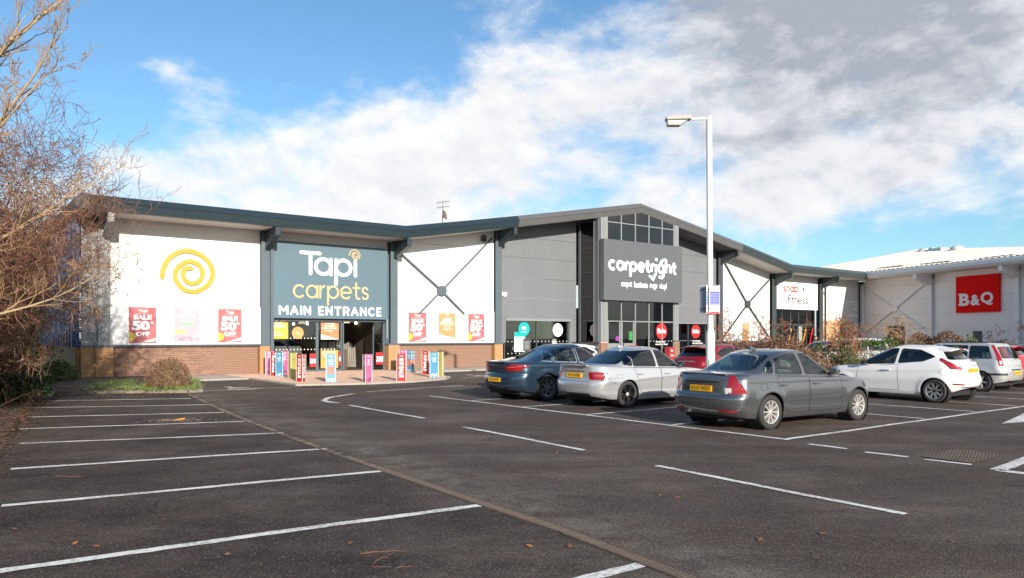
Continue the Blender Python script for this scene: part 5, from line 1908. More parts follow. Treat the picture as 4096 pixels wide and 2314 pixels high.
def lamp_post():
    d = 20.0
    p = at_depth(2843, 1400, d)
    p.z = 0
    white = mat('lamp_post_paint', (.72, .70, .66), .5, var=.05, vscale=1.5, dirt=(.45, .42, .36), dscale=2.5, damt=.35)
    r = empty('lamp_post', p, 0, 'tall white lamp post with one arm rising behind the grey saloon car', 'lamp post')
    r.rotation_euler = (0, R(-.35), 0)
    zs = EYE + (YH - 1325) / F_PX * d
    top = EYE + (YH - 466) / F_PX * d
    mb = MB(); mb.tube([(0, 0, 0), (0, 0, zs - .06), (0, 0, zs + .05)], [.118, .114, .080], 20); mb.build('base_section', white, r, smooth=True)
    mb = MB(); mb.tube([(0, 0, zs + .04), (0, 0, top - .02), (0, 0, top)], [.079, .074, .055], 20); mb.build('shaft', white, r, smooth=True)
    mb = MB(); mb.bx((-.06, -.128, .5), (.06, -.118, 1.1)); mb.build('access_door', white, r)
    za = EYE + (YH - 476) / F_PX * d
    xe = -(2843 - 2772) / F_PX * d
    mb = MB(); mb.tube([(-.05, 0, za), (xe, 0, za - .005)], [.032, .030], 12); mb.build('arm', white, r, smooth=True)
    x1 = -(2843 - 2668) / F_PX * d
    mb = MB()
    prof = [(xe + .02, .055), (xe - .06, .085), (x1 + .12, .07), (x1, .02), (x1 + .02, -.05), (xe - .02, -.03)]
    mb.prism(prof, lambda a, b, q: (a, q, za + b), -.13, .13)
    h = mb.build('lantern', mat('lantern_shell', (.33, .32, .30), .6, var=.15, vscale=5), r, bevel=.02)
    mb = MB()
    mb.prism([(x1 + .03, -.052), (x1 + .05, -.19), (x1 + .38, -.19), (xe - .10, -.045)], lambda a, b, q: (a, q, za + b), -.11, .11)
    mb.build('lens', mat('lantern_lens', (.36, .31, .24), .25, var=.1), h, bevel=.02)
    # the car park notice fixed to the post
    dz = 19.85
    c = at_depth(2852, 1199, dz)
    w_, h_ = 54 / F_PX * dz, 114 / F_PX * dz
    r2 = empty('parking_notice', (c.x, c.y, c.z - h_ / 2), R(4), 'blue and white parking notice facing the camera on the lamp post', 'sign')
    box_part(r2, 'board', M_BOARD, -w_ / 2, w_ / 2, -.012, 0, 0, h_)
    nb = flat('notice_blue', (40, 60, 160)); nr = flat('notice_red', (214, 30, 46)); nc = flat('notice_cyan', (60, 170, 225))
    f = lambda nm, m, x0, x1, z0, z1, y=-.014: box_part(r2, nm, m, (x0 - .5) * w_, (x1 - .5) * w_, y, -.0125, z0 * h_, z1 * h_)
    f('blue_field', nb, .02, .98, .31, .79)
    f('red_foot', nr, .02, .98, .0, .08)
    f('head_stripe', nb, .05, .95, .955, .995)
    flat_text(r2, 'PARKING CONDITIONS', 0, h_ * .89, w_ * .8, h_ * .025, nr, .01, .001, -.0125)
    for i, z in enumerate((.70, .615, .525, .44, .35)):
        mb = MB()
        mb.add([((.10 - .5) * w_ + .016 * math.cos(g), -.0155, z * h_ + .02 * math.sin(g)) for g in [k * math.pi / 6 for k in range(12)]], [tuple(range(12))])
        mb.build('symbol', (M_TXT, nc, nc, nc, nr)[i], r2)
        for j in range(2):
            flat_text(r2, 'terms and conditions apply here' if j else 'parking for customers only', w_ * .08, h_ * (z + .018 - .032 * j), w_ * .74, h_ * .018, M_TXT, .0, .001, -.0145)
    c = at_depth(2815, 1197, dz + .1)
    r3 = empty('parking_notice', (c.x + .03, c.y, c.z - h_ / 2), R(-58), 'parking notice on the lamp post turned away, showing its grey back', 'sign')
    box_part(r3, 'board', M_BOARD, -w_ / 2, w_ / 2, -.02, 0, 0, h_)
    box_part(r3, 'back_plate', mat('grey_back', (.27, .30, .34), .5), -w_ / 2 + .04, w_ / 2, -.024, -.0205, .02, h_ - .06)
    box_part(r3, 'bracket', M_DGREY, -w_ / 2 + .07, w_ / 2, -.04, -.0245, h_ * .82, h_ * .86)
    box_part(r3, 'bracket', M_DGREY, -w_ / 2 + .07, w_ / 2, -.04, -.0245, h_ * .14, h_ * .18)


lamp_post()

# ------------------------------------------------------------------ cars
def curve(pts):
    """smooth monotone interpolation through (x, y) points"""
    xs = [p[0] for p in pts]; ys = [p[1] for p in pts]
    n = len(xs)
    dl = [(ys[i + 1] - ys[i]) / (xs[i + 1] - xs[i]) for i in range(n - 1)]
    m = [dl[0]] + [0 if dl[i - 1] * dl[i] <= 0 else 2 * dl[i - 1] * dl[i] / (dl[i - 1] + dl[i]) for i in range(1, n - 1)] + [dl[-1]]

    def f(x):
        if x <= xs[0]: return ys[0]
        if x >= xs[-1]: return ys[-1]
        i = 0
        while x > xs[i + 1]: i += 1
        h = xs[i + 1] - xs[i]
        t = (x - xs[i]) / h
        return ((1 + 2 * t) * (1 - t) ** 2 * ys[i] + t * (1 - t) ** 2 * h * m[i] + t * t * (3 - 2 * t) * ys[i + 1] + t * t * (t - 1) * h * m[i + 1])
    return f


def paint_mat(name, col, metal=0.0, rough=0.35):
    if name in MATS: return MATS[name]
    m = mat(name, col, rough, metal, coat=0.9, spec=0.5)
    nt = m.node_tree
    bs = nt.nodes['Principled BSDF']
    if metal:
        tc = nt.nodes.new('ShaderNodeTexCoord')
        v = nt.nodes.new('ShaderNodeTexVoronoi'); v.inputs['Scale'].default_value = 900
        nt.links.new(tc.outputs['Object'], v.inputs['Vector'])
        mx = nt.nodes.new('ShaderNodeMix'); mx.data_type, mx.blend_type = 'RGBA', 'MULTIPLY'
        mx.inputs['Factor'].default_value = 0.25
        mx.inputs['A'].default_value = (*col, 1)
        nt.links.new(v.outputs['Color'], mx.inputs['B'])
        nt.links.new(mx.outputs['Result'], bs.inputs['Base Color'])
    return m


M_TRIM = mat('car_black_trim', (0.018, 0.018, 0.019), 0.45)
M_SEAM = mat('panel_gap', (0.012, 0.012, 0.013), 0.8)
M_TYRE = mat('tyre_rubber', (0.028, 0.027, 0.027), 0.8, var=0.2, vscale=8)
M_CHROME = mat('chrome', (0.75, 0.75, 0.76), 0.12, 1.0)
M_CABIN = mat('cabin_dark', (0.05, 0.05, 0.052), 0.8)
M_LAMPR = mat('red_lens', (0.24, 0.004, 0.006), 0.12, coat=1.0)
M_LAMPW = mat('clear_lens', (0.62, 0.58, 0.57), 0.12, coat=1.0)
M_LAMPP = mat('pink_lens', (0.40, 0.10, 0.10), 0.12, coat=1.0)
M_PLATE = mat('number_plate_yellow', srgb(236, 176, 12), 0.4)
M_CARGLASS = glass('car_glass', (0.56, 0.74, 0.75), 1.0)
M_TINT = glass('tinted_car_glass', (0.10, 0.12, 0.14), 1.0)


def zlerp(a, b, t): return a + (b - a) * t


class CarBuilder:
    def __init__(self, sp, res=1.0):
        self.sp = sp
        self.L, self.W = sp['L'], sp['W']
        self.zt = curve(sp['top']); self.zb = curve(sp.get('sill', [(0, .26), (.5, .22), (self.L - .5, .20), (self.L, .24)]))
        self.xr = curve(sp['rear']); self.xf = curve(sp['front']); self.wd = curve(sp['width'])
        self.axles = (sp['ro'], sp['ro'] + sp['wb'])
        self.nr, self.nc, self.ns = max(4, int(8 * res)), max(5, int(9 * res)), max(24, int(60 * res))
        self.nv = max(10, int(24 * res))

    def plan(self, xr, xf, w, ry, rx, fy, fx, bow_r, bow_f):
        """half outline at one height, rear centre -> side -> front centre, with zone codes"""
        out = []
        for i in range(self.nr):
            y = (w - ry) * i / self.nr
            out.append((xr + bow_r * (y / w) ** 2, y, 0))
        for i in range(self.nc):
            a = math.pi / 2 * i / self.nc
            y = w - ry + ry * math.sin(a)
            out.append((xr + bow_r * (y / w) ** 2 + rx * (1 - math.cos(a)), y, 1))
        x0, x1 = xr + bow_r + rx, xf - bow_f - fx
        for i in range(self.ns):
            out.append((x0 + (x1 - x0) * i / self.ns, w, 2))
        for i in range(self.nc):
            a = math.pi / 2 * (1 - i / self.nc)
            y = w - fy + fy * math.sin(a)
            out.append((xf - bow_f * (y / w) ** 2 - fx * (1 - math.cos(a)), y, 3))
        for i in range(self.nr + 1):
            y = (w - fy) * (1 - i / self.nr)
            out.append((xf - bow_f * (y / w) ** 2, y, 4))
        return out

    def taper(self, x):
        c = (x - self.L * .5) / (self.L * .5)
        return 1 - (self.sp.get('tr', .05) * c * c if c < 0 else self.sp.get('tf', .08) * c * c * abs(c))

    def lower_rings(self):
        sp = self.sp
        Ra = sp['arch']
        rings = []
        for j in range(self.nv + 1):
            v = j / self.nv
            zs = None
            for it in range(4):
                pl = None
                if zs is None:
                    zs = [zlerp(self.zb(2), self.zt(2), v)] * 400
                pts, nz = [], []
                # outline depends on height point by point
                base = self.plan(0, self.L, 1, .3, .3, .3, .3, 0, 0)
                for i in range(len(base)):
                    z = zs[i]
                    w = self.W / 2 * self.wd(z)
                    p = self.plan(self.xr(z), self.L - self.xf(z), w, sp['rry'], sp['rrx'], sp['rfy'], sp['rfx'], sp['bowr'], sp['bowf'])[i] if it == 3 else None
                    if p is None:
                        p = self.plan_one(i, self.xr(z), self.L - self.xf(z), w)
                    x, y, q = p
                    y *= self.taper(x)
                    nz.append(zlerp(self.zb(x), self.zt(x), v))
                    pts.append((x, y, z, q))
                zs = nz
            ring = []
            for (x, y, z, q), z2 in zip(pts, zs):
                z = z2
                if q in (1, 2, 3):
                    for ax in self.axles:
                        r = math.hypot(x - ax, z - sp['tr_']) - Ra
                        if r > -.15: y += sp.get('flare', .018) * math.exp(-((r - .02) / .07) ** 2)
                    for (zl, amp, wdt, slope) in sp.get('lines', []):
                        y += amp * math.exp(-((z - zl - slope * (x - 2)) / wdt) ** 2)
                # soften the shoulder
                if v > .93: y -= .022 * ((v - .93) / .07) ** 2
                ring.append((x, y, z, q))
            rings.append(ring)
        return rings

    def plan_one(self, i, xr, xf, w):
        sp = self.sp
        return self.plan(xr, xf, w, sp['rry'], sp['rrx'], sp['rfy'], sp['rfx'], sp['bowr'], sp['bowf'])[i]

    def upper_rings(self):
        g = self.sp['cabin']
        nv = max(8, int(18 * self.nv / 24))
        roof = curve(g['roof'])
        rings = []
        for j in range(nv + 1):
            v = j / nv
            bl = 4 * v * (1 - v)
            xr = zlerp(g['xr0'], g['xr1'], v) - g.get('rb', .03) * bl
            xf = zlerp(g['xf0'], g['xf1'], v) + g.get('fb', .04) * bl
            w = zlerp(g['w0'], g['w1'], v) + g.get('sb', .025) * bl
            vr = .84
            if v > vr:
                k = (v - vr) / (1 - vr)
                e = 1 - math.sqrt(max(0, 1 - k * k))
                w -= .055 * e
                xr += .05 * e; xf -= .05 * e
            ring = []
            for (x, y, q) in self.plan(xr, xf, w, g.get('ry', .22), g.get('rx', .16), g.get('fy', .30), g.get('fx', .16), g.get('bowr', .06), g.get('bowf', .12)):
                t = 1 - g.get('tr', 0.05) * max(0, (2.0 - x) / 2.0) ** 2 - g.get('tf', .05) * max(0, (x - 2.2) / 1.5) ** 2
                z0 = self.zt(x) - .035
                ring.append((x, y * t, zlerp(z0, max(roof(x), z0 + .02), v), q))
            rings.append(ring)
        return rings

    def to_bm(self, rings, crown, cap_rows=8):
        bm = bmesh.new()
        zone = bm.faces.layers.int.new('zone')
        nrm = bm.verts.layers.float_vector.new('nrm')
        n = len(rings[0])
        for sgn in (1, -1):
            V = [[bm.verts.new((x, y * sgn, z)) for (x, y, z, q) in r] for r in rings]
            def quad(a, b, c, d, q):
                vs = []
                for p in ((a, b, c, d) if sgn > 0 else (d, c, b, a)):
                    if p not in vs: vs.append(p)
                try:
                    f = bm.faces.new(vs)
                    f[zone] = q; f.smooth = True
                except ValueError: pass
            for j in range(len(rings) - 1):
                for i in range(n - 1):
                    quad(V[j][i], V[j + 1][i], V[j + 1][i + 1], V[j][i + 1], rings[j][i][3])
            top = rings[-1]
            wmax = max(p[1] for p in top)
            prev = V[-1]
            for r in range(1, cap_rows + 1):
                k = 1 - r / cap_rows
                cur = [bm.verts.new((x, y * k * sgn, z + crown * (y * y - (y * k) ** 2) / wmax ** 2)) for (x, y, z, q) in top]
                for i in range(n - 1):
                    quad(prev[i], cur[i], cur[i + 1], prev[i + 1], 5)
                prev = cur
        bmesh.ops.remove_doubles(bm, verts=bm.verts, dist=1e-4)
        bmesh.ops.dissolve_degenerate(bm, edges=bm.edges, dist=1e-5)
        bmesh.ops.recalc_face_normals(bm, faces=bm.faces)
        bm.normal_update()
        for v in bm.verts: v[nrm] = v.normal
        return bm

    @staticmethod
    def cut(bm, poly, axes, zones, side=None):
        """split faces of the given zones along a convex outline seen along one axis; returns the faces inside"""
        zone = bm.faces.layers.int['zone']
        a, b = axes
        cen = [sum(p[0] for p in poly) / len(poly), sum(p[1] for p in poly) / len(poly)]
        x0, x1 = min(p[0] for p in poly) - .12, max(p[0] for p in poly) + .12
        y0, y1 = min(p[1] for p in poly) - .12, max(p[1] for p in poly) + .12

        def pick():
            out = []
            for f in bm.faces:
                if f[zone] not in zones: continue
                c = f.calc_center_median()
                if side and c.y * side < 0: continue
                if x0 < c[a] < x1 and y0 < c[b] < y1: out.append(f)
            return out
        n = len(poly)
        for i in range(n):
            p, q = poly[i], poly[(i + 1) % n]
            d = (q[0] - p[0], q[1] - p[1])
            no = Vector((0, 0, 0)); no[a], no[b] = -d[1], d[0]
            co = Vector((0, 0, 0)); co[a], co[b] = p[0], p[1]
            fs = pick()
            geom = fs + list({e for f in fs for e in f.edges}) + list({v for f in fs for v in f.verts})
            bmesh.ops.bisect_plane(bm, geom=geom, dist=1e-5, plane_co=co, plane_no=no)
        area = sum(poly[i][0] * poly[(i + 1) % n][1] - poly[(i + 1) % n][0] * poly[i][1] for i in range(n))
        sg = 1 if area > 0 else -1
        res = []
        for f in pick():
            c = f.calc_center_median()
            ok = True
            for i in range(n):
                p, q = poly[i], poly[(i + 1) % n]
                if sg * ((q[0] - p[0]) * (c[b] - p[1]) - (q[1] - p[1]) * (c[a] - p[0])) < -1e-6: ok = False; break
            if ok: res.append(f)
        return res

    @staticmethod
    def faces_mesh(bm, faces, name, keep_normals=True):
        nrm = bm.verts.layers.float_vector['nrm']
        idx, vs, ns, fs = {}, [], [], []
        for f in faces:
            t = []
            for v in f.verts:
                if v.index not in idx:
                    idx[v.index] = len(vs); vs.append(v.co[:]); ns.append(Vector(v[nrm]).normalized()[:])
                t.append(idx[v.index])
            fs.append(t)
        me = bpy.data.meshes.new(name)
        me.from_pydata(vs, [], fs)
        me.polygons.foreach_set('use_smooth', [True] * len(fs))
        me.update()
        if keep_normals: me.normals_split_custom_set_from_vertices(ns)
        return me


def hull(pts): return pts


def circle_poly(cx, cz, r, n=28):
    return [(cx + r * math.cos(2 * math.pi * i / n), cz + r * math.sin(2 * math.pi * i / n)) for i in range(n)]


def round_poly(poly, r=.05, n=3):
    """rounds the corners of an outline"""
    out = []
    m = len(poly)
    for i in range(m):
        p0, p1, p2 = Vector(poly[i - 1]), Vector(poly[i]), Vector(poly[(i + 1) % m])
        a, b = (p0 - p1), (p2 - p1)
        ra = min(r, a.length * .4, b.length * .4)
        s, e = p1 + a.normalized() * ra, p1 + b.normalized() * ra
        for k in range(n + 1):
            t = k / n
            out.append(tuple(s * (1 - t) ** 2 + p1 * 2 * t * (1 - t) + e * t * t))
    return out


WHEEL_CACHE = {}


def wheel_parts(r, wd, kind, rim_mat):
    key = (round(r, 3), kind['n'], kind.get('twin', 0), rim_mat.name)
    if key in WHEEL_CACHE: return WHEEL_CACHE[key]
    rr = r * kind.get('rim', .68)
    RX = Matrix.Rotation(R(90), 4, 'X')      # turned about Z, then Z -> -Y (outside is -Y)
    mb = MB()
    h = wd / 2
    mb.lathe([(rr * .985, -h * .80), (rr + .012, -h * .98), (r - .035, -h), (r - .012, -h * .90), (r, -h * .66), (r, h * .66), (r - .012, h * .90), (r - .035, h), (rr + .012, h * .98), (rr * .985, h * .80)], 40, RX)
    tyre = mb.mesh('wheel'); tyre.polygons.foreach_set('use_smooth', [True] * len(tyre.polygons)); tyre.materials.append(M_TYRE)
    mb = MB()
    mb.lathe([(rr * .98, -h * .7), (rr * .90, -h * .2), (rr * .88, h * .3), (rr * .93, h * .86), (rr * 1.0, h * .93), (rr * 1.01, h * .84)], 36, RX)
    n = kind.get('n', 10)
    for k in range(n):
        a = 2 * math.pi * k / n
        offs = (0,) if not kind.get('twin') else (-kind['twin'], kind['twin'])
        for of in offs:
            a1 = a + of
            a0 = a + of * .35
            wi, wo = kind.get('wi', .028), kind.get('wo', .02)
            vs = []
            for (rad, an, wv, y0, y1) in ((rr * .16, a0, wi, h * .38, h * .74), (rr * .94, a1, wo, h * .55, h * .86)):
                c, s = math.cos(an), math.sin(an)
                for (dw, yy) in ((-wv, y0), (wv, y0), (wv * .7, y1), (-wv * .7, y1)):
                    vs.append((rad * c - dw * s, -yy, rad * s + dw * c))
            mb.add(vs, [(0, 1, 5, 4), (1, 2, 6, 5), (2, 3, 7, 6), (3, 0, 4, 7), (0, 3, 2, 1), (4, 5, 6, 7)])
    rim = mb.mesh('rim'); rim.materials.append(rim_mat)
    mb = MB()
    mb.lathe([(rr * .22, h * .3), (rr * .22, h * .72), (rr * .14, h * .80), (.001, h * .82)], 20, RX)
    cap = mb.mesh('hub_cap'); cap.materials.append(kind.get('cap', rim_mat))
    mb = MB()
    mb.lathe([(rr * .93, -h * .1), (rr * .3, h * .02), (.001, h * .02)], 24, RX)
    back = mb.mesh('brake_disc'); back.materials.append(mat('brake_dark', (.02, .02, .02), .6, .3))
    WHEEL_CACHE[key] = (tyre, rim, cap, back)
    return WHEEL_CACHE[key]


def make_car(name, label, sp, base, heading, paint, group='cars parked in the bays', res=1.0, detail=True):
    """base: place of local (0,0,0), the middle of the tail on the ground; heading: unit vector of the nose"""
    rz = math.atan2(heading.y, heading.x)
    root = empty(name, base, rz, label, 'car', group)
    cb = CarBuilder(sp, res)
    L, W = sp['L'], sp['W']
    low = cb.to_bm(cb.lower_rings(), sp.get('crown', .035))
    up = cb.to_bm(cb.upper_rings(), sp['cabin'].get('crown', .045))
    tl = BVHTree.FromBMesh(low); tu = BVHTree.FromBMesh(up)

    def ray(o, d):
        best = None
        for t in (tl, tu):
            h = t.ray_cast(Vector(o), Vector(d), 6)
            if h[0] is not None and (best is None or h[3] < best[3]): best = h
        return best

    glassm = sp.get('glass', M_CARGLASS)
    # --- openings
    zl = low.faces.layers.int['zone']
    doomed = []
    for ax in cb.axles:
        for side in (1, -1):
            doomed = cb.cut(low, circle_poly(ax, sp['tr_'], sp['arch']), (0, 2), (1, 2, 3), side)
            bmesh.ops.delete(low, geom=doomed, context='FACES')
    # deck under the cabin goes
    g = sp['cabin']
    inner = [f for f in low.faces if f[zl] == 5 and g['xr0'] + .12 < f.calc_center_median().x < g['xf0'] - .12 and abs(f.calc_center_median().y) < g['w0'] - .06]
    bmesh.ops.delete(low, geom=inner, context='FACES')
    low.verts.index_update()

    def take(bm, poly, axes, zones, side, nm, m, parent=root):
        fs = cb.cut(bm, poly, axes, zones, side)
        bm.verts.index_update()
        if not fs: return None
        me = cb.faces_mesh(bm, fs, nm)
        o = link(nm, me, m, parent)
        bmesh.ops.delete(bm, geom=fs, context='FACES')
        bm.verts.index_update()
        return o

    doors = {1: [], -1: []}
    for side in (1, -1):
        for dp in sp.get('doors', []):
            d = take(low, dp, (0, 2), (2,), side, 'door', paint)
            doors[side].append(d)
        for k, wp in enumerate(sp['side_windows']):
            poly = round_poly(wp, .04)
            gm = sp.get('rear_glass', glassm) if wp[0][0] < sp.get('tint_x', -1) else glassm
            take(up, poly, (0, 2), (1, 2, 3), side, 'side_window', gm)
    if 'rear_window' in sp:
        rw = sp['rear_window']
        poly = round_poly([(-rw[2], rw[0]), (rw[2], rw[0]), (rw[3], rw[1]), (-rw[3], rw[1])], .06)
        # split by both halves: the outline spans the middle
        take(up, poly, (1, 2), (0, 1), None, 'rear_window', sp.get('rear_glass', glassm))
    if 'windscreen' in sp:
        rw = sp['windscreen']
        take(up, round_poly([(-rw[2], rw[0]), (rw[2], rw[0]), (rw[3], rw[1]), (-rw[3], rw[1])], .06), (1, 2), (3, 4), None, 'windscreen', glassm)
    if 'bumper_z' in sp:
        pass
    for bm, nm in ((low, 'body'), (up, 'cabin_shell')):
        me = cb.faces_mesh(bm, list(bm.faces), nm)
        o = link(nm, me, paint if nm == 'body' or 'roof_mat' not in sp else paint, root)
    # --- decals that lie on the shell
    def ribbon(pts3, width, nm, m, parent=root, off=.0015, dirn=None):
        mb = MB()
        vs = []
        prev = None
        P = []
        for p, dr in pts3:
            h = ray(p, dr)
            if h is None: continue
            P.append((h[0], h[1] if h[1].dot(Vector(dr)) < 0 else -h[1]))
        if len(P) < 2: return None
        for i, (p, nn) in enumerate(P):
            t = (P[min(i + 1, len(P) - 1)][0] - P[max(i - 1, 0)][0]).normalized()
            q = t.cross(nn).normalized()
            vs += [p + q * width / 2 + nn * off, p - q * width / 2 + nn * off]
        mb.add(vs, [(2 * i, 2 * i + 1, 2 * i + 3, 2 * i + 2) for i in range(len(P) - 1)])
        return mb.build(nm, m, parent, smooth=True)

    def side_line(poly, side, step=.04, closed=True):
        pts = []
        m = len(poly)
        for i in range(m if closed else m - 1):
            p, q = Vector(poly[i]), Vector(poly[(i + 1) % m])
            n = max(1, int((q - p).length / step))
            for k in range(n):
                c = p + (q - p) * k / n
                pts.append(((c.x, side * 2, c.y), (0, -side, 0)))
        c = poly[0] if closed else poly[-1]
        pts.append(((c[0], side * 2, c[1]), (0, -side, 0)))
        return pts

    def patch(poly, o3, d3, ux, nm, m, parent=root, off=.007, rows=14, cols=10, skirt=.02):
        """a lens or trim piece that follows the shell: outline (a, z) seen along d3, a measured along ux from o3"""
        zs = [p[1] for p in poly]
        z0, z1 = min(zs), max(zs)
        grid = []
        for r in range(rows + 1):
            z = z0 + (z1 - z0) * min(max(r / rows, .002), .998)
            xs = []
            for i in range(len(poly)):
                (a0, b0), (a1, b1) = poly[i], poly[(i + 1) % len(poly)]
                if (b0 <= z < b1) or (b1 <= z < b0): xs.append(a0 + (a1 - a0) * (z - b0) / (b1 - b0))
            if len(xs) < 2: continue
            lo, hi = min(xs), max(xs)
            row = []
            for c in range(cols + 1):
                a = lo + (hi - lo) * c / cols
                o = Vector(o3) + Vector(ux) * a + Vector((0, 0, z - o3[2])) - Vector(d3) * 2.2
                h = ray(o, d3)
                if h is None: row = None; break
                nn = h[1] if h[1].dot(Vector(d3)) < 0 else -h[1]
                row.append((h[0], nn))
            if row: grid.append(row)
        if len(grid) < 2: return None
        mb = MB()
        nr, nc = len(grid), cols + 1
        vs = [p + nn * off for row in grid for p, nn in row]
        fs = [(r * nc + c, r * nc + c + 1, (r + 1) * nc + c + 1, (r + 1) * nc + c) for r in range(nr - 1) for c in range(cols)]
        ring = [(0, c) for c in range(nc)] + [(r, cols) for r in range(1, nr)] + [(nr - 1, c) for c in range(cols - 1, -1, -1)] + [(r, 0) for r in range(nr - 2, 0, -1)]
        b = len(vs)
        vs += [grid[r][c][0] - grid[r][c][1] * skirt for r, c in ring]
        k = len(ring)
        fs += [(ring[i][0] * nc + ring[i][1], ring[(i + 1) % k][0] * nc + ring[(i + 1) % k][1], b + (i + 1) % k, b + i) for i in range(k)]
        mb.add(vs, fs)
        return mb.build(nm, m, parent, smooth=True)

    def diag(side):
        """view of a rear corner from 45 degrees: origin, direction, along axis (towards the side)"""
        d = Vector((1, -side, 0)).normalized()
        ux = Vector((1, side, 0)).normalized()
        return d, ux

    for side in (1, -1):
        for i, dp in enumerate(sp.get('doors', [])):
            ribbon(side_line(round_poly(dp, .05), side), .009, 'door_gap', M_SEAM, doors[side][i] or root)
        for wp in sp['side_windows']:
            ribbon(side_line(round_poly(wp, .04), side), .022, 'window_trim', sp.get('trim', M_TRIM), root, .003)
        for poly, nm, m, off in sp.get('side_patches', []):
            o3 = (0, side * (W / 2 + .3), 0)
            patch(poly, o3, Vector((0, -side, 0)), Vector((1, 0, 0)), nm, m() if callable(m) else m, off=off)
        for ln, wdt, nm, m in sp.get('side_lines', []):
            ribbon(side_line(ln, side, closed=False), wdt, nm, m, root)
        d, ux = diag(side)
        for pts, nm, m in sp.get('tail', []):
            # outline given as rough places on the right rear corner (x, y, z), y positive outwards
            poly = [(Vector((x, y * side, 0)).dot(ux), z) for x, y, z in pts]
            patch(poly, (0, 0, 0), d, ux, nm, m, off=.006)
        for (x, z, wdt) in sp.get('handles', []):
            h = ray((x, side * 2, z), (0, -side, 0))
            if h:
                c = h[0]
                mb = MB()
                mb.tube([(c.x - wdt / 2, c.y + side * .005, c.z), (c.x - wdt / 2 + .03, c.y + side * .034, c.z + .002), (c.x + wdt / 2 - .03, c.y + side * .034, c.z + .002), (c.x + wdt / 2, c.y + side * .005, c.z)], [.011, .015, .015, .011], 8)
                dd = doors[side]
                par = root
                for i, dp in enumerate(sp.get('doors', [])):
                    if min(p[0] for p in dp) < x < max(p[0] for p in dp) and dd[i]: par = dd[i]
                mb.build('handle', sp.get('handle_mat', paint), par, smooth=True)
        # mirror
        mx, mz = sp['mirror']
        h = ray((mx, side * 2, mz), (0, -side, 0))
        if h and detail:
            c = h[0]
            mb = MB()
            mb.prism([(-.07, -.055), (.05, -.045), (.075, .015), (.02, .065), (-.075, .06)], lambda a, b, q: (c.x + a, c.y + side * (.05 + q), mz + .05 + b), 0, .165)
            o = mb.build('mirror', sp.get('mirror_mat', paint), root, bevel=.03)
            mb = MB(); mb.prism([(-.075, -.042), (-.08, .05)], lambda a, b, q: (c.x + a - .004, c.y + side * (.065 + q), mz + .05 + b), 0, .135, caps=(False, False)); mb.build('mirror_glass', M_CHROME, o)
            mb = MB(); mb.tube([(c.x, c.y - side * .02, mz), (c.x, c.y + side * .09, mz + .02)], .028, 8); mb.build('mirror_arm', M_TRIM, o)
        # front lamps
        if 'head' in sp:
            d2 = Vector((-1, -side, 0)).normalized(); ux2 = Vector((-1, side, 0)).normalized()
            for pts, nm, m in sp['head']:
                poly = [(Vector((x, y * side, 0)).dot(ux2), z) for x, y, z in pts]
                patch(poly, (0, 0, 0), d2, ux2, nm, m, off=.006)
        for ax in cb.axles:
            mb = MB()
            yo = W / 2 - .035
            mb.tube([(ax, side * (yo - .26), sp['tr_']), (ax, side * yo, sp['tr_'])], sp['arch'] + .004, 28, caps=False)
            mb.add([(ax + (sp['arch'] + .004) * math.cos(q * math.pi / 14), side * (yo - .25), sp['tr_'] + (sp['arch'] + .004) * math.sin(q * math.pi / 14)) for q in range(28)], [tuple(range(28))])
            mb.build('wheel_arch_liner', M_BLACK, root)
            tyre, rim, cap, back = wheel_parts(sp['tr_'], sp.get('tw', .2), sp['wheel'], sp['rim_mat'])
            w_ = link('wheel', tyre, None, root)
            w_.location = (ax, side * (W / 2 - sp.get('tw', .2) / 2 - .012), sp['tr_'])
            w_.rotation_euler = (0, rnd.uniform(0, 1.2), math.pi if side > 0 else 0)
            link('rim', rim, None, w_); link('hub_cap', cap, None, w_); link('brake_disc', back, None, w_)
    # tail: rear patches seen straight from behind (y, z)
    for poly, nm, m, off in sp.get('rear_patches', []):
        patch([(a, b) for a, b in poly], (0, 0, 0), Vector((1, 0, 0)), Vector((0, 1, 0)), nm, m() if callable(m) else m, off=off, cols=16)
    for ln, wdt, nm, m in sp.get('rear_lines', []):
        pts = []
        for (a, b) in zip(ln, ln[1:]):
            n = 8
            for k in range(n + 1):
                t = k / n
                pts.append(((-2, a[0] + (b[0] - a[0]) * t, a[1] + (b[1] - a[1]) * t), (1, 0, 0)))
        ribbon(pts, wdt, nm, m)
    # plate
    if 'plate' in sp:
        zc, txt = sp['plate']
        h = ray((-2, 0, zc), (1, 0, 0))
        tilt = sp.get('plate_tilt', 8)
        pr = empty_child = bpy.data.objects.new('number_plate', None)
        mb = MB(); mb.bx((-.26, -.006, -.055), (.26, .006, .055))
        o = mb.build('number_plate', M_PLATE, root)
        o.location = h[0] + Vector((-.012, 0, 0))
        o.rotation_euler = (R(-tilt), 0, R(-90))
        bpy.data.objects.remove(pr)
        if txt:
            flat_text(o, txt, 0, 0, .44, .072, M_TRIM, .012, .001, -.007)
    # underside and cabin
    if True:
        mb = MB(); mb.bx((.35, -W / 2 + .24, .17), (L - .35, W / 2 - .24, .5)); mb.build('underbody', M_BLACK, root)
        mb = MB(); mb.bx((g['xr0'] + .10, -g['w0'] + .07, .66), (g['xf0'] - .05, g['w0'] - .07, .70)); mb.build('cabin_floor', M_CABIN, root)
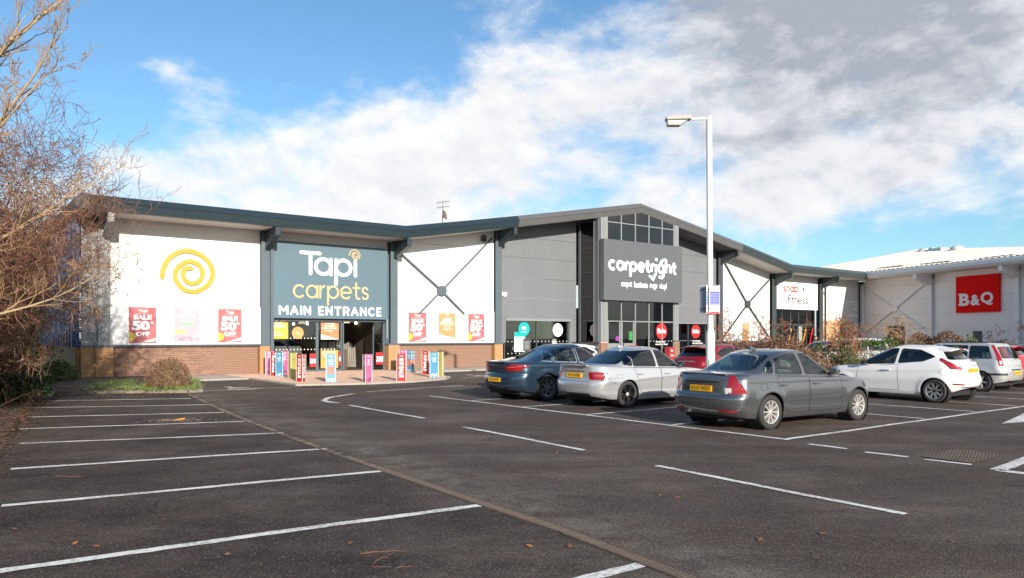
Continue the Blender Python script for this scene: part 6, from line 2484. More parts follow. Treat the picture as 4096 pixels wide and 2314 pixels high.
    if detail:
        seatm = sp.get('seat_mat', mat('seat_dark', (.05, .05, .055), .8))
        zs = sp['cabin']['roof'][1][1]
        zfull = zs
        for (x, n) in ((sp['ro'] + sp['wb'] * .50, 2), (max(sp['ro'] + sp['wb'] * .16, g['xr1'] + .16), 3)):
            zs = zfull if n == 2 else zfull - .13
            for y in ((-.36, .36) if n == 2 else (-.42, 0, .42)):
                mb = MB()
                mb.prism([(-.24, .7), (-.10, .7), (-.20, zs - .36), (-.30, zs - .36)], lambda a, b, q: (x + a, y + q, b), -.22 if n == 2 else -.2, .22 if n == 2 else .2)
                s_ = mb.build('seat', seatm, root, bevel=.04)
                mb = MB(); mb.box((x - .28, y, zs - .25), (.10, .26, .17)); mb.build('headrest', seatm, s_, bevel=.04)
        mb = MB(); mb.bx((g['xf0'] - .55, -g['w0'] + .1, .70), (g['xf0'] - .06, g['w0'] - .1, .90)); mb.build('dashboard', M_TRIM, root, bevel=.05)
        cx_, cz_ = g['xf0'] - .68, .93
        mb = MB(); mb.tube([(cx_ + .08 * math.sin(q * math.pi / 10), -.36 + .185 * math.cos(q * math.pi / 10), cz_ + .17 * math.sin(q * math.pi / 10)) for q in range(21)], .016, 6, caps=False); mb.build('steering_wheel', M_TRIM, root)
        mb = MB(); mb.bx((g['xr0'] + .08, -g['w0'] + .12, cb.zt(g['xr0']) - .09), (g['xr0'] + .45, g['w0'] - .12, cb.zt(g['xr0']) - .06)); mb.build('parcel_shelf', sp.get('shelf_mat', M_CABIN), root)
    for fn in sp.get('extras', []): fn(root, ray, paint)
    low.free(); up.free()
    return root


def base_from(contact, heading, sp, side):
    """place of the tail so that a rear tyre meets the ground at contact (side: -1 right, 1 left)"""
    left = Vector((-heading.y, heading.x, 0))
    return contact - heading * sp['ro'] - left * (side * (sp['W'] / 2 - .05))


def extra_box(nm, m, a, b, bevel=.01):
    def f(root, ray, paint):
        mb = MB(); mb.bx(a, b); mb.build(nm, m or paint, root, bevel=bevel)
    return f


def extra_fin(x, z):
    def f(root, ray, paint):
        mb = MB()
        mb.prism([(-.09, -.02), (.10, -.02), (.06, .02), (-.06, .062), (-.09, .055)], lambda a, b, q: (x + a, q, z + b), -.022, .022)
        mb.build('aerial_fin', paint, root, bevel=.012)
    return f


def extra_rod_aerial(x, z, l=.42):
    def f(root, ray, paint):
        mb = MB(); mb.tube([(x, 0, z), (x - l * .8, 0, z + l * .55)], .005, 5); mb.build('aerial', M_TRIM, root)
    return f


def extra_spoiler(x0, x1, y, z, drop=.06, light=True):
    """roof-end spoiler with the high brake light"""
    def f(root, ray, paint):
        mb = MB()
        n = 10
        vs = []
        for i in range(n + 1):
            t = -1 + 2 * i / n
            yy = y * t
            e = t * t
            vs += [(x1, yy, z - .03 * e), (x0 + .05 * e, yy, z - .035 - .05 * e), (x0 + .05 * e, yy, z - .062 - .05 * e), (x1, yy, z - drop - .05 - .03 * e)]
        fs = []
        for i in range(n):
            for k in range(4):
                fs.append((4 * i + k, 4 * i + (k + 1) % 4, 4 * i + 4 + (k + 1) % 4, 4 * i + 4 + k))
        fs += [(0, 1, 2, 3), (4 * n, 4 * n + 1, 4 * n + 2, 4 * n + 3)]
        mb.add(vs, fs)
        s = mb.build('roof_spoiler', paint, root, bevel=.008)
        if light:
            mb = MB(); mb.bx((x0 - .004, -.14, z - .058), (x0 + .03, .14, z - .036)); mb.build('brake_light', M_LAMPR, s)
    return f


def extra_wiper(x0, y0, z0, x1, y1, z1):
    def f(root, ray, paint):
        mb = MB(); mb.tube([(x0, y0, z0), ((x0 + x1) / 2 - .015, (y0 + y1) / 2, (z0 + z1) / 2), (x1, y1, z1)], .011, 6); mb.build('rear_wiper', M_TRIM, root)
    return f

SILVER_RIM = mat('silver_rim', (.44, .43, .42), .35, .3)
BLACK_RIM = mat('black_rim', (.012, .012, .013), .3, .2, coat=.6)
GREY_RIM = mat('grey_rim', (.22, .22, .23), .35, .5)
POLISH_RIM = mat('polished_rim', (.60, .60, .60), .22, .8)
SQ = lambda pts: pts


def saloon_grey():
    """four-door saloon with high boot, wide shoulders and stepped tall tail lamps"""
    return dict(
        L=4.55, W=1.77, ro=.965, wb=2.74, tr_=.318, arch=.365, tw=.205, flare=.02,
        top=[(0, .985), (.10, 1.015), (.55, 1.02), (1.2, .985), (2.2, .955), (3.2, .925), (3.75, .86), (4.27, .75), (4.55, .60)],
        sill=[(0, .30), (.45, .22), (1.5, .19), (3.2, .19), (4.1, .21), (4.55, .26)],
        rear=[(.20, .20), (.28, .10), (.36, .035), (.46, .0), (.58, .0), (.63, .03), (.66, .06), (.80, .07), (.95, .10), (1.03, .13)],
        front=[(.20, .12), (.34, .0), (.52, .0), (.66, .05), (.8, .2)],
        width=[(.18, .90), (.26, .945), (.42, .975), (.60, 1.0), (.72, .995), (.86, .975), (.96, .955), (1.03, .93)],
        lines=[(.885, .010, .03, -.012)],
        rry=.36, rrx=.22, rfy=.55, rfx=.42, bowr=.09, bowf=.12, tr=.045, tf=.10, crown=.035,
        cabin=dict(xr0=.52, xr1=1.36, xf0=3.34, xf1=2.50, w0=.755, w1=.575, roof=[(1.30, 1.385), (1.85, 1.425), (2.25, 1.428), (2.55, 1.395)],
                   bowr=.10, bowf=.16, crown=.035, ry=.26, rx=.22, fy=.35, fx=.22, tr=.09, tf=.07, sb=.03, rb=.02, fb=.05),
        side_windows=[[(.92, 1.035), (1.17, 1.015), (1.25, 1.255), (1.07, 1.16)],
                      [(1.25, 1.01), (2.03, .985), (1.96, 1.372), (1.66, 1.36), (1.34, 1.275)],
                      [(2.13, .985), (3.06, .965), (2.93, 1.05), (2.62, 1.28), (2.42, 1.355), (2.07, 1.372)]],
        rear_window=(1.065, 1.345, .60, .50), windscreen=(1.0, 1.355, .66, .53),
        doors=[[(1.33, .38), (1.60, .275), (2.10, .275), (2.08, .94), (1.16, .965), (1.17, .80)], [(2.115, .275), (3.13, .275), (3.16, .60), (3.10, .905), (2.095, .938)]],
        handles=[(1.33, .80, .20), (2.30, .80, .20)], mirror=(2.93, .965),
        side_patches=[([(1.42, .50), (2.08, .50), (2.08, .535), (1.42, .535)], 'rub_strip', lambda: MATS['car_paint_grey'], .012),
                      ([(2.13, .50), (3.10, .50), (3.10, .535), (2.13, .535)], 'rub_strip', lambda: MATS['car_paint_grey'], .012)],
        side_lines=[([(.62, .64), (.70, .56), (.95, .56 + .12)], .006, 'bumper_gap', M_SEAM),
                    ([(.70, .84), (.70, .72), (.86, .72), (.86, .84), (.70, .84)], .006, 'fuel_flap', M_SEAM)],
        tail=[([(.06, .64, .66), (.31, .86, .66), (.23, .85, .83), (.17, .80, .865), (.13, .74, .995), (.11, .66, .995), (.06, .62, .84)], 'tail_lamp', M_LAMPR),
              ([(.06, .58, .665), (.085, .70, .665), (.085, .70, .77), (.06, .57, .77)], 'reversing_lamp', M_LAMPW)],
        rear_patches=[([(-.74, .335), (-.42, .335), (-.42, .375), (-.74, .375)], 'rear_reflector', M_LAMPR, .008), ([(.42, .335), (.74, .335), (.74, .375), (.42, .375)], 'rear_reflector', M_LAMPR, .008),
                      ([(-.40, .985 - .13), (.40, .985 - .13), (.40, .985 - .10), (-.40, .985 - .10)], 'plate_grip', M_TRIM, .012)],
        rear_lines=[([(-.60, .64), (-.36, .61), (.36, .61), (.60, .64)], .010, 'boot_gap', M_SEAM), ([(-.60, .64), (-.62, 1.0)], .008, 'boot_gap', M_SEAM), ([(.60, .64), (.62, 1.0)], .008, 'boot_gap', M_SEAM),
                    ([(-.75, .47), (.75, .47)], .008, 'bumper_crease', M_SEAM)],
        plate=(.745, 'RO57 WDT'), plate_tilt=4,
        wheel=dict(n=10, rim=.67, wi=.014, wo=.019), rim_mat=SILVER_RIM, seat_mat=mat('seat_cream', (.50, .47, .42), .8), shelf_mat=mat('shelf_grey', (.22, .22, .21), .8),
        extras=[extra_fin(1.52, 1.452), extra_box('boot_lip', None, (.115, -.52, 1.0), (.20, .52, 1.026))], handle_mat=MATS.get('x'))


def saloon_silver():
    """four-door executive saloon with black wheels, lip spoiler and wide wrapping lamps"""
    return dict(
        L=4.59, W=1.78, ro=1.02, wb=2.76, tr_=.32, arch=.355, tw=.215, flare=.022,
        top=[(0, 1.0), (.07, 1.02), (.6, 1.0), (1.2, .965), (2.2, .935), (3.2, .905), (3.8, .85), (4.3, .74), (4.59, .60)],
        sill=[(0, .32), (.5, .22), (1.5, .18), (3.4, .18), (4.2, .2), (4.59, .24)],
        rear=[(.20, .22), (.30, .07), (.38, .02), (.52, .0), (.62, .02), (.68, .06), (.85, .075), (.98, .07), (1.03, .06)],
        front=[(.20, .12), (.34, .0), (.55, .0), (.7, .06), (.8, .2)],
        width=[(.18, .915), (.26, .955), (.42, .975), (.60, .995), (.72, 1.0), (.84, .98), (.94, .955), (1.03, .925)],
        lines=[(.70, .012, .03, .05), (.33, .012, .05, 0.0)],
        rry=.36, rrx=.24, rfy=.55, rfx=.40, bowr=.11, bowf=.12, tr=.05, tf=.10, crown=.03,
        cabin=dict(xr0=.60, xr1=1.52, xf0=3.38, xf1=2.62, w0=.745, w1=.56, roof=[(1.45, 1.375), (1.95, 1.415), (2.35, 1.418), (2.65, 1.39)],
                   bowr=.12, bowf=.16, crown=.035, ry=.24, rx=.22, fy=.35, fx=.22, tr=.09, tf=.07, sb=.03, rb=.02, fb=.05),
        side_windows=[[(1.02, 1.02), (1.30, .99), (1.30, 1.31), (1.17, 1.22)], [(1.34, .985), (2.13, .965), (2.08, 1.36), (1.75, 1.355), (1.34, 1.325)],
                      [(2.22, .962), (3.10, .945), (2.98, 1.03), (2.70, 1.265), (2.52, 1.335), (2.17, 1.362)]],
        rear_window=(1.03, 1.345, .62, .51), windscreen=(.98, 1.345, .66, .53), rear_glass=M_TINT, tint_x=2.1,
        doors=[[(1.46, .36), (1.70, .27), (2.18, .27), (2.17, .93), (1.26, .955), (1.29, .80)], [(2.195, .27), (3.18, .27), (3.2, .55), (3.14, .89), (2.185, .928)]],
        handles=[(1.42, .795, .2), (2.38, .785, .2)], mirror=(2.98, .945), mirror_mat=M_TRIM,
        side_lines=[([(.66, .80), (.66, .70), (.82, .70), (.82, .80), (.66, .80)], .006, 'fuel_flap', M_SEAM), ([(.42, .66), (.55, .61), (.68, .56)], .007, 'bumper_gap', M_SEAM)],
        tail=[([(.055, .56, .68), (.25, .83, .66), (.33, .86, .80), (.36, .86, .86), (.10, .70, .87), (.06, .52, .86)], 'tail_lamp', M_LAMPR),
              ([(.08, .66, .755), (.25, .84, .765), (.28, .85, .81), (.09, .66, .80)], 'reversing_lamp', M_LAMPP)],
        rear_patches=[([(-.62, .24), (.62, .24), (.50, .36), (-.50, .36)], 'rear_diffuser', M_TRIM, .006), ([(-.36, .87), (.36, .87), (.36, .885), (-.36, .885)], 'chrome_strip', M_CHROME, .012)],
        rear_lines=[([(-.50, .64), (.50, .64)], .010, 'boot_gap', M_SEAM), ([(-.50, .64), (-.56, .87)], .008, 'boot_gap', M_SEAM), ([(.50, .64), (.56, .87)], .008, 'boot_gap', M_SEAM)],
        plate=(.775, 'VO14 WYK'), plate_tilt=2,
        wheel=dict(n=5, twin=.17, rim=.72, wi=.026, wo=.02, cap=SILVER_RIM), rim_mat=BLACK_RIM,
        extras=[extra_box('boot_lip', None, (.02, -.48, 1.0), (.10, .48, 1.032)), extra_fin(1.62, 1.44)])


def fastback_blue():
    """large five-door fastback with sloping tailgate and wing-shaped lamps"""
    return dict(
        L=4.83, W=1.86, ro=1.10, wb=2.74, tr_=.345, arch=.39, tw=.225, flare=.02,
        top=[(0, .985), (.08, 1.02), (.5, 1.03), (1.2, 1.0), (2.2, .965), (3.3, .93), (3.95, .87), (4.5, .76), (4.83, .60)],
        sill=[(0, .32), (.5, .24), (1.5, .20), (3.5, .20), (4.4, .22), (4.83, .26)],
        rear=[(.22, .20), (.30, .08), (.40, .02), (.55, .0), (.66, .02), (.72, .06), (.90, .05), (1.0, .03), (1.03, .03)],
        front=[(.20, .12), (.34, .0), (.55, .0), (.7, .06), (.8, .2)],
        width=[(.18, .91), (.28, .95), (.42, .97), (.60, .99), (.75, 1.0), (.88, .985), (.97, .955), (1.05, .92)],
        lines=[(.92, .010, .03, -.01)],
        rry=.44, rrx=.30, rfy=.55, rfx=.40, bowr=.16, bowf=.12, tr=.06, tf=.10, crown=.035,
        cabin=dict(xr0=.28, xr1=1.75, xf0=3.62, xf1=2.75, w0=.775, w1=.585, roof=[(1.6, 1.40), (2.15, 1.465), (2.5, 1.468), (2.85, 1.43)],
                   bowr=.16, bowf=.18, crown=.035, ry=.28, rx=.28, fy=.36, fx=.22, tr=.12, tf=.07, sb=.03, rb=-.06, fb=.05),
        side_windows=[[(1.02, 1.055), (1.36, 1.025), (1.42, 1.30), (1.22, 1.20)], [(1.42, 1.02), (2.25, .99), (2.18, 1.405), (1.82, 1.385), (1.48, 1.31)],
                      [(2.34, .985), (3.30, .965), (3.16, 1.06), (2.85, 1.30), (2.65, 1.37), (2.28, 1.405)]],
        rear_window=(1.09, 1.38, .60, .50), windscreen=(1.02, 1.385, .68, .55), trim=M_CHROME,
        doors=[[(1.58, .40), (1.85, .28), (2.31, .28), (2.30, .96), (1.38, .99), (1.40, .82)], [(2.325, .28), (3.35, .28), (3.38, .6), (3.30, .93), (2.315, .958)]],
        handles=[(1.58, .83, .2), (2.52, .82, .2)], mirror=(3.12, .97), handle_mat=M_CHROME,
        side_lines=[([(.70, .88), (.70, .76), (.84, .76), (.84, .88), (.70, .88)], .006, 'fuel_flap', M_SEAM), ([(1.0, 1.0), (.82, .93), (.60, .80)], .006, 'panel_gap', M_SEAM)],
        tail=[([(.06, .44, .80), (.22, .82, .80), (.42, .90, .92), (.48, .90, .96), (.10, .62, .97), (.05, .40, .90)], 'tail_lamp', M_LAMPR),
              ([(.075, .50, .875), (.26, .83, .905), (.27, .83, .925), (.075, .50, .90)], 'reversing_lamp', M_LAMPP)],
        rear_patches=[([(-.50, .92), (.50, .92), (.50, .945), (-.50, .945)], 'chrome_strip', M_CHROME, .012), ([(-.55, .30), (.55, .30), (.5, .36), (-.5, .36)], 'rear_diffuser', M_TRIM, .005)],
        rear_lines=[([(-.58, .76), (.58, .76)], .010, 'boot_gap', M_SEAM)],
        plate=(.56, 'VU16 HVX'), plate_tilt=4,
        wheel=dict(n=7, rim=.68, wi=.03, wo=.04), rim_mat=GREY_RIM,
        extras=[extra_box('boot_lip', None, (.02, -.42, 1.0), (.12, .42, 1.04))])


def hatch_white():
    """three-door hatchback: rising waistline, pointed rear side window, roof spoiler, slanted lamps"""
    return dict(
        L=3.95, W=1.722, ro=.66, wb=2.49, tr_=.302, arch=.345, tw=.20, flare=.02,
        top=[(0, 1.02), (.06, 1.045), (.5, 1.05), (1.2, .99), (2.0, .925), (2.75, .90), (3.3, .87), (3.75, .76), (3.95, .62)],
        sill=[(0, .42), (.18, .34), (.35, .27), (1.0, .19), (3.0, .19), (3.7, .21), (3.95, .25)],
        rear=[(.24, .22), (.32, .12), (.42, .04), (.55, .0), (.66, .02), (.72, .05), (.86, .07), (1.0, .11), (1.08, .14)],
        front=[(.20, .12), (.34, .0), (.55, .0), (.7, .07), (.8, .2)],
        width=[(.18, .91), (.26, .95), (.42, .975), (.60, 1.0), (.75, .99), (.90, .965), (1.0, .94), (1.08, .915)],
        lines=[(.80, .012, .028, -.035)],
        rry=.42, rrx=.30, rfy=.55, rfx=.40, bowr=.14, bowf=.12, tr=.06, tf=.10, crown=.03,
        cabin=dict(xr0=.16, xr1=.58, xf0=3.05, xf1=2.00, w0=.735, w1=.565, roof=[(.5, 1.395), (1.1, 1.435), (1.6, 1.443), (2.05, 1.41)],
                   bowr=.14, bowf=.16, crown=.035, ry=.30, rx=.24, fy=.35, fx=.22, tr=.10, tf=.07, sb=.03, rb=.01, fb=.05),
        side_windows=[[(.70, 1.18), (.98, 1.06), (1.62, .995), (1.55, 1.378), (1.08, 1.345)],
                      [(1.72, .985), (2.86, .935), (2.66, 1.07), (2.32, 1.275), (2.05, 1.36), (1.64, 1.382)]],
        rear_window=(1.10, 1.325, .60, .46), windscreen=(1.0, 1.365, .64, .52), rear_glass=M_TINT, tint_x=1.5,
        doors=[[(1.56, .28), (2.66, .28), (2.72, .55), (2.66, .89), (1.60, .965)]],
        handles=[(1.86, .815, .22)], mirror=(2.50, .94), mirror_mat=M_TRIM,
        side_lines=[([(.46 + .085 * math.cos(q * math.pi / 8), .80 + .085 * math.sin(q * math.pi / 8)) for q in range(17)], .006, 'fuel_flap', M_SEAM),
                    ([(.50, .56), (.40, .66), (.30, .78)], .006, 'bumper_gap', M_SEAM)],
        tail=[([(.13, .50, .84), (.25, .78, .86), (.40, .82, 1.02), (.46, .82, 1.12), (.40, .80, 1.155), (.22, .68, 1.0), (.12, .50, .90)], 'tail_lamp', M_LAMPR),
              ([(.12, .48, .845), (.16, .64, .86), (.20, .70, .97), (.12, .52, .925)], 'reversing_lamp', M_LAMPP)],
        rear_patches=[([(-.62, .30), (.62, .30), (.52, .42), (-.52, .42)], 'rear_diffuser', mat('dark_grey_bumper', (.13, .13, .135), .6), .006),
                      ([(-.74, .475), (-.48, .46), (-.48, .49), (-.74, .515)], 'rear_reflector', M_LAMPR, .008), ([(.48, .46), (.74, .475), (.74, .515), (.48, .49)], 'rear_reflector', M_LAMPR, .008),
                      ([(-.32, .93), (.32, .93), (.32, .955), (-.32, .955)], 'plate_grip', mat('grip_grey', (.2, .2, .2), .4), .014)],
        rear_lines=[([(-.52, .68), (.52, .68)], .009, 'boot_gap', M_SEAM), ([(-.52, .68), (-.56, .84)], .008, 'boot_gap', M_SEAM), ([(.52, .68), (.56, .84)], .008, 'boot_gap', M_SEAM)],
        plate=(.83, 'WV13 XLS'), plate_tilt=10,
        wheel=dict(n=8, twin=.12, rim=.70, wi=.016, wo=.013, cap=BLACK_RIM), rim_mat=POLISH_RIM,
        extras=[extra_spoiler(.34, .70, .50, 1.425, .05), extra_wiper(.10, -.02, 1.10, .13, -.40, 1.13)])


def estate_silver():
    """tall silver five-door with upright tail and long lamps beside the rear window"""
    s = hatch_white()
    s.update(
        L=4.10, W=1.74, ro=.72, wb=2.52, tr_=.308, arch=.35,
        top=[(0, .95), (.06, .98), (.6, 1.0), (1.4, .985), (2.2, .96), (2.9, .94), (3.5, .87), (3.9, .76), (4.10, .62)],
        sill=[(0, .36), (.3, .28), (1.0, .20), (3.1, .20), (3.8, .22), (4.10, .26)],
        rear=[(.24, .14), (.32, .06), (.42, .01), (.55, .0), (.64, .0), (.70, .05), (.86, .06), (1.0, .08)],
        width=[(.18, .92), (.26, .955), (.42, .98), (.60, 1.0), (.75, .995), (.90, .98), (1.0, .965)], lines=[],
        rry=.28, rrx=.22, bowr=.07, tr=.03,
        cabin=dict(xr0=.09, xr1=.36, xf0=3.22, xf1=2.30, w0=.80, w1=.655, roof=[(.3, 1.455), (.9, 1.49), (1.7, 1.50), (2.3, 1.465)],
                   bowr=.07, bowf=.16, crown=.03, ry=.20, rx=.14, fy=.35, fx=.22, tr=.03, tf=.06, sb=.03, rb=.01, fb=.05),
        side_windows=[[(.42, 1.03), (1.05, 1.02), (1.05, 1.41), (.55, 1.40)], [(1.12, 1.02), (1.88, .995), (1.86, 1.425), (1.12, 1.415)], [(1.96, .99), (2.95, .97), (2.75, 1.10), (2.45, 1.32), (2.2, 1.41), (1.94, 1.425)]],
        rear_window=(1.03, 1.39, .66, .56), windscreen=(1.0, 1.42, .68, .56), rear_glass=M_CARGLASS, tint_x=-1,
        doors=[[(1.18, .40), (1.45, .28), (1.92, .28), (1.92, .96), (1.08, .98)], [(1.94, .28), (2.9, .28), (2.96, .6), (2.9, .94), (1.94, .958)]],
        handles=[(1.24, .83, .2), (2.12, .82, .2)], mirror=(2.62, .98),
        side_lines=[], side_patches=[([(.12, .52), (.50, .52), (.50, .58), (.12, .58)], 'bumper_strip', M_TRIM, .008)],
        tail=[([(.12, .70, .80), (.20, .82, .80), (.30, .78, 1.15), (.42, .72, 1.43), (.36, .66, 1.43), (.20, .68, 1.10)], 'tail_lamp', M_LAMPR),
              ([(.13, .72, .87), (.18, .80, .87), (.20, .80, 1.0), (.14, .71, 1.0)], 'reversing_lamp', M_LAMPP)],
        rear_patches=[([(-.84, .52), (-.62, .52), (-.62, .58), (-.84, .58)], 'bumper_strip', M_TRIM, .008), ([(.62, .52), (.84, .52), (.84, .58), (.62, .58)], 'bumper_strip', M_TRIM, .008),
                      ([(-.55, .34), (-.40, .32), (-.40, .35), (-.55, .37)], 'rear_reflector', M_LAMPR, .008), ([(.40, .32), (.55, .34), (.55, .37), (.40, .35)], 'rear_reflector', M_LAMPR, .008),
                      ([(-.32, .66), (.32, .66), (.32, .69), (-.32, .69)], 'plate_grip', M_TRIM, .014)],
        rear_lines=[([(-.62, .62), (.62, .62)], .009, 'boot_gap', M_SEAM)],
        plate=(.585, 'HG58 KVB'), plate_tilt=3,
        wheel=dict(n=5, rim=.68, wi=.03, wo=.035), rim_mat=SILVER_RIM,
        extras=[extra_wiper(.06, -.05, 1.02, .10, -.42, 1.06), extra_box('brake_light', M_LAMPR, (.30, -.16, 1.475), (.34, .16, 1.50)),
                extra_box('roof_rail', M_TRIM, (.6, .56, 1.50), (2.2, .58, 1.535)), extra_box('roof_rail', M_TRIM, (.6, -.58, 1.50), (2.2, -.56, 1.535))])
    return s


def hatch_red():
    """rounded red three-door hatchback with clear round lamps"""
    s = hatch_white()
    s.update(L=4.0, W=1.74, ro=.70, wb=2.51,
             rear=[(.24, .18), (.32, .08), (.42, .02), (.55, .0), (.66, .0), (.75, .03), (.9, .07), (1.03, .13), (1.08, .16)],
             tail=[([(.10, .52, .80), (.26, .80, .82), (.34, .82, .98), (.22, .70, 1.0), (.12, .54, .95)], 'tail_lamp', M_LAMPR),
                   ([(.11, .58, .82), (.17, .70, .83), (.18, .70, .94), (.12, .58, .93)], 'reversing_lamp', M_LAMPP)],
             plate=(.60, ''), wheel=dict(n=5, twin=.14, rim=.70, wi=.02, wo=.02), rim_mat=SILVER_RIM,
             extras=[extra_spoiler(.36, .70, .50, 1.425, .05), extra_rod_aerial(.75, 1.45, .5)])
    return s


def place_cars():
    H1 = U.copy()
    HV = Vector((math.sin(R(56.5)), math.cos(R(56.5)), 0))
    grey = paint_mat('car_paint_grey', (.23, .24, .255), .80, .24)
    silver = paint_mat('car_paint_silver', (.66, .67, .69), .60, .24)
    blue = paint_mat('car_paint_blue', (.05, .092, .145), .70, .22)
    white = paint_mat('car_paint_white', (.76, .76, .76), 0, .3)
    silver2 = paint_mat('car_paint_silver_grey', (.62, .63, .64), .45, .28)
    red = paint_mat('car_paint_red', (.50, .012, .014), 0, .3)
    dred = paint_mat('car_paint_dark_red', (.30, .010, .018), .3, .3)
    navy = paint_mat('car_paint_navy', (.015, .022, .045), .3, .3)
    steel = paint_mat('car_paint_steel_blue', (.06, .09, .14), .5, .3)
    sp = saloon_grey(); sp['handle_mat'] = grey
    make_car('parked_car', 'dark grey four door saloon with silver wheels nearest the camera', sp, base_from(G(3080, 1718.6), HV, sp, -1), HV, grey)
    sp = saloon_silver()
    make_car('parked_car', 'silver saloon with black wheels and tinted rear glass in the middle bay', sp, base_from(G(2509.7, 1631.3), H1, sp, -1), H1, silver)
    sp = fastback_blue()
    make_car('parked_car', 'dark blue fastback car at the left end of the parked row', sp, base_from(G(2190, 1603), H1, sp, -1), H1, blue)
    HF = -NV
    sp = hatch_white()
    make_car('parked_car', 'white three door hatchback with roof spoiler parked side on', sp, base_from(G(3737.7, 1611.9), HF, sp, 1), HF, white)
    sp = estate_silver()
    make_car('parked_car', 'tall silver estate car between the white hatchback and the bright red car', sp, base_from(G(3922, 1567.5), HF, sp, 1), HF, silver2)
    sp = hatch_red()
    make_car('parked_car', 'bright red hatchback cut off by the right edge of the picture', sp, base_from(G(3992, 1558), HF, sp, 1), HF, red)
    # further off
    sp = hatch_red(); sp['extras'] = [extra_spoiler(.36, .70, .50, 1.425, .05)]
    p = at_depth(2735, 1347, 22.9); p.z = 0
    make_car('parked_car', 'dark red hatchback behind the lamp post', sp, p, H1, dred, res=.7)
    sp = hatch_white(); sp['extras'] = [extra_spoiler(.34, .70, .50, 1.425, .05)]
    make_car('parked_car', 'white car behind the dark blue fastback, mostly its roof showing', sp, FW(13.2, 14.1), -H1, white, res=.7)
    sp = estate_silver(); sp['plate'] = (.585, '')
    p = at_depth(2868, 1347, 27.5); p.z = 0
    make_car('parked_car', 'black car beyond the dark red hatchback', sp, p, H1, paint_mat('car_paint_black', (.012, .012, .014), 0, .3), res=.6)
    sp = estate_silver(); sp['plate'] = (.585, ''); sp['extras'] = []
    p = at_depth(3600, 1347, 30.5); p.z = 0.12
    make_car('parked_car', 'white tall car behind the hedge and the white hatchback', sp, p, Vector((-.85, .52, 0)).normalized(), white, res=.6)
    sp = hatch_red(); sp['extras'] = []
    p = at_depth(3225, 1347, 38.5); p.z = 0
    make_car('parked_car', 'blue car seen over the hedge in front of the gym', sp, p, Vector((.95, .3, 0)).normalized(), steel, res=.6)
    sp = hatch_red(); sp['extras'] = []
    p = at_depth(4090, 1347, 25.5); p.z = 0
    make_car('parked_car', 'navy blue car at the far right beyond the bright red one', sp, p, -H1 * .2 + Vector((.8, .5, 0)), navy, res=.6)


place_cars()

# ------------------------------------------------------------------ trees, shrubs, hedges, leaves
PR = random.Random(21)


def rv(s=1.0):
    return Vector((PR.gauss(0, s), PR.gauss(0, s), PR.gauss(0, s)))


BARK_PALE = mat('pale_bark', (.34, .25, .155), .85, var=.25, vscale=6, bump=.4, bscale=30)
TWIG_PALE = mat('pale_twig', (.33, .215, .115), .85, var=.2, vscale=5)
TWIG_RED = mat('red_brown_twig', (.215, .108, .068), .9, var=.3, vscale=4)
TWIG_DRY = mat('dry_twig', (.25, .165, .10), .9, var=.3, vscale=4)
BARK_DARK = mat('dark_bark', (.085, .062, .045), .9, var=.3, vscale=6)


def leaf_mat(name, col, var=.3):
    m = mat(name, col, .55, var=var, vscale=7, detail=2)
    return m


IVY = leaf_mat('ivy_leaf', (.028, .05, .016))
GREEN = leaf_mat('green_leaf', (.07, .115, .022))
BRIGHT = leaf_mat('bright_green_leaf', (.095, .145, .03))
BROWN = leaf_mat('brown_leaf', (.16, .085, .048), .4)
RUST = leaf_mat('rust_leaf', (.27, .115, .045), .4)
OCHRE = leaf_mat('ochre_leaf', (.34, .21, .05), .3)
BERRY = mat('red_berry', (.42, .045, .02), .4)


def branch(mb, p, d, L, r, lv, spread=.6, up=.12, wob=.16, kids=(5, 5, 4), shrink=.55, rmin=.0035, sides=(6, 5, 3, 3), tips=None, bias=None):
    """a wandering limb with side shoots; lv counts down to the finest twigs"""
    n = max(3, int(4 + L * 2.2)) if lv else 3
    pts, rad = [Vector(p)], [r]
    d = Vector(d).normalized()
    for i in range(n):
        d = (d + rv(wob) + Vector((0, 0, up * (1 if lv else .8))) * .35)
        if bias is not None: d += bias * .08
        d.normalize()
        pts.append(pts[-1] + d * (L / n))
        rad.append(max(rmin, r * (1 - .72 * (i + 1) / n)))
    mb.tube(pts, rad, sides[min(len(sides) - 1, 3 - lv if lv <= 3 else 0)], caps=False)
    if tips is not None and lv <= 1: tips.append(pts[-1])
    if lv == 0: return pts
    k = kids[min(len(kids) - 1, len(kids) - lv)] if lv <= len(kids) else kids[0]
    for i in range(k):
        t = PR.uniform(.25, 1.0)
        j = min(n - 1, int(t * n))
        q = pts[j] + (pts[j + 1] - pts[j]) * (t * n - j if t < 1 else 1)
        ax = (pts[j + 1] - pts[j]).normalized()
        side = ax.orthogonal().normalized()
        side = Matrix.Rotation(PR.uniform(0, 6.28), 3, ax) @ side
        dd = (ax * (1 - spread * PR.uniform(.5, 1.1)) + side * spread * PR.uniform(.7, 1.2) + Vector((0, 0, up)))
        branch(mb, q, dd, L * shrink * PR.uniform(.6, 1.15), max(rmin, rad[j] * .55), lv - 1, spread, up, wob, kids, shrink, rmin, sides, tips, bias)
    return pts


def leaves(mb, pts, size, mats_n=1, droop=.3):
    for p in pts:
        s = size * PR.uniform(.6, 1.3)
        a = rv().normalized(); b = a.orthogonal().normalized()
        b = Matrix.Rotation(PR.uniform(0, 6.28), 3, a) @ b
        c = a.cross(b)
        mb.mi = PR.randrange(mats_n)
        mb.add([p - b * s * .5, p + c * s * .32 , p + b * s * .6, p - c * s * .32], [(0, 1, 2, 3)])


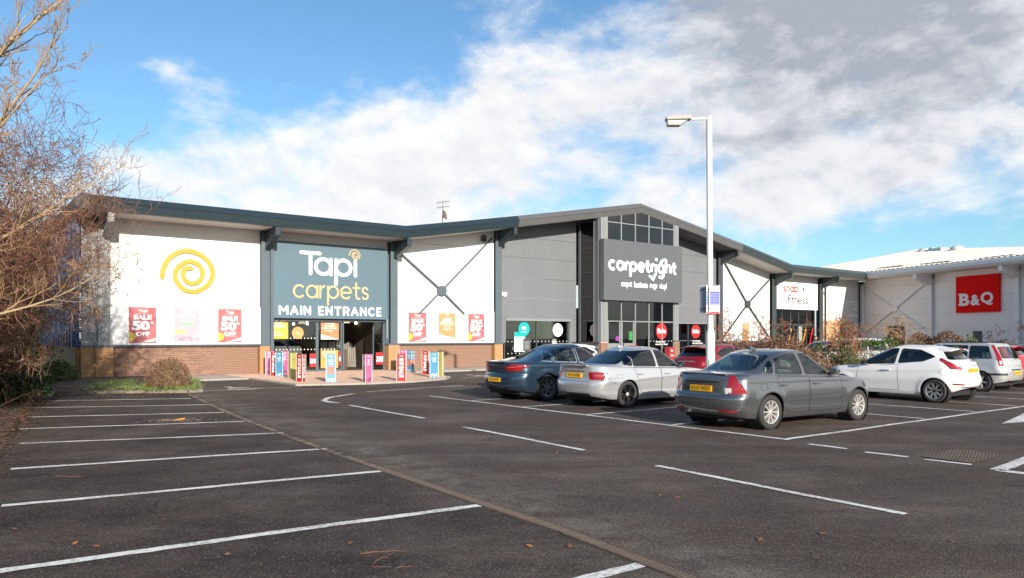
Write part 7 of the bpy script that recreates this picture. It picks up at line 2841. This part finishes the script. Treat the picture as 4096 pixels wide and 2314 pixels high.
def tree_left():
    """the pale bare tree whose limbs reach in from the left"""
    base = Vector((-11.5, 11.6, .3))
    r = empty('bare_tree', base, 0, 'bare pale barked tree reaching into the sky from the left edge', 'tree')
    mb = MB()
    trunk = [Vector((0, 0, -.3)), Vector((.1, 0, 1.2)), Vector((.05, .05, 2.4)), Vector((.2, .05, 3.4))]
    mb.tube(trunk, [.17, .14, .125, .11], 10)
    mb.build('trunk', BARK_PALE, r, smooth=True)
    limbs = [((.05, 0, 1.9), (.95, .25, .18), 4.6, .055), ((.08, 0, 2.2), (.9, .1, .42), 4.8, .06), ((.12, .05, 2.7), (.95, .3, .30), 5.0, .06),
             ((.15, .05, 3.0), (.8, -.1, .62), 4.6, .06), ((.2, .05, 3.4), (.85, .1, .72), 6.6, .085), ((.2, .05, 3.4), (.62, .1, .95), 6.4, .08), ((.15, .05, 3.2), (.9, .3, .50), 6.0, .075),
             ((.1, .05, 2.5), (.85, -.35, .20), 4.0, .05), ((.15, .05, 3.1), (.9, .5, .5), 4.4, .05), ((.0, .0, 1.5), (.9, .5, .05), 4.0, .045)]
    tw = MB()
    for p, d, L, rad in limbs:
        lb = MB()
        pts, rr = [Vector(p)], [rad]
        dd = Vector(d).normalized()
        L *= 1.16
        n = 12
        for i in range(n):
            dd = (dd + rv(.07) + Vector((0, 0, .035))).normalized()
            pts.append(pts[-1] + dd * L / n); rr.append(max(.006, rad * (1 - .85 * (i + 1) / n)))
        lb.tube(pts, rr, 7)
        lb.build('limb', BARK_PALE, r, smooth=True)
        for i in range(2, n + 1):
            for k in range(2):
                ax = (pts[i] - pts[i - 1]).normalized()
                sd = Matrix.Rotation(PR.uniform(0, 6.28), 3, ax) @ ax.orthogonal().normalized()
                branch(tw, pts[i], ax * .75 + sd * .6 + Vector((.1, 0, .15)), PR.uniform(.5, 1.25) * (1.1 - .4 * i / n), rr[i] * .55, 2, .55, .22, .15, (5, 4), .5, .0036, (4, 4, 3, 3))
    tag(tw.build('twigs', TWIG_PALE, r), kind='stuff')


tree_left()


def thicket(name, label, base, height, width, n_stems, m, lean=(0, 0), ivy=0, kids=(6, 6, 4), group=None, rmin=.0042, arch=.0, r0=.028, lowleaf=None, per=2, spr=1.0):
    r = empty(name, base, 0, label, 'bush', group)
    st, tw = MB(), MB()
    tips = []
    for i in range(n_stems):
        a = PR.uniform(0, 6.28)
        p = Vector((math.cos(a) * width * .28 * PR.random(), math.sin(a) * width * .28 * PR.random(), -.05))
        d = Vector((math.cos(a) * PR.uniform(.1, .75) * spr + lean[0], math.sin(a) * PR.uniform(.1, .6) * spr + lean[1], 1.0))
        L = height * PR.uniform(.6, 1.0)
        n = 7
        pts, rr = [p], [r0 * PR.uniform(.6, 1.2)]
        dd = d.normalized()
        for k in range(n):
            dd = (dd + rv(.10) + Vector((lean[0] * .1, lean[1] * .1, -arch * k / n))).normalized()
            pts.append(pts[-1] + dd * L / n); rr.append(max(rmin, rr[0] * (1 - .8 * (k + 1) / n)))
        st.tube(pts, rr, 5)
        for k in range(1, n + 1):
            for q in range(per if k < 3 else per + 1):
                ax = (pts[k] - pts[k - 1]).normalized()
                sd = Matrix.Rotation(PR.uniform(0, 6.28), 3, ax) @ ax.orthogonal().normalized()
                branch(tw, pts[k], ax * .6 + sd * .75, L * PR.uniform(.14, .30), rr[k] * .6, 2, .7, .02, .22, kids[-2:], .55, rmin, (4, 3, 3, 3), tips)
    st.build('stems', m, r, smooth=True)
    tag(tw.build('twigs', m, r), kind='stuff')
    if ivy:
        lf = MB()
        P = [Vector((PR.gauss(0, width * .26), PR.gauss(0, width * .22), abs(PR.gauss(0, height * .28)))) for _ in range(ivy)]
        # gather leaves into sprays
        Q = []
        for c in P[:ivy // 14]:
            Q += [c + rv(.16) for _ in range(14)]
        leaves(lf, [q for q in Q if q.z > 0], .085, 2)
        tag(lf.build('ivy_leaves', [IVY, GREEN], r), kind='stuff')
    return r, tips


def left_thicket():
    g = 'tangled bushes along the left verge'
    thicket('thorn_bush', 'tangled red brown thorn bush in front of the blue end wall', Vector((-15.9, 23.0, .2)), 5.2, 3.0, 34, TWIG_RED, (.0, -.05), 2200, group=g, arch=.12)
    thicket('thorn_bush', 'tall dense brown thorn bush behind the pale bare tree', Vector((-14.9, 18.8, .3)), 7.4, 3.6, 46, TWIG_RED, (.02, -.05), 1800, group=g, arch=.08, rmin=.0055)
    thicket('thorn_bush', 'brown thorn bush at the left edge over the leaf litter', Vector((-12.7, 14.8, .3)), 5.8, 2.8, 30, TWIG_RED, (.12, -.05), 1100, group=g, arch=.12)
    thicket('thorn_bush', 'yellowish arching bush low behind the bare tree', Vector((-14.3, 17.2, .3)), 4.2, 2.8, 22, TWIG_DRY, (.06, -.1), 900, group=g, arch=.30)
    thicket('thorn_bush', 'dense russet thorn bush between the blue end wall and the tall brown bush', Vector((-16.6, 21.0, .3)), 6.0, 3.2, 34, TWIG_RED, (.03, -.05), 1500, group=g, arch=.10, rmin=.006)
    thicket('thorn_bush', 'thick tangle of red brown stems nearest the left edge', Vector((-11.3, 13.0, .3)), 4.6, 2.4, 24, TWIG_RED, (.02, 0), 1200, group=g, arch=.12, rmin=.005)
    thicket('thorn_bush', 'dark ivy covered bush beside the end wall', Vector((-18.6, 25.0, .3)), 4.4, 3.2, 14, TWIG_RED, (.1, 0), 2600, group=g, arch=.2)
    # far greenery in the gap past the end wall
    for p, h, w_, m, lab in ((Vector((-24.5, 41, .2)), 3.2, 3.6, BRIGHT, 'sunlit bright green bush far off in the gap left of the building'), (Vector((-31, 50, .2)), 6.0, 6.5, IVY, 'dark evergreen tree far behind the left thicket')):
        r = empty('leafy_bush', p, 0, lab, 'bush')
        st = MB(); st.tube([(0, 0, -.1), (0, .1, h * .5)], [.12, .05], 6); st.build('trunk', BARK_DARK, r)
        lf = MB()
        pts = []
        for c in range(120):
            q = Vector((PR.gauss(0, w_ * .26), PR.gauss(0, w_ * .26), h * (.12 + .85 * PR.random() ** .8)))
            pts += [q + rv(.22) for _ in range(26)]
        leaves(lf, pts, .13, 2)
        tag(lf.build('crown', [m, GREEN], r), kind='stuff')


left_thicket()


def mound_shrub(label, base, rx, ry, h, n, mats_, tw_m, n_tw, size=.05, name='clipped_shrub', group=None):
    """a low rounded shrub: short twigs at the foot, a skin of small leaves of uneven depth"""
    r = empty(name, base, PR.uniform(0, 3), label, 'shrub', group)
    tw = MB()
    for i in range(n_tw):
        a = PR.uniform(0, 6.28); e = PR.uniform(.05, 1.45)
        end = Vector((rx * math.cos(a) * math.cos(e), ry * math.sin(a) * math.cos(e), h * math.sin(e))) * PR.uniform(.8, 1.05)
        p0 = Vector((end.x * .25, end.y * .25, -.02))
        mid = (p0 + end) / 2 + rv(.05)
        tw.tube([p0, mid, end], [.011, .007, .0035], 3, caps=False)
        for k in range(4):
            q = mid + (end - mid) * PR.uniform(.1, 1)
            tw.tube([q, q + rv(.07) + Vector((0, 0, .02))], [.0045, .003], 3, caps=False)
    tag(tw.build('twigs', tw_m, r), kind='stuff')
    lf = MB()
    pts = []
    lumps = [(PR.uniform(0, 6.28), PR.uniform(.1, 1.3), PR.uniform(-.10, .08)) for _ in range(14)]
    for i in range(n):
        a = PR.uniform(0, 6.28); e = math.asin(PR.uniform(0.02, 1))
        k = 1 + sum(b * math.exp(-((math.cos(a - a0) - 1) ** 2 * 3 + (e - e0) ** 2 * 4)) for a0, e0, b in lumps)
        k *= PR.uniform(.78, 1.03)
        pts.append(Vector((rx * k * math.cos(a) * math.cos(e), ry * k * math.sin(a) * math.cos(e), h * k * math.sin(e) + .02)))
    leaves(lf, pts, size, len(mats_))
    tag(lf.build('foliage', mats_, r), kind='stuff')
    return r


def shrubs():
    g = G(648, 1556, .1)
    mound_shrub('clipped brown dome shaped shrub in front of the brick plinth', g + Vector((0, .55, 0)), .78, .62, .92, 2600, [BROWN, GREEN, RUST, GREEN], TWIG_DRY, 300, .05)
    for px, py, rx, h, ms, lab in ((190, 1528, 1.0, .72, [GREEN, GREEN, BRIGHT, BROWN], 'spreading green juniper like shrub at the corner of the building'),
                                   (70, 1542, .9, .62, [GREEN, IVY, BROWN], 'low green and brown shrub on the verge left of the building corner'),
                                   (20, 1600, .8, .6, [IVY, IVY, GREEN], 'dark ivy mound at the left edge of the verge')):
        p = G(px, py, .12)
        mound_shrub(lab, p + Vector((0, .5, 0)), rx, .7, h, 2300, ms, TWIG_DRY, 160, .075, name='spreading_shrub')
    # grass and weeds of the bed
    mb = MB()
    def tuft(c, n, h):
        for i in range(n):
            b = c + Vector((PR.gauss(0, .09), PR.gauss(0, .07), 0))
            d = Vector((PR.gauss(0, .35), PR.gauss(0, .35), 1)) * h * PR.uniform(.5, 1.2)
            s = Vector((PR.uniform(-1, 1), PR.uniform(-1, 1), 0)).normalized() * .008
            mb.mi = PR.randrange(3)
            mb.add([b - s, b + s, b + d], [(0, 1, 2)])
    for i in range(270):
        px = PR.uniform(360, 800); py = PR.uniform(1520, 1562)
        if 540 < px < 700 and py < 1540: continue
        tuft(G(px, py, .1), 18, .09 if px < 560 else .12)
    tag(mb.build('bed_grass', [leaf_mat('grass_blade', (.12, .17, .03)), BRIGHT, leaf_mat('dry_grass', (.22, .19, .07))], None), kind='stuff')
    # fallen leaves: thick on the verge and along the kerb, a few strays on the tarmac
    mb = MB()
    def fallen(x, y, z, s):
        a = PR.uniform(0, 6.28); t = Vector((math.cos(a), math.sin(a), PR.uniform(-.3, .3))) * s
        u_ = Vector((-math.sin(a), math.cos(a), PR.uniform(-.3, .3))) * s * .6
        c = Vector((x, y, z + s * .3))
        mb.mi = PR.choice((0, 0, 1, 1, 2, 2, 3))
        mb.add([c - t, c + u_ * .9 - t * .3, c + u_ + t * .25, c + t, c - u_ * .8 + t * .2, c - u_ - t * .3], [(0, 1, 2, 3, 4, 5)])
    edge = [(-3.6, 2.0), (-4.6, 4.5), (-6.0, 7.6), (-7.1, 9.8), (-8.6, 12.7), (-10.6, 16.2), (-12.4, 19.6), (-13.9, 22.3)]
    for i in range(17000):
        t = PR.uniform(0, len(edge) - 1.001); k = int(t); f = t - k
        x = edge[k][0] + (edge[k + 1][0] - edge[k][0]) * f; y = edge[k][1] + (edge[k + 1][1] - edge[k][1]) * f
        o_ = PR.gauss(-.9, 1.0) if PR.random() < .8 else PR.gauss(0, .5)
        o_ = min(o_, abs(PR.gauss(0, .28)))
        fallen(x + o_, y, .012 + max(0, -o_) * .07, PR.uniform(.014, .036))
    a, b = G(155, 1580), G(800, 1575)
    for i in range(700):
        f = PR.random() ** 1.4
        fallen(a.x + (b.x - a.x) * f, a.y + (b.y - a.y) * f - abs(PR.gauss(0, .22)) - .08, .006, PR.uniform(.02, .045))
    for i in range(1500):
        px = PR.uniform(-100, 700)
        p = G(px, PR.uniform(1505, 1566), .1); fallen(p.x, p.y, .1, PR.uniform(.025, .05))
    tag(mb.build('fallen_leaves', [BROWN, RUST, leaf_mat('tan_leaf', (.32, .19, .10)), OCHRE], None), kind='stuff')
    mb = MB()
    for px, py in ((1738, 1762), (2325, 2035), (2335, 2040), (2710, 1995), (2640, 1985), (1360, 1870), (1595, 1850), (910, 2222), (1400, 2178), (545, 1850), (385, 2190), (300, 2178), (60, 2120), (2280, 2190), (2410, 2235),
                   (3290, 2140), (3260, 2235), (3810, 2170), (1330, 1612), (3040, 2165), (2120, 2190), (2050, 1995), (2228, 1815), (1240, 1735), (1150, 1772)):
        p = G(px, py)
        fallen(p.x, p.y, .004, PR.uniform(.02, .038))
    for i in range(140):
        p = G(PR.uniform(0, 4096), 1600 + 700 * PR.random() ** .7)
        fallen(p.x, p.y, .003, PR.uniform(.006, .014))
    tag(mb.build('stray_leaves', [RUST, OCHRE, leaf_mat('tan_leaf', (.27, .15, .07)), BROWN], None), kind='stuff')
    # snapped twigs lying in the foreground
    for i, (p0, p1) in enumerate((((1430, 2217), (1640, 2208)), ((1490, 2255), (1570, 2215)), ((1485, 2272), (1550, 2272)), ((1580, 2278), (1650, 2268)), ((220, 1906), (330, 1910)), ((640, 1682), (735, 1676)))):
        a, b = G(*p0), G(*p1)
        mb = MB(); n_ = 6
        mb.tube([a + (b - a) * (k / n_) + Vector((PR.gauss(0, .012), PR.gauss(0, .012), .006 + .004 * PR.random())) for k in range(n_ + 1)], [.0036, .004, .0034, .003, .0026, .002, .0014], 5)
        lab = ('longest snapped twig lying in the front left bay', 'bent twig leaning towards the longest twig', 'short straight twig below the longest twig', 'short twig at the right of the fallen twigs', 'dark twig lying at the edge of the leaf litter', 'twig lying on the bay beside the round patch')[i]
        tag(mb.build('fallen_twig', mat('fallen_twig_bark', (.17, .085, .05), .9, var=.4, vscale=30), None), lab, 'twig', 'fallen twigs on the tarmac')
    # crumbled patch with an orange scrap
    c = G(707, 1684)
    mb = MB()
    for i in range(220):
        a, q = PR.uniform(0, 6.28), abs(PR.gauss(0, .28))
        fallen_c = Vector((c.x + 1.6 * q * math.cos(a), c.y + q * math.sin(a) * .9, .004))
        s = PR.uniform(.006, .016)
        mb.mi = PR.randrange(2)
        mb.box(fallen_c + Vector((0, 0, s * .3)), (s * 1.5, s, s * .6), rz=a)
    tag(mb.build('loose_rubble', [mat('pale_rubble', (.17, .145, .125), .9), mat('dark_rubble', (.10, .085, .075), .9)], None), kind='stuff')
    mb = MB(); mb.add([c + Vector(p) for p in ((-.08, 0, .01), (.12, .02, .025), (.17, .03, .06), (.09, .03, .045), (-.08, .02, .015))], [(0, 1, 2, 3, 4)])
    o = mb.build('plastic_scrap', mat('orange_plastic', (.60, .27, .03), .4), None)
    tag(o, 'crumpled orange plastic scrap lying on the broken tarmac patch', 'scrap')


shrubs()


def right_greenery():
    """hedges and berried shrubs between the rows of cars"""
    def hedge(label, p0, p1, depth, h, n, mats_, size=.06, name='hedge', hf=None):
        d = p1 - p0
        r = empty(name, p0, math.atan2(d.y, d.x), label, 'hedge')
        L = d.length
        lf, tw = MB(), MB()
        pts = []
        ph = PR.uniform(0, 6)
        for i in range(n):
            x = PR.uniform(0, L)
            hh = (h if hf is None else h * hf(x / L)) * (1 + .07 * math.sin(x * 3.1 + ph) + .05 * math.sin(x * 7.3))
            if PR.random() < .5: q = Vector((x, PR.uniform(-depth, depth), hh * PR.uniform(.88, 1.03)))
            else: q = Vector((x, PR.choice((-1, 1)) * depth * PR.uniform(.85, 1.06), hh * PR.random()))
            pts.append(q + rv(.02))
        leaves(lf, pts, size, len(mats_))
        for i in range(n // 14):
            x = PR.uniform(0, L); y = PR.uniform(-depth, depth) * .8
            hh = h if hf is None else h * hf(x / L)
            tw.tube([(x, y * .5, 0), (x + PR.gauss(0, .1), y, hh * PR.uniform(.6, .98))], [.010, .004], 3, caps=False)
        tag(lf.build('foliage', mats_, r), kind='stuff')
        tag(tw.build('twigs', TWIG_DRY, r), kind='stuff')
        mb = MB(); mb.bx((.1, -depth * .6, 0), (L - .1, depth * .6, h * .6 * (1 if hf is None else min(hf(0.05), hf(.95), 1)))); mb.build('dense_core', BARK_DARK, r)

    def berry_bush(label, base, h, w_, n):
        r, tips = thicket('berry_bush', label, base, h, w_, n, TWIG_DRY, group='bare berried bushes between the cars', kids=(4, 3), rmin=.006, r0=.022, per=1, spr=.34)
        mb = MB()
        for t in tips:
            if PR.random() < .22 and t.z > h * .5:
                for k in range(PR.choice((1, 1, 2))):
                    c = t + rv(.03)
                    s = .022
                    mb.add([c + Vector(v) * s for v in ((1, 0, 0), (-1, 0, 0), (0, 1, 0), (0, -1, 0), (0, 0, 1), (0, 0, -1))],
                           [(0, 2, 4), (2, 1, 4), (1, 3, 4), (3, 0, 4), (2, 0, 5), (1, 2, 5), (3, 1, 5), (0, 3, 5)])
        tag(mb.build('berries', BERRY, r), kind='stuff')

    P = lambda px, d: Vector(((px - CX) / F_PX * d, d, 0))
    hedge('clipped russet hedge behind the dark grey saloon', P(2965, 25.0), P(3345, 22.0), .45, 1.52, 5200, [BROWN, BROWN, RUST, leaf_mat('dark_russet', (.075, .04, .028))], .06, hf=lambda t: 1.0 if t < .55 else 1.0 - .55 * ((t - .55) / .45) ** 1.5)
    berry_bush('bare bush with red berries, left one over the hedge', P(2985, 26.0), 2.5, 1.6, 8)
    berry_bush('denser bush with red berries in front of the gym glazing', P(3130, 26.0), 2.3, 1.5, 9)
    berry_bush('berried bush beside the white hatchback nose', P(3370, 24.5), 2.2, .9, 11)
    mound_shrub('dark green leafy shrub at the foot of the berried bush', P(3385, 24.0), .8, .5, 1.35, 1500, [GREEN, IVY, BROWN, OCHRE], TWIG_DRY, 120, .07, name='leafy_shrub')
    mound_shrub('yellow green shrub peeping over the grey saloon bonnet', P(3290, 27.5), .9, .5, 1.45, 1200, [GREEN, BRIGHT, OCHRE], TWIG_DRY, 60, .08, name='leafy_shrub')
    hedge('thin brown hedge above the roofs of the white hatchback and estate', P(3650, 27.5), P(3850, 26.5), .4, 1.80, 2600, [BROWN, leaf_mat('tan_foliage', (.26, .18, .10)), leaf_mat('tan_foliage', (.26, .18, .10)), GREEN], .07, hf=lambda t: .90 + .12 * math.sin(t * 3.0) - .12 * max(0, t - .7))
    hedge('low green and brown hedge before the white tall car', P(3335, 27.0), P(3590, 27.0), .45, 1.50, 3000, [GREEN, BROWN, BRIGHT, RUST], .07)
    mound_shrub('yellow green leafy shrub against the warehouse wall', P(3885, 26.5), .45, .4, 1.80, 900, [GREEN, BRIGHT, OCHRE, OCHRE], TWIG_DRY, 40, .09, name='leafy_shrub')
    thicket('sapling', 'thin bare sapling against the right edge of the picture', P(4105, 28.0), 2.2, .8, 5, BARK_DARK, rmin=.006, r0=.02)
    thicket('sapling', 'two pale shoots standing up from the thin brown hedge', P(3710, 27.0), 2.55, .5, 3, TWIG_PALE, rmin=.006, r0=.018)


right_greenery()


def person():
    """someone walking by the gym entrance, mostly hidden by the hedge"""
    base = Vector(((3262 - CX) / F_PX * 45, 45, 0))
    r = empty('person', base, R(200), 'person with short hair in a dark coat by the gym entrance, only the head showing', 'person')
    v = [(0, 0, .95), (0, 0, 1.2), (0, 0, 1.42), (0, -.01, 1.50), (.10, 0, .90), (.12, .02, .50), (.12, -.02, .08), (.12, .10, .03), (-.10, 0, .90), (-.12, -.06, .50), (-.12, -.16, .09), (-.12, -.05, .04),
         (.19, 0, 1.40), (.25, .02, 1.12), (.25, .12, .88), (.25, .16, .80), (-.19, 0, 1.40), (-.25, -.02, 1.12), (-.25, .08, .88), (-.25, .12, .80)]
    e = [(0, 1), (1, 2), (2, 3), (0, 4), (4, 5), (5, 6), (6, 7), (0, 8), (8, 9), (9, 10), (10, 11), (2, 12), (12, 13), (13, 14), (14, 15), (2, 16), (16, 17), (17, 18), (18, 19)]
    rad = [.15, .155, .13, .055, .09, .065, .045, .04, .09, .065, .045, .04, .065, .05, .038, .03, .065, .05, .038, .03]
    me = bpy.data.meshes.new('coat_and_trousers')
    me.from_pydata(v, e, [])
    o = link('body', me, mat('dark_coat', (.03, .03, .04), .8), r)
    o.modifiers.new('skin', 'SKIN'); o.modifiers.new('sub', 'SUBSURF').levels = 1
    for i, s in enumerate(me.skin_vertices[0].data): s.radius = (rad[i], rad[i]); s.use_root = (i == 0)
    skin = mat('skin_tone', (.52, .31, .23), .6)
    mb = MB()
    mb.lathe([(.004, -.115), (.045, -.105), (.065, -.06), (.074, 0), (.072, .05), (.055, .095), (.004, .118)], 16, Matrix.Translation((0, .01, 1.62)) @ Matrix.Diagonal((1, 1.2, 1, 1)))
    h = mb.build('head', skin, r, smooth=True)
    mb = MB(); mb.tube([(0, .095, 1.64), (0, .118, 1.60)], [.012, .016], 6)
    for s in (-1, 1): mb.box((s * .075, .0, 1.62), (.015, .04, .06))
    mb.build('nose_and_ears', skin, h)
    mb = MB(); mb.lathe([(.079, .03), (.078, .06), (.062, .105), (.004, .128)], 16, Matrix.Translation((0, 0, 1.62)) @ Matrix.Diagonal((1, 1.2, 1, 1)))
    mb.build('hair', mat('brown_hair', (.06, .04, .03), .8), h, smooth=True)


person()


def woodland_behind():
    """the belt of trees behind the camera that the shop windows and cars reflect: one mass"""
    mb = MB()
    for i in range(34):
        x = -70 + i * 4.6 + PR.uniform(-1.2, 1.2); y = -44 + PR.uniform(-3, 3); h = PR.uniform(5.5, 8.5)
        mb.mi = 0
        mb.tube([(x, y, -.1), (x + .2, y, h * .5), (x + .1, y, h * .8)], [.16, .1, .05], 5)
        for k in range(330):
            c = Vector((x, y, h * .55)) + Vector((PR.gauss(0, 1.5), PR.gauss(0, 1.2), PR.gauss(0, h * .2)))
            if c.z < .2: continue
            a = rv().normalized(); b = a.orthogonal().normalized() * PR.uniform(.25, .5)
            mb.mi = PR.choice((1, 1, 2, 3))
            mb.add([c - a * .45, c + b, c + a * .45, c - b], [(0, 1, 2, 3)])
    tag(mb.build('far_woodland', [BARK_DARK, IVY, GREEN, BROWN], None), kind='stuff')


woodland_behind()
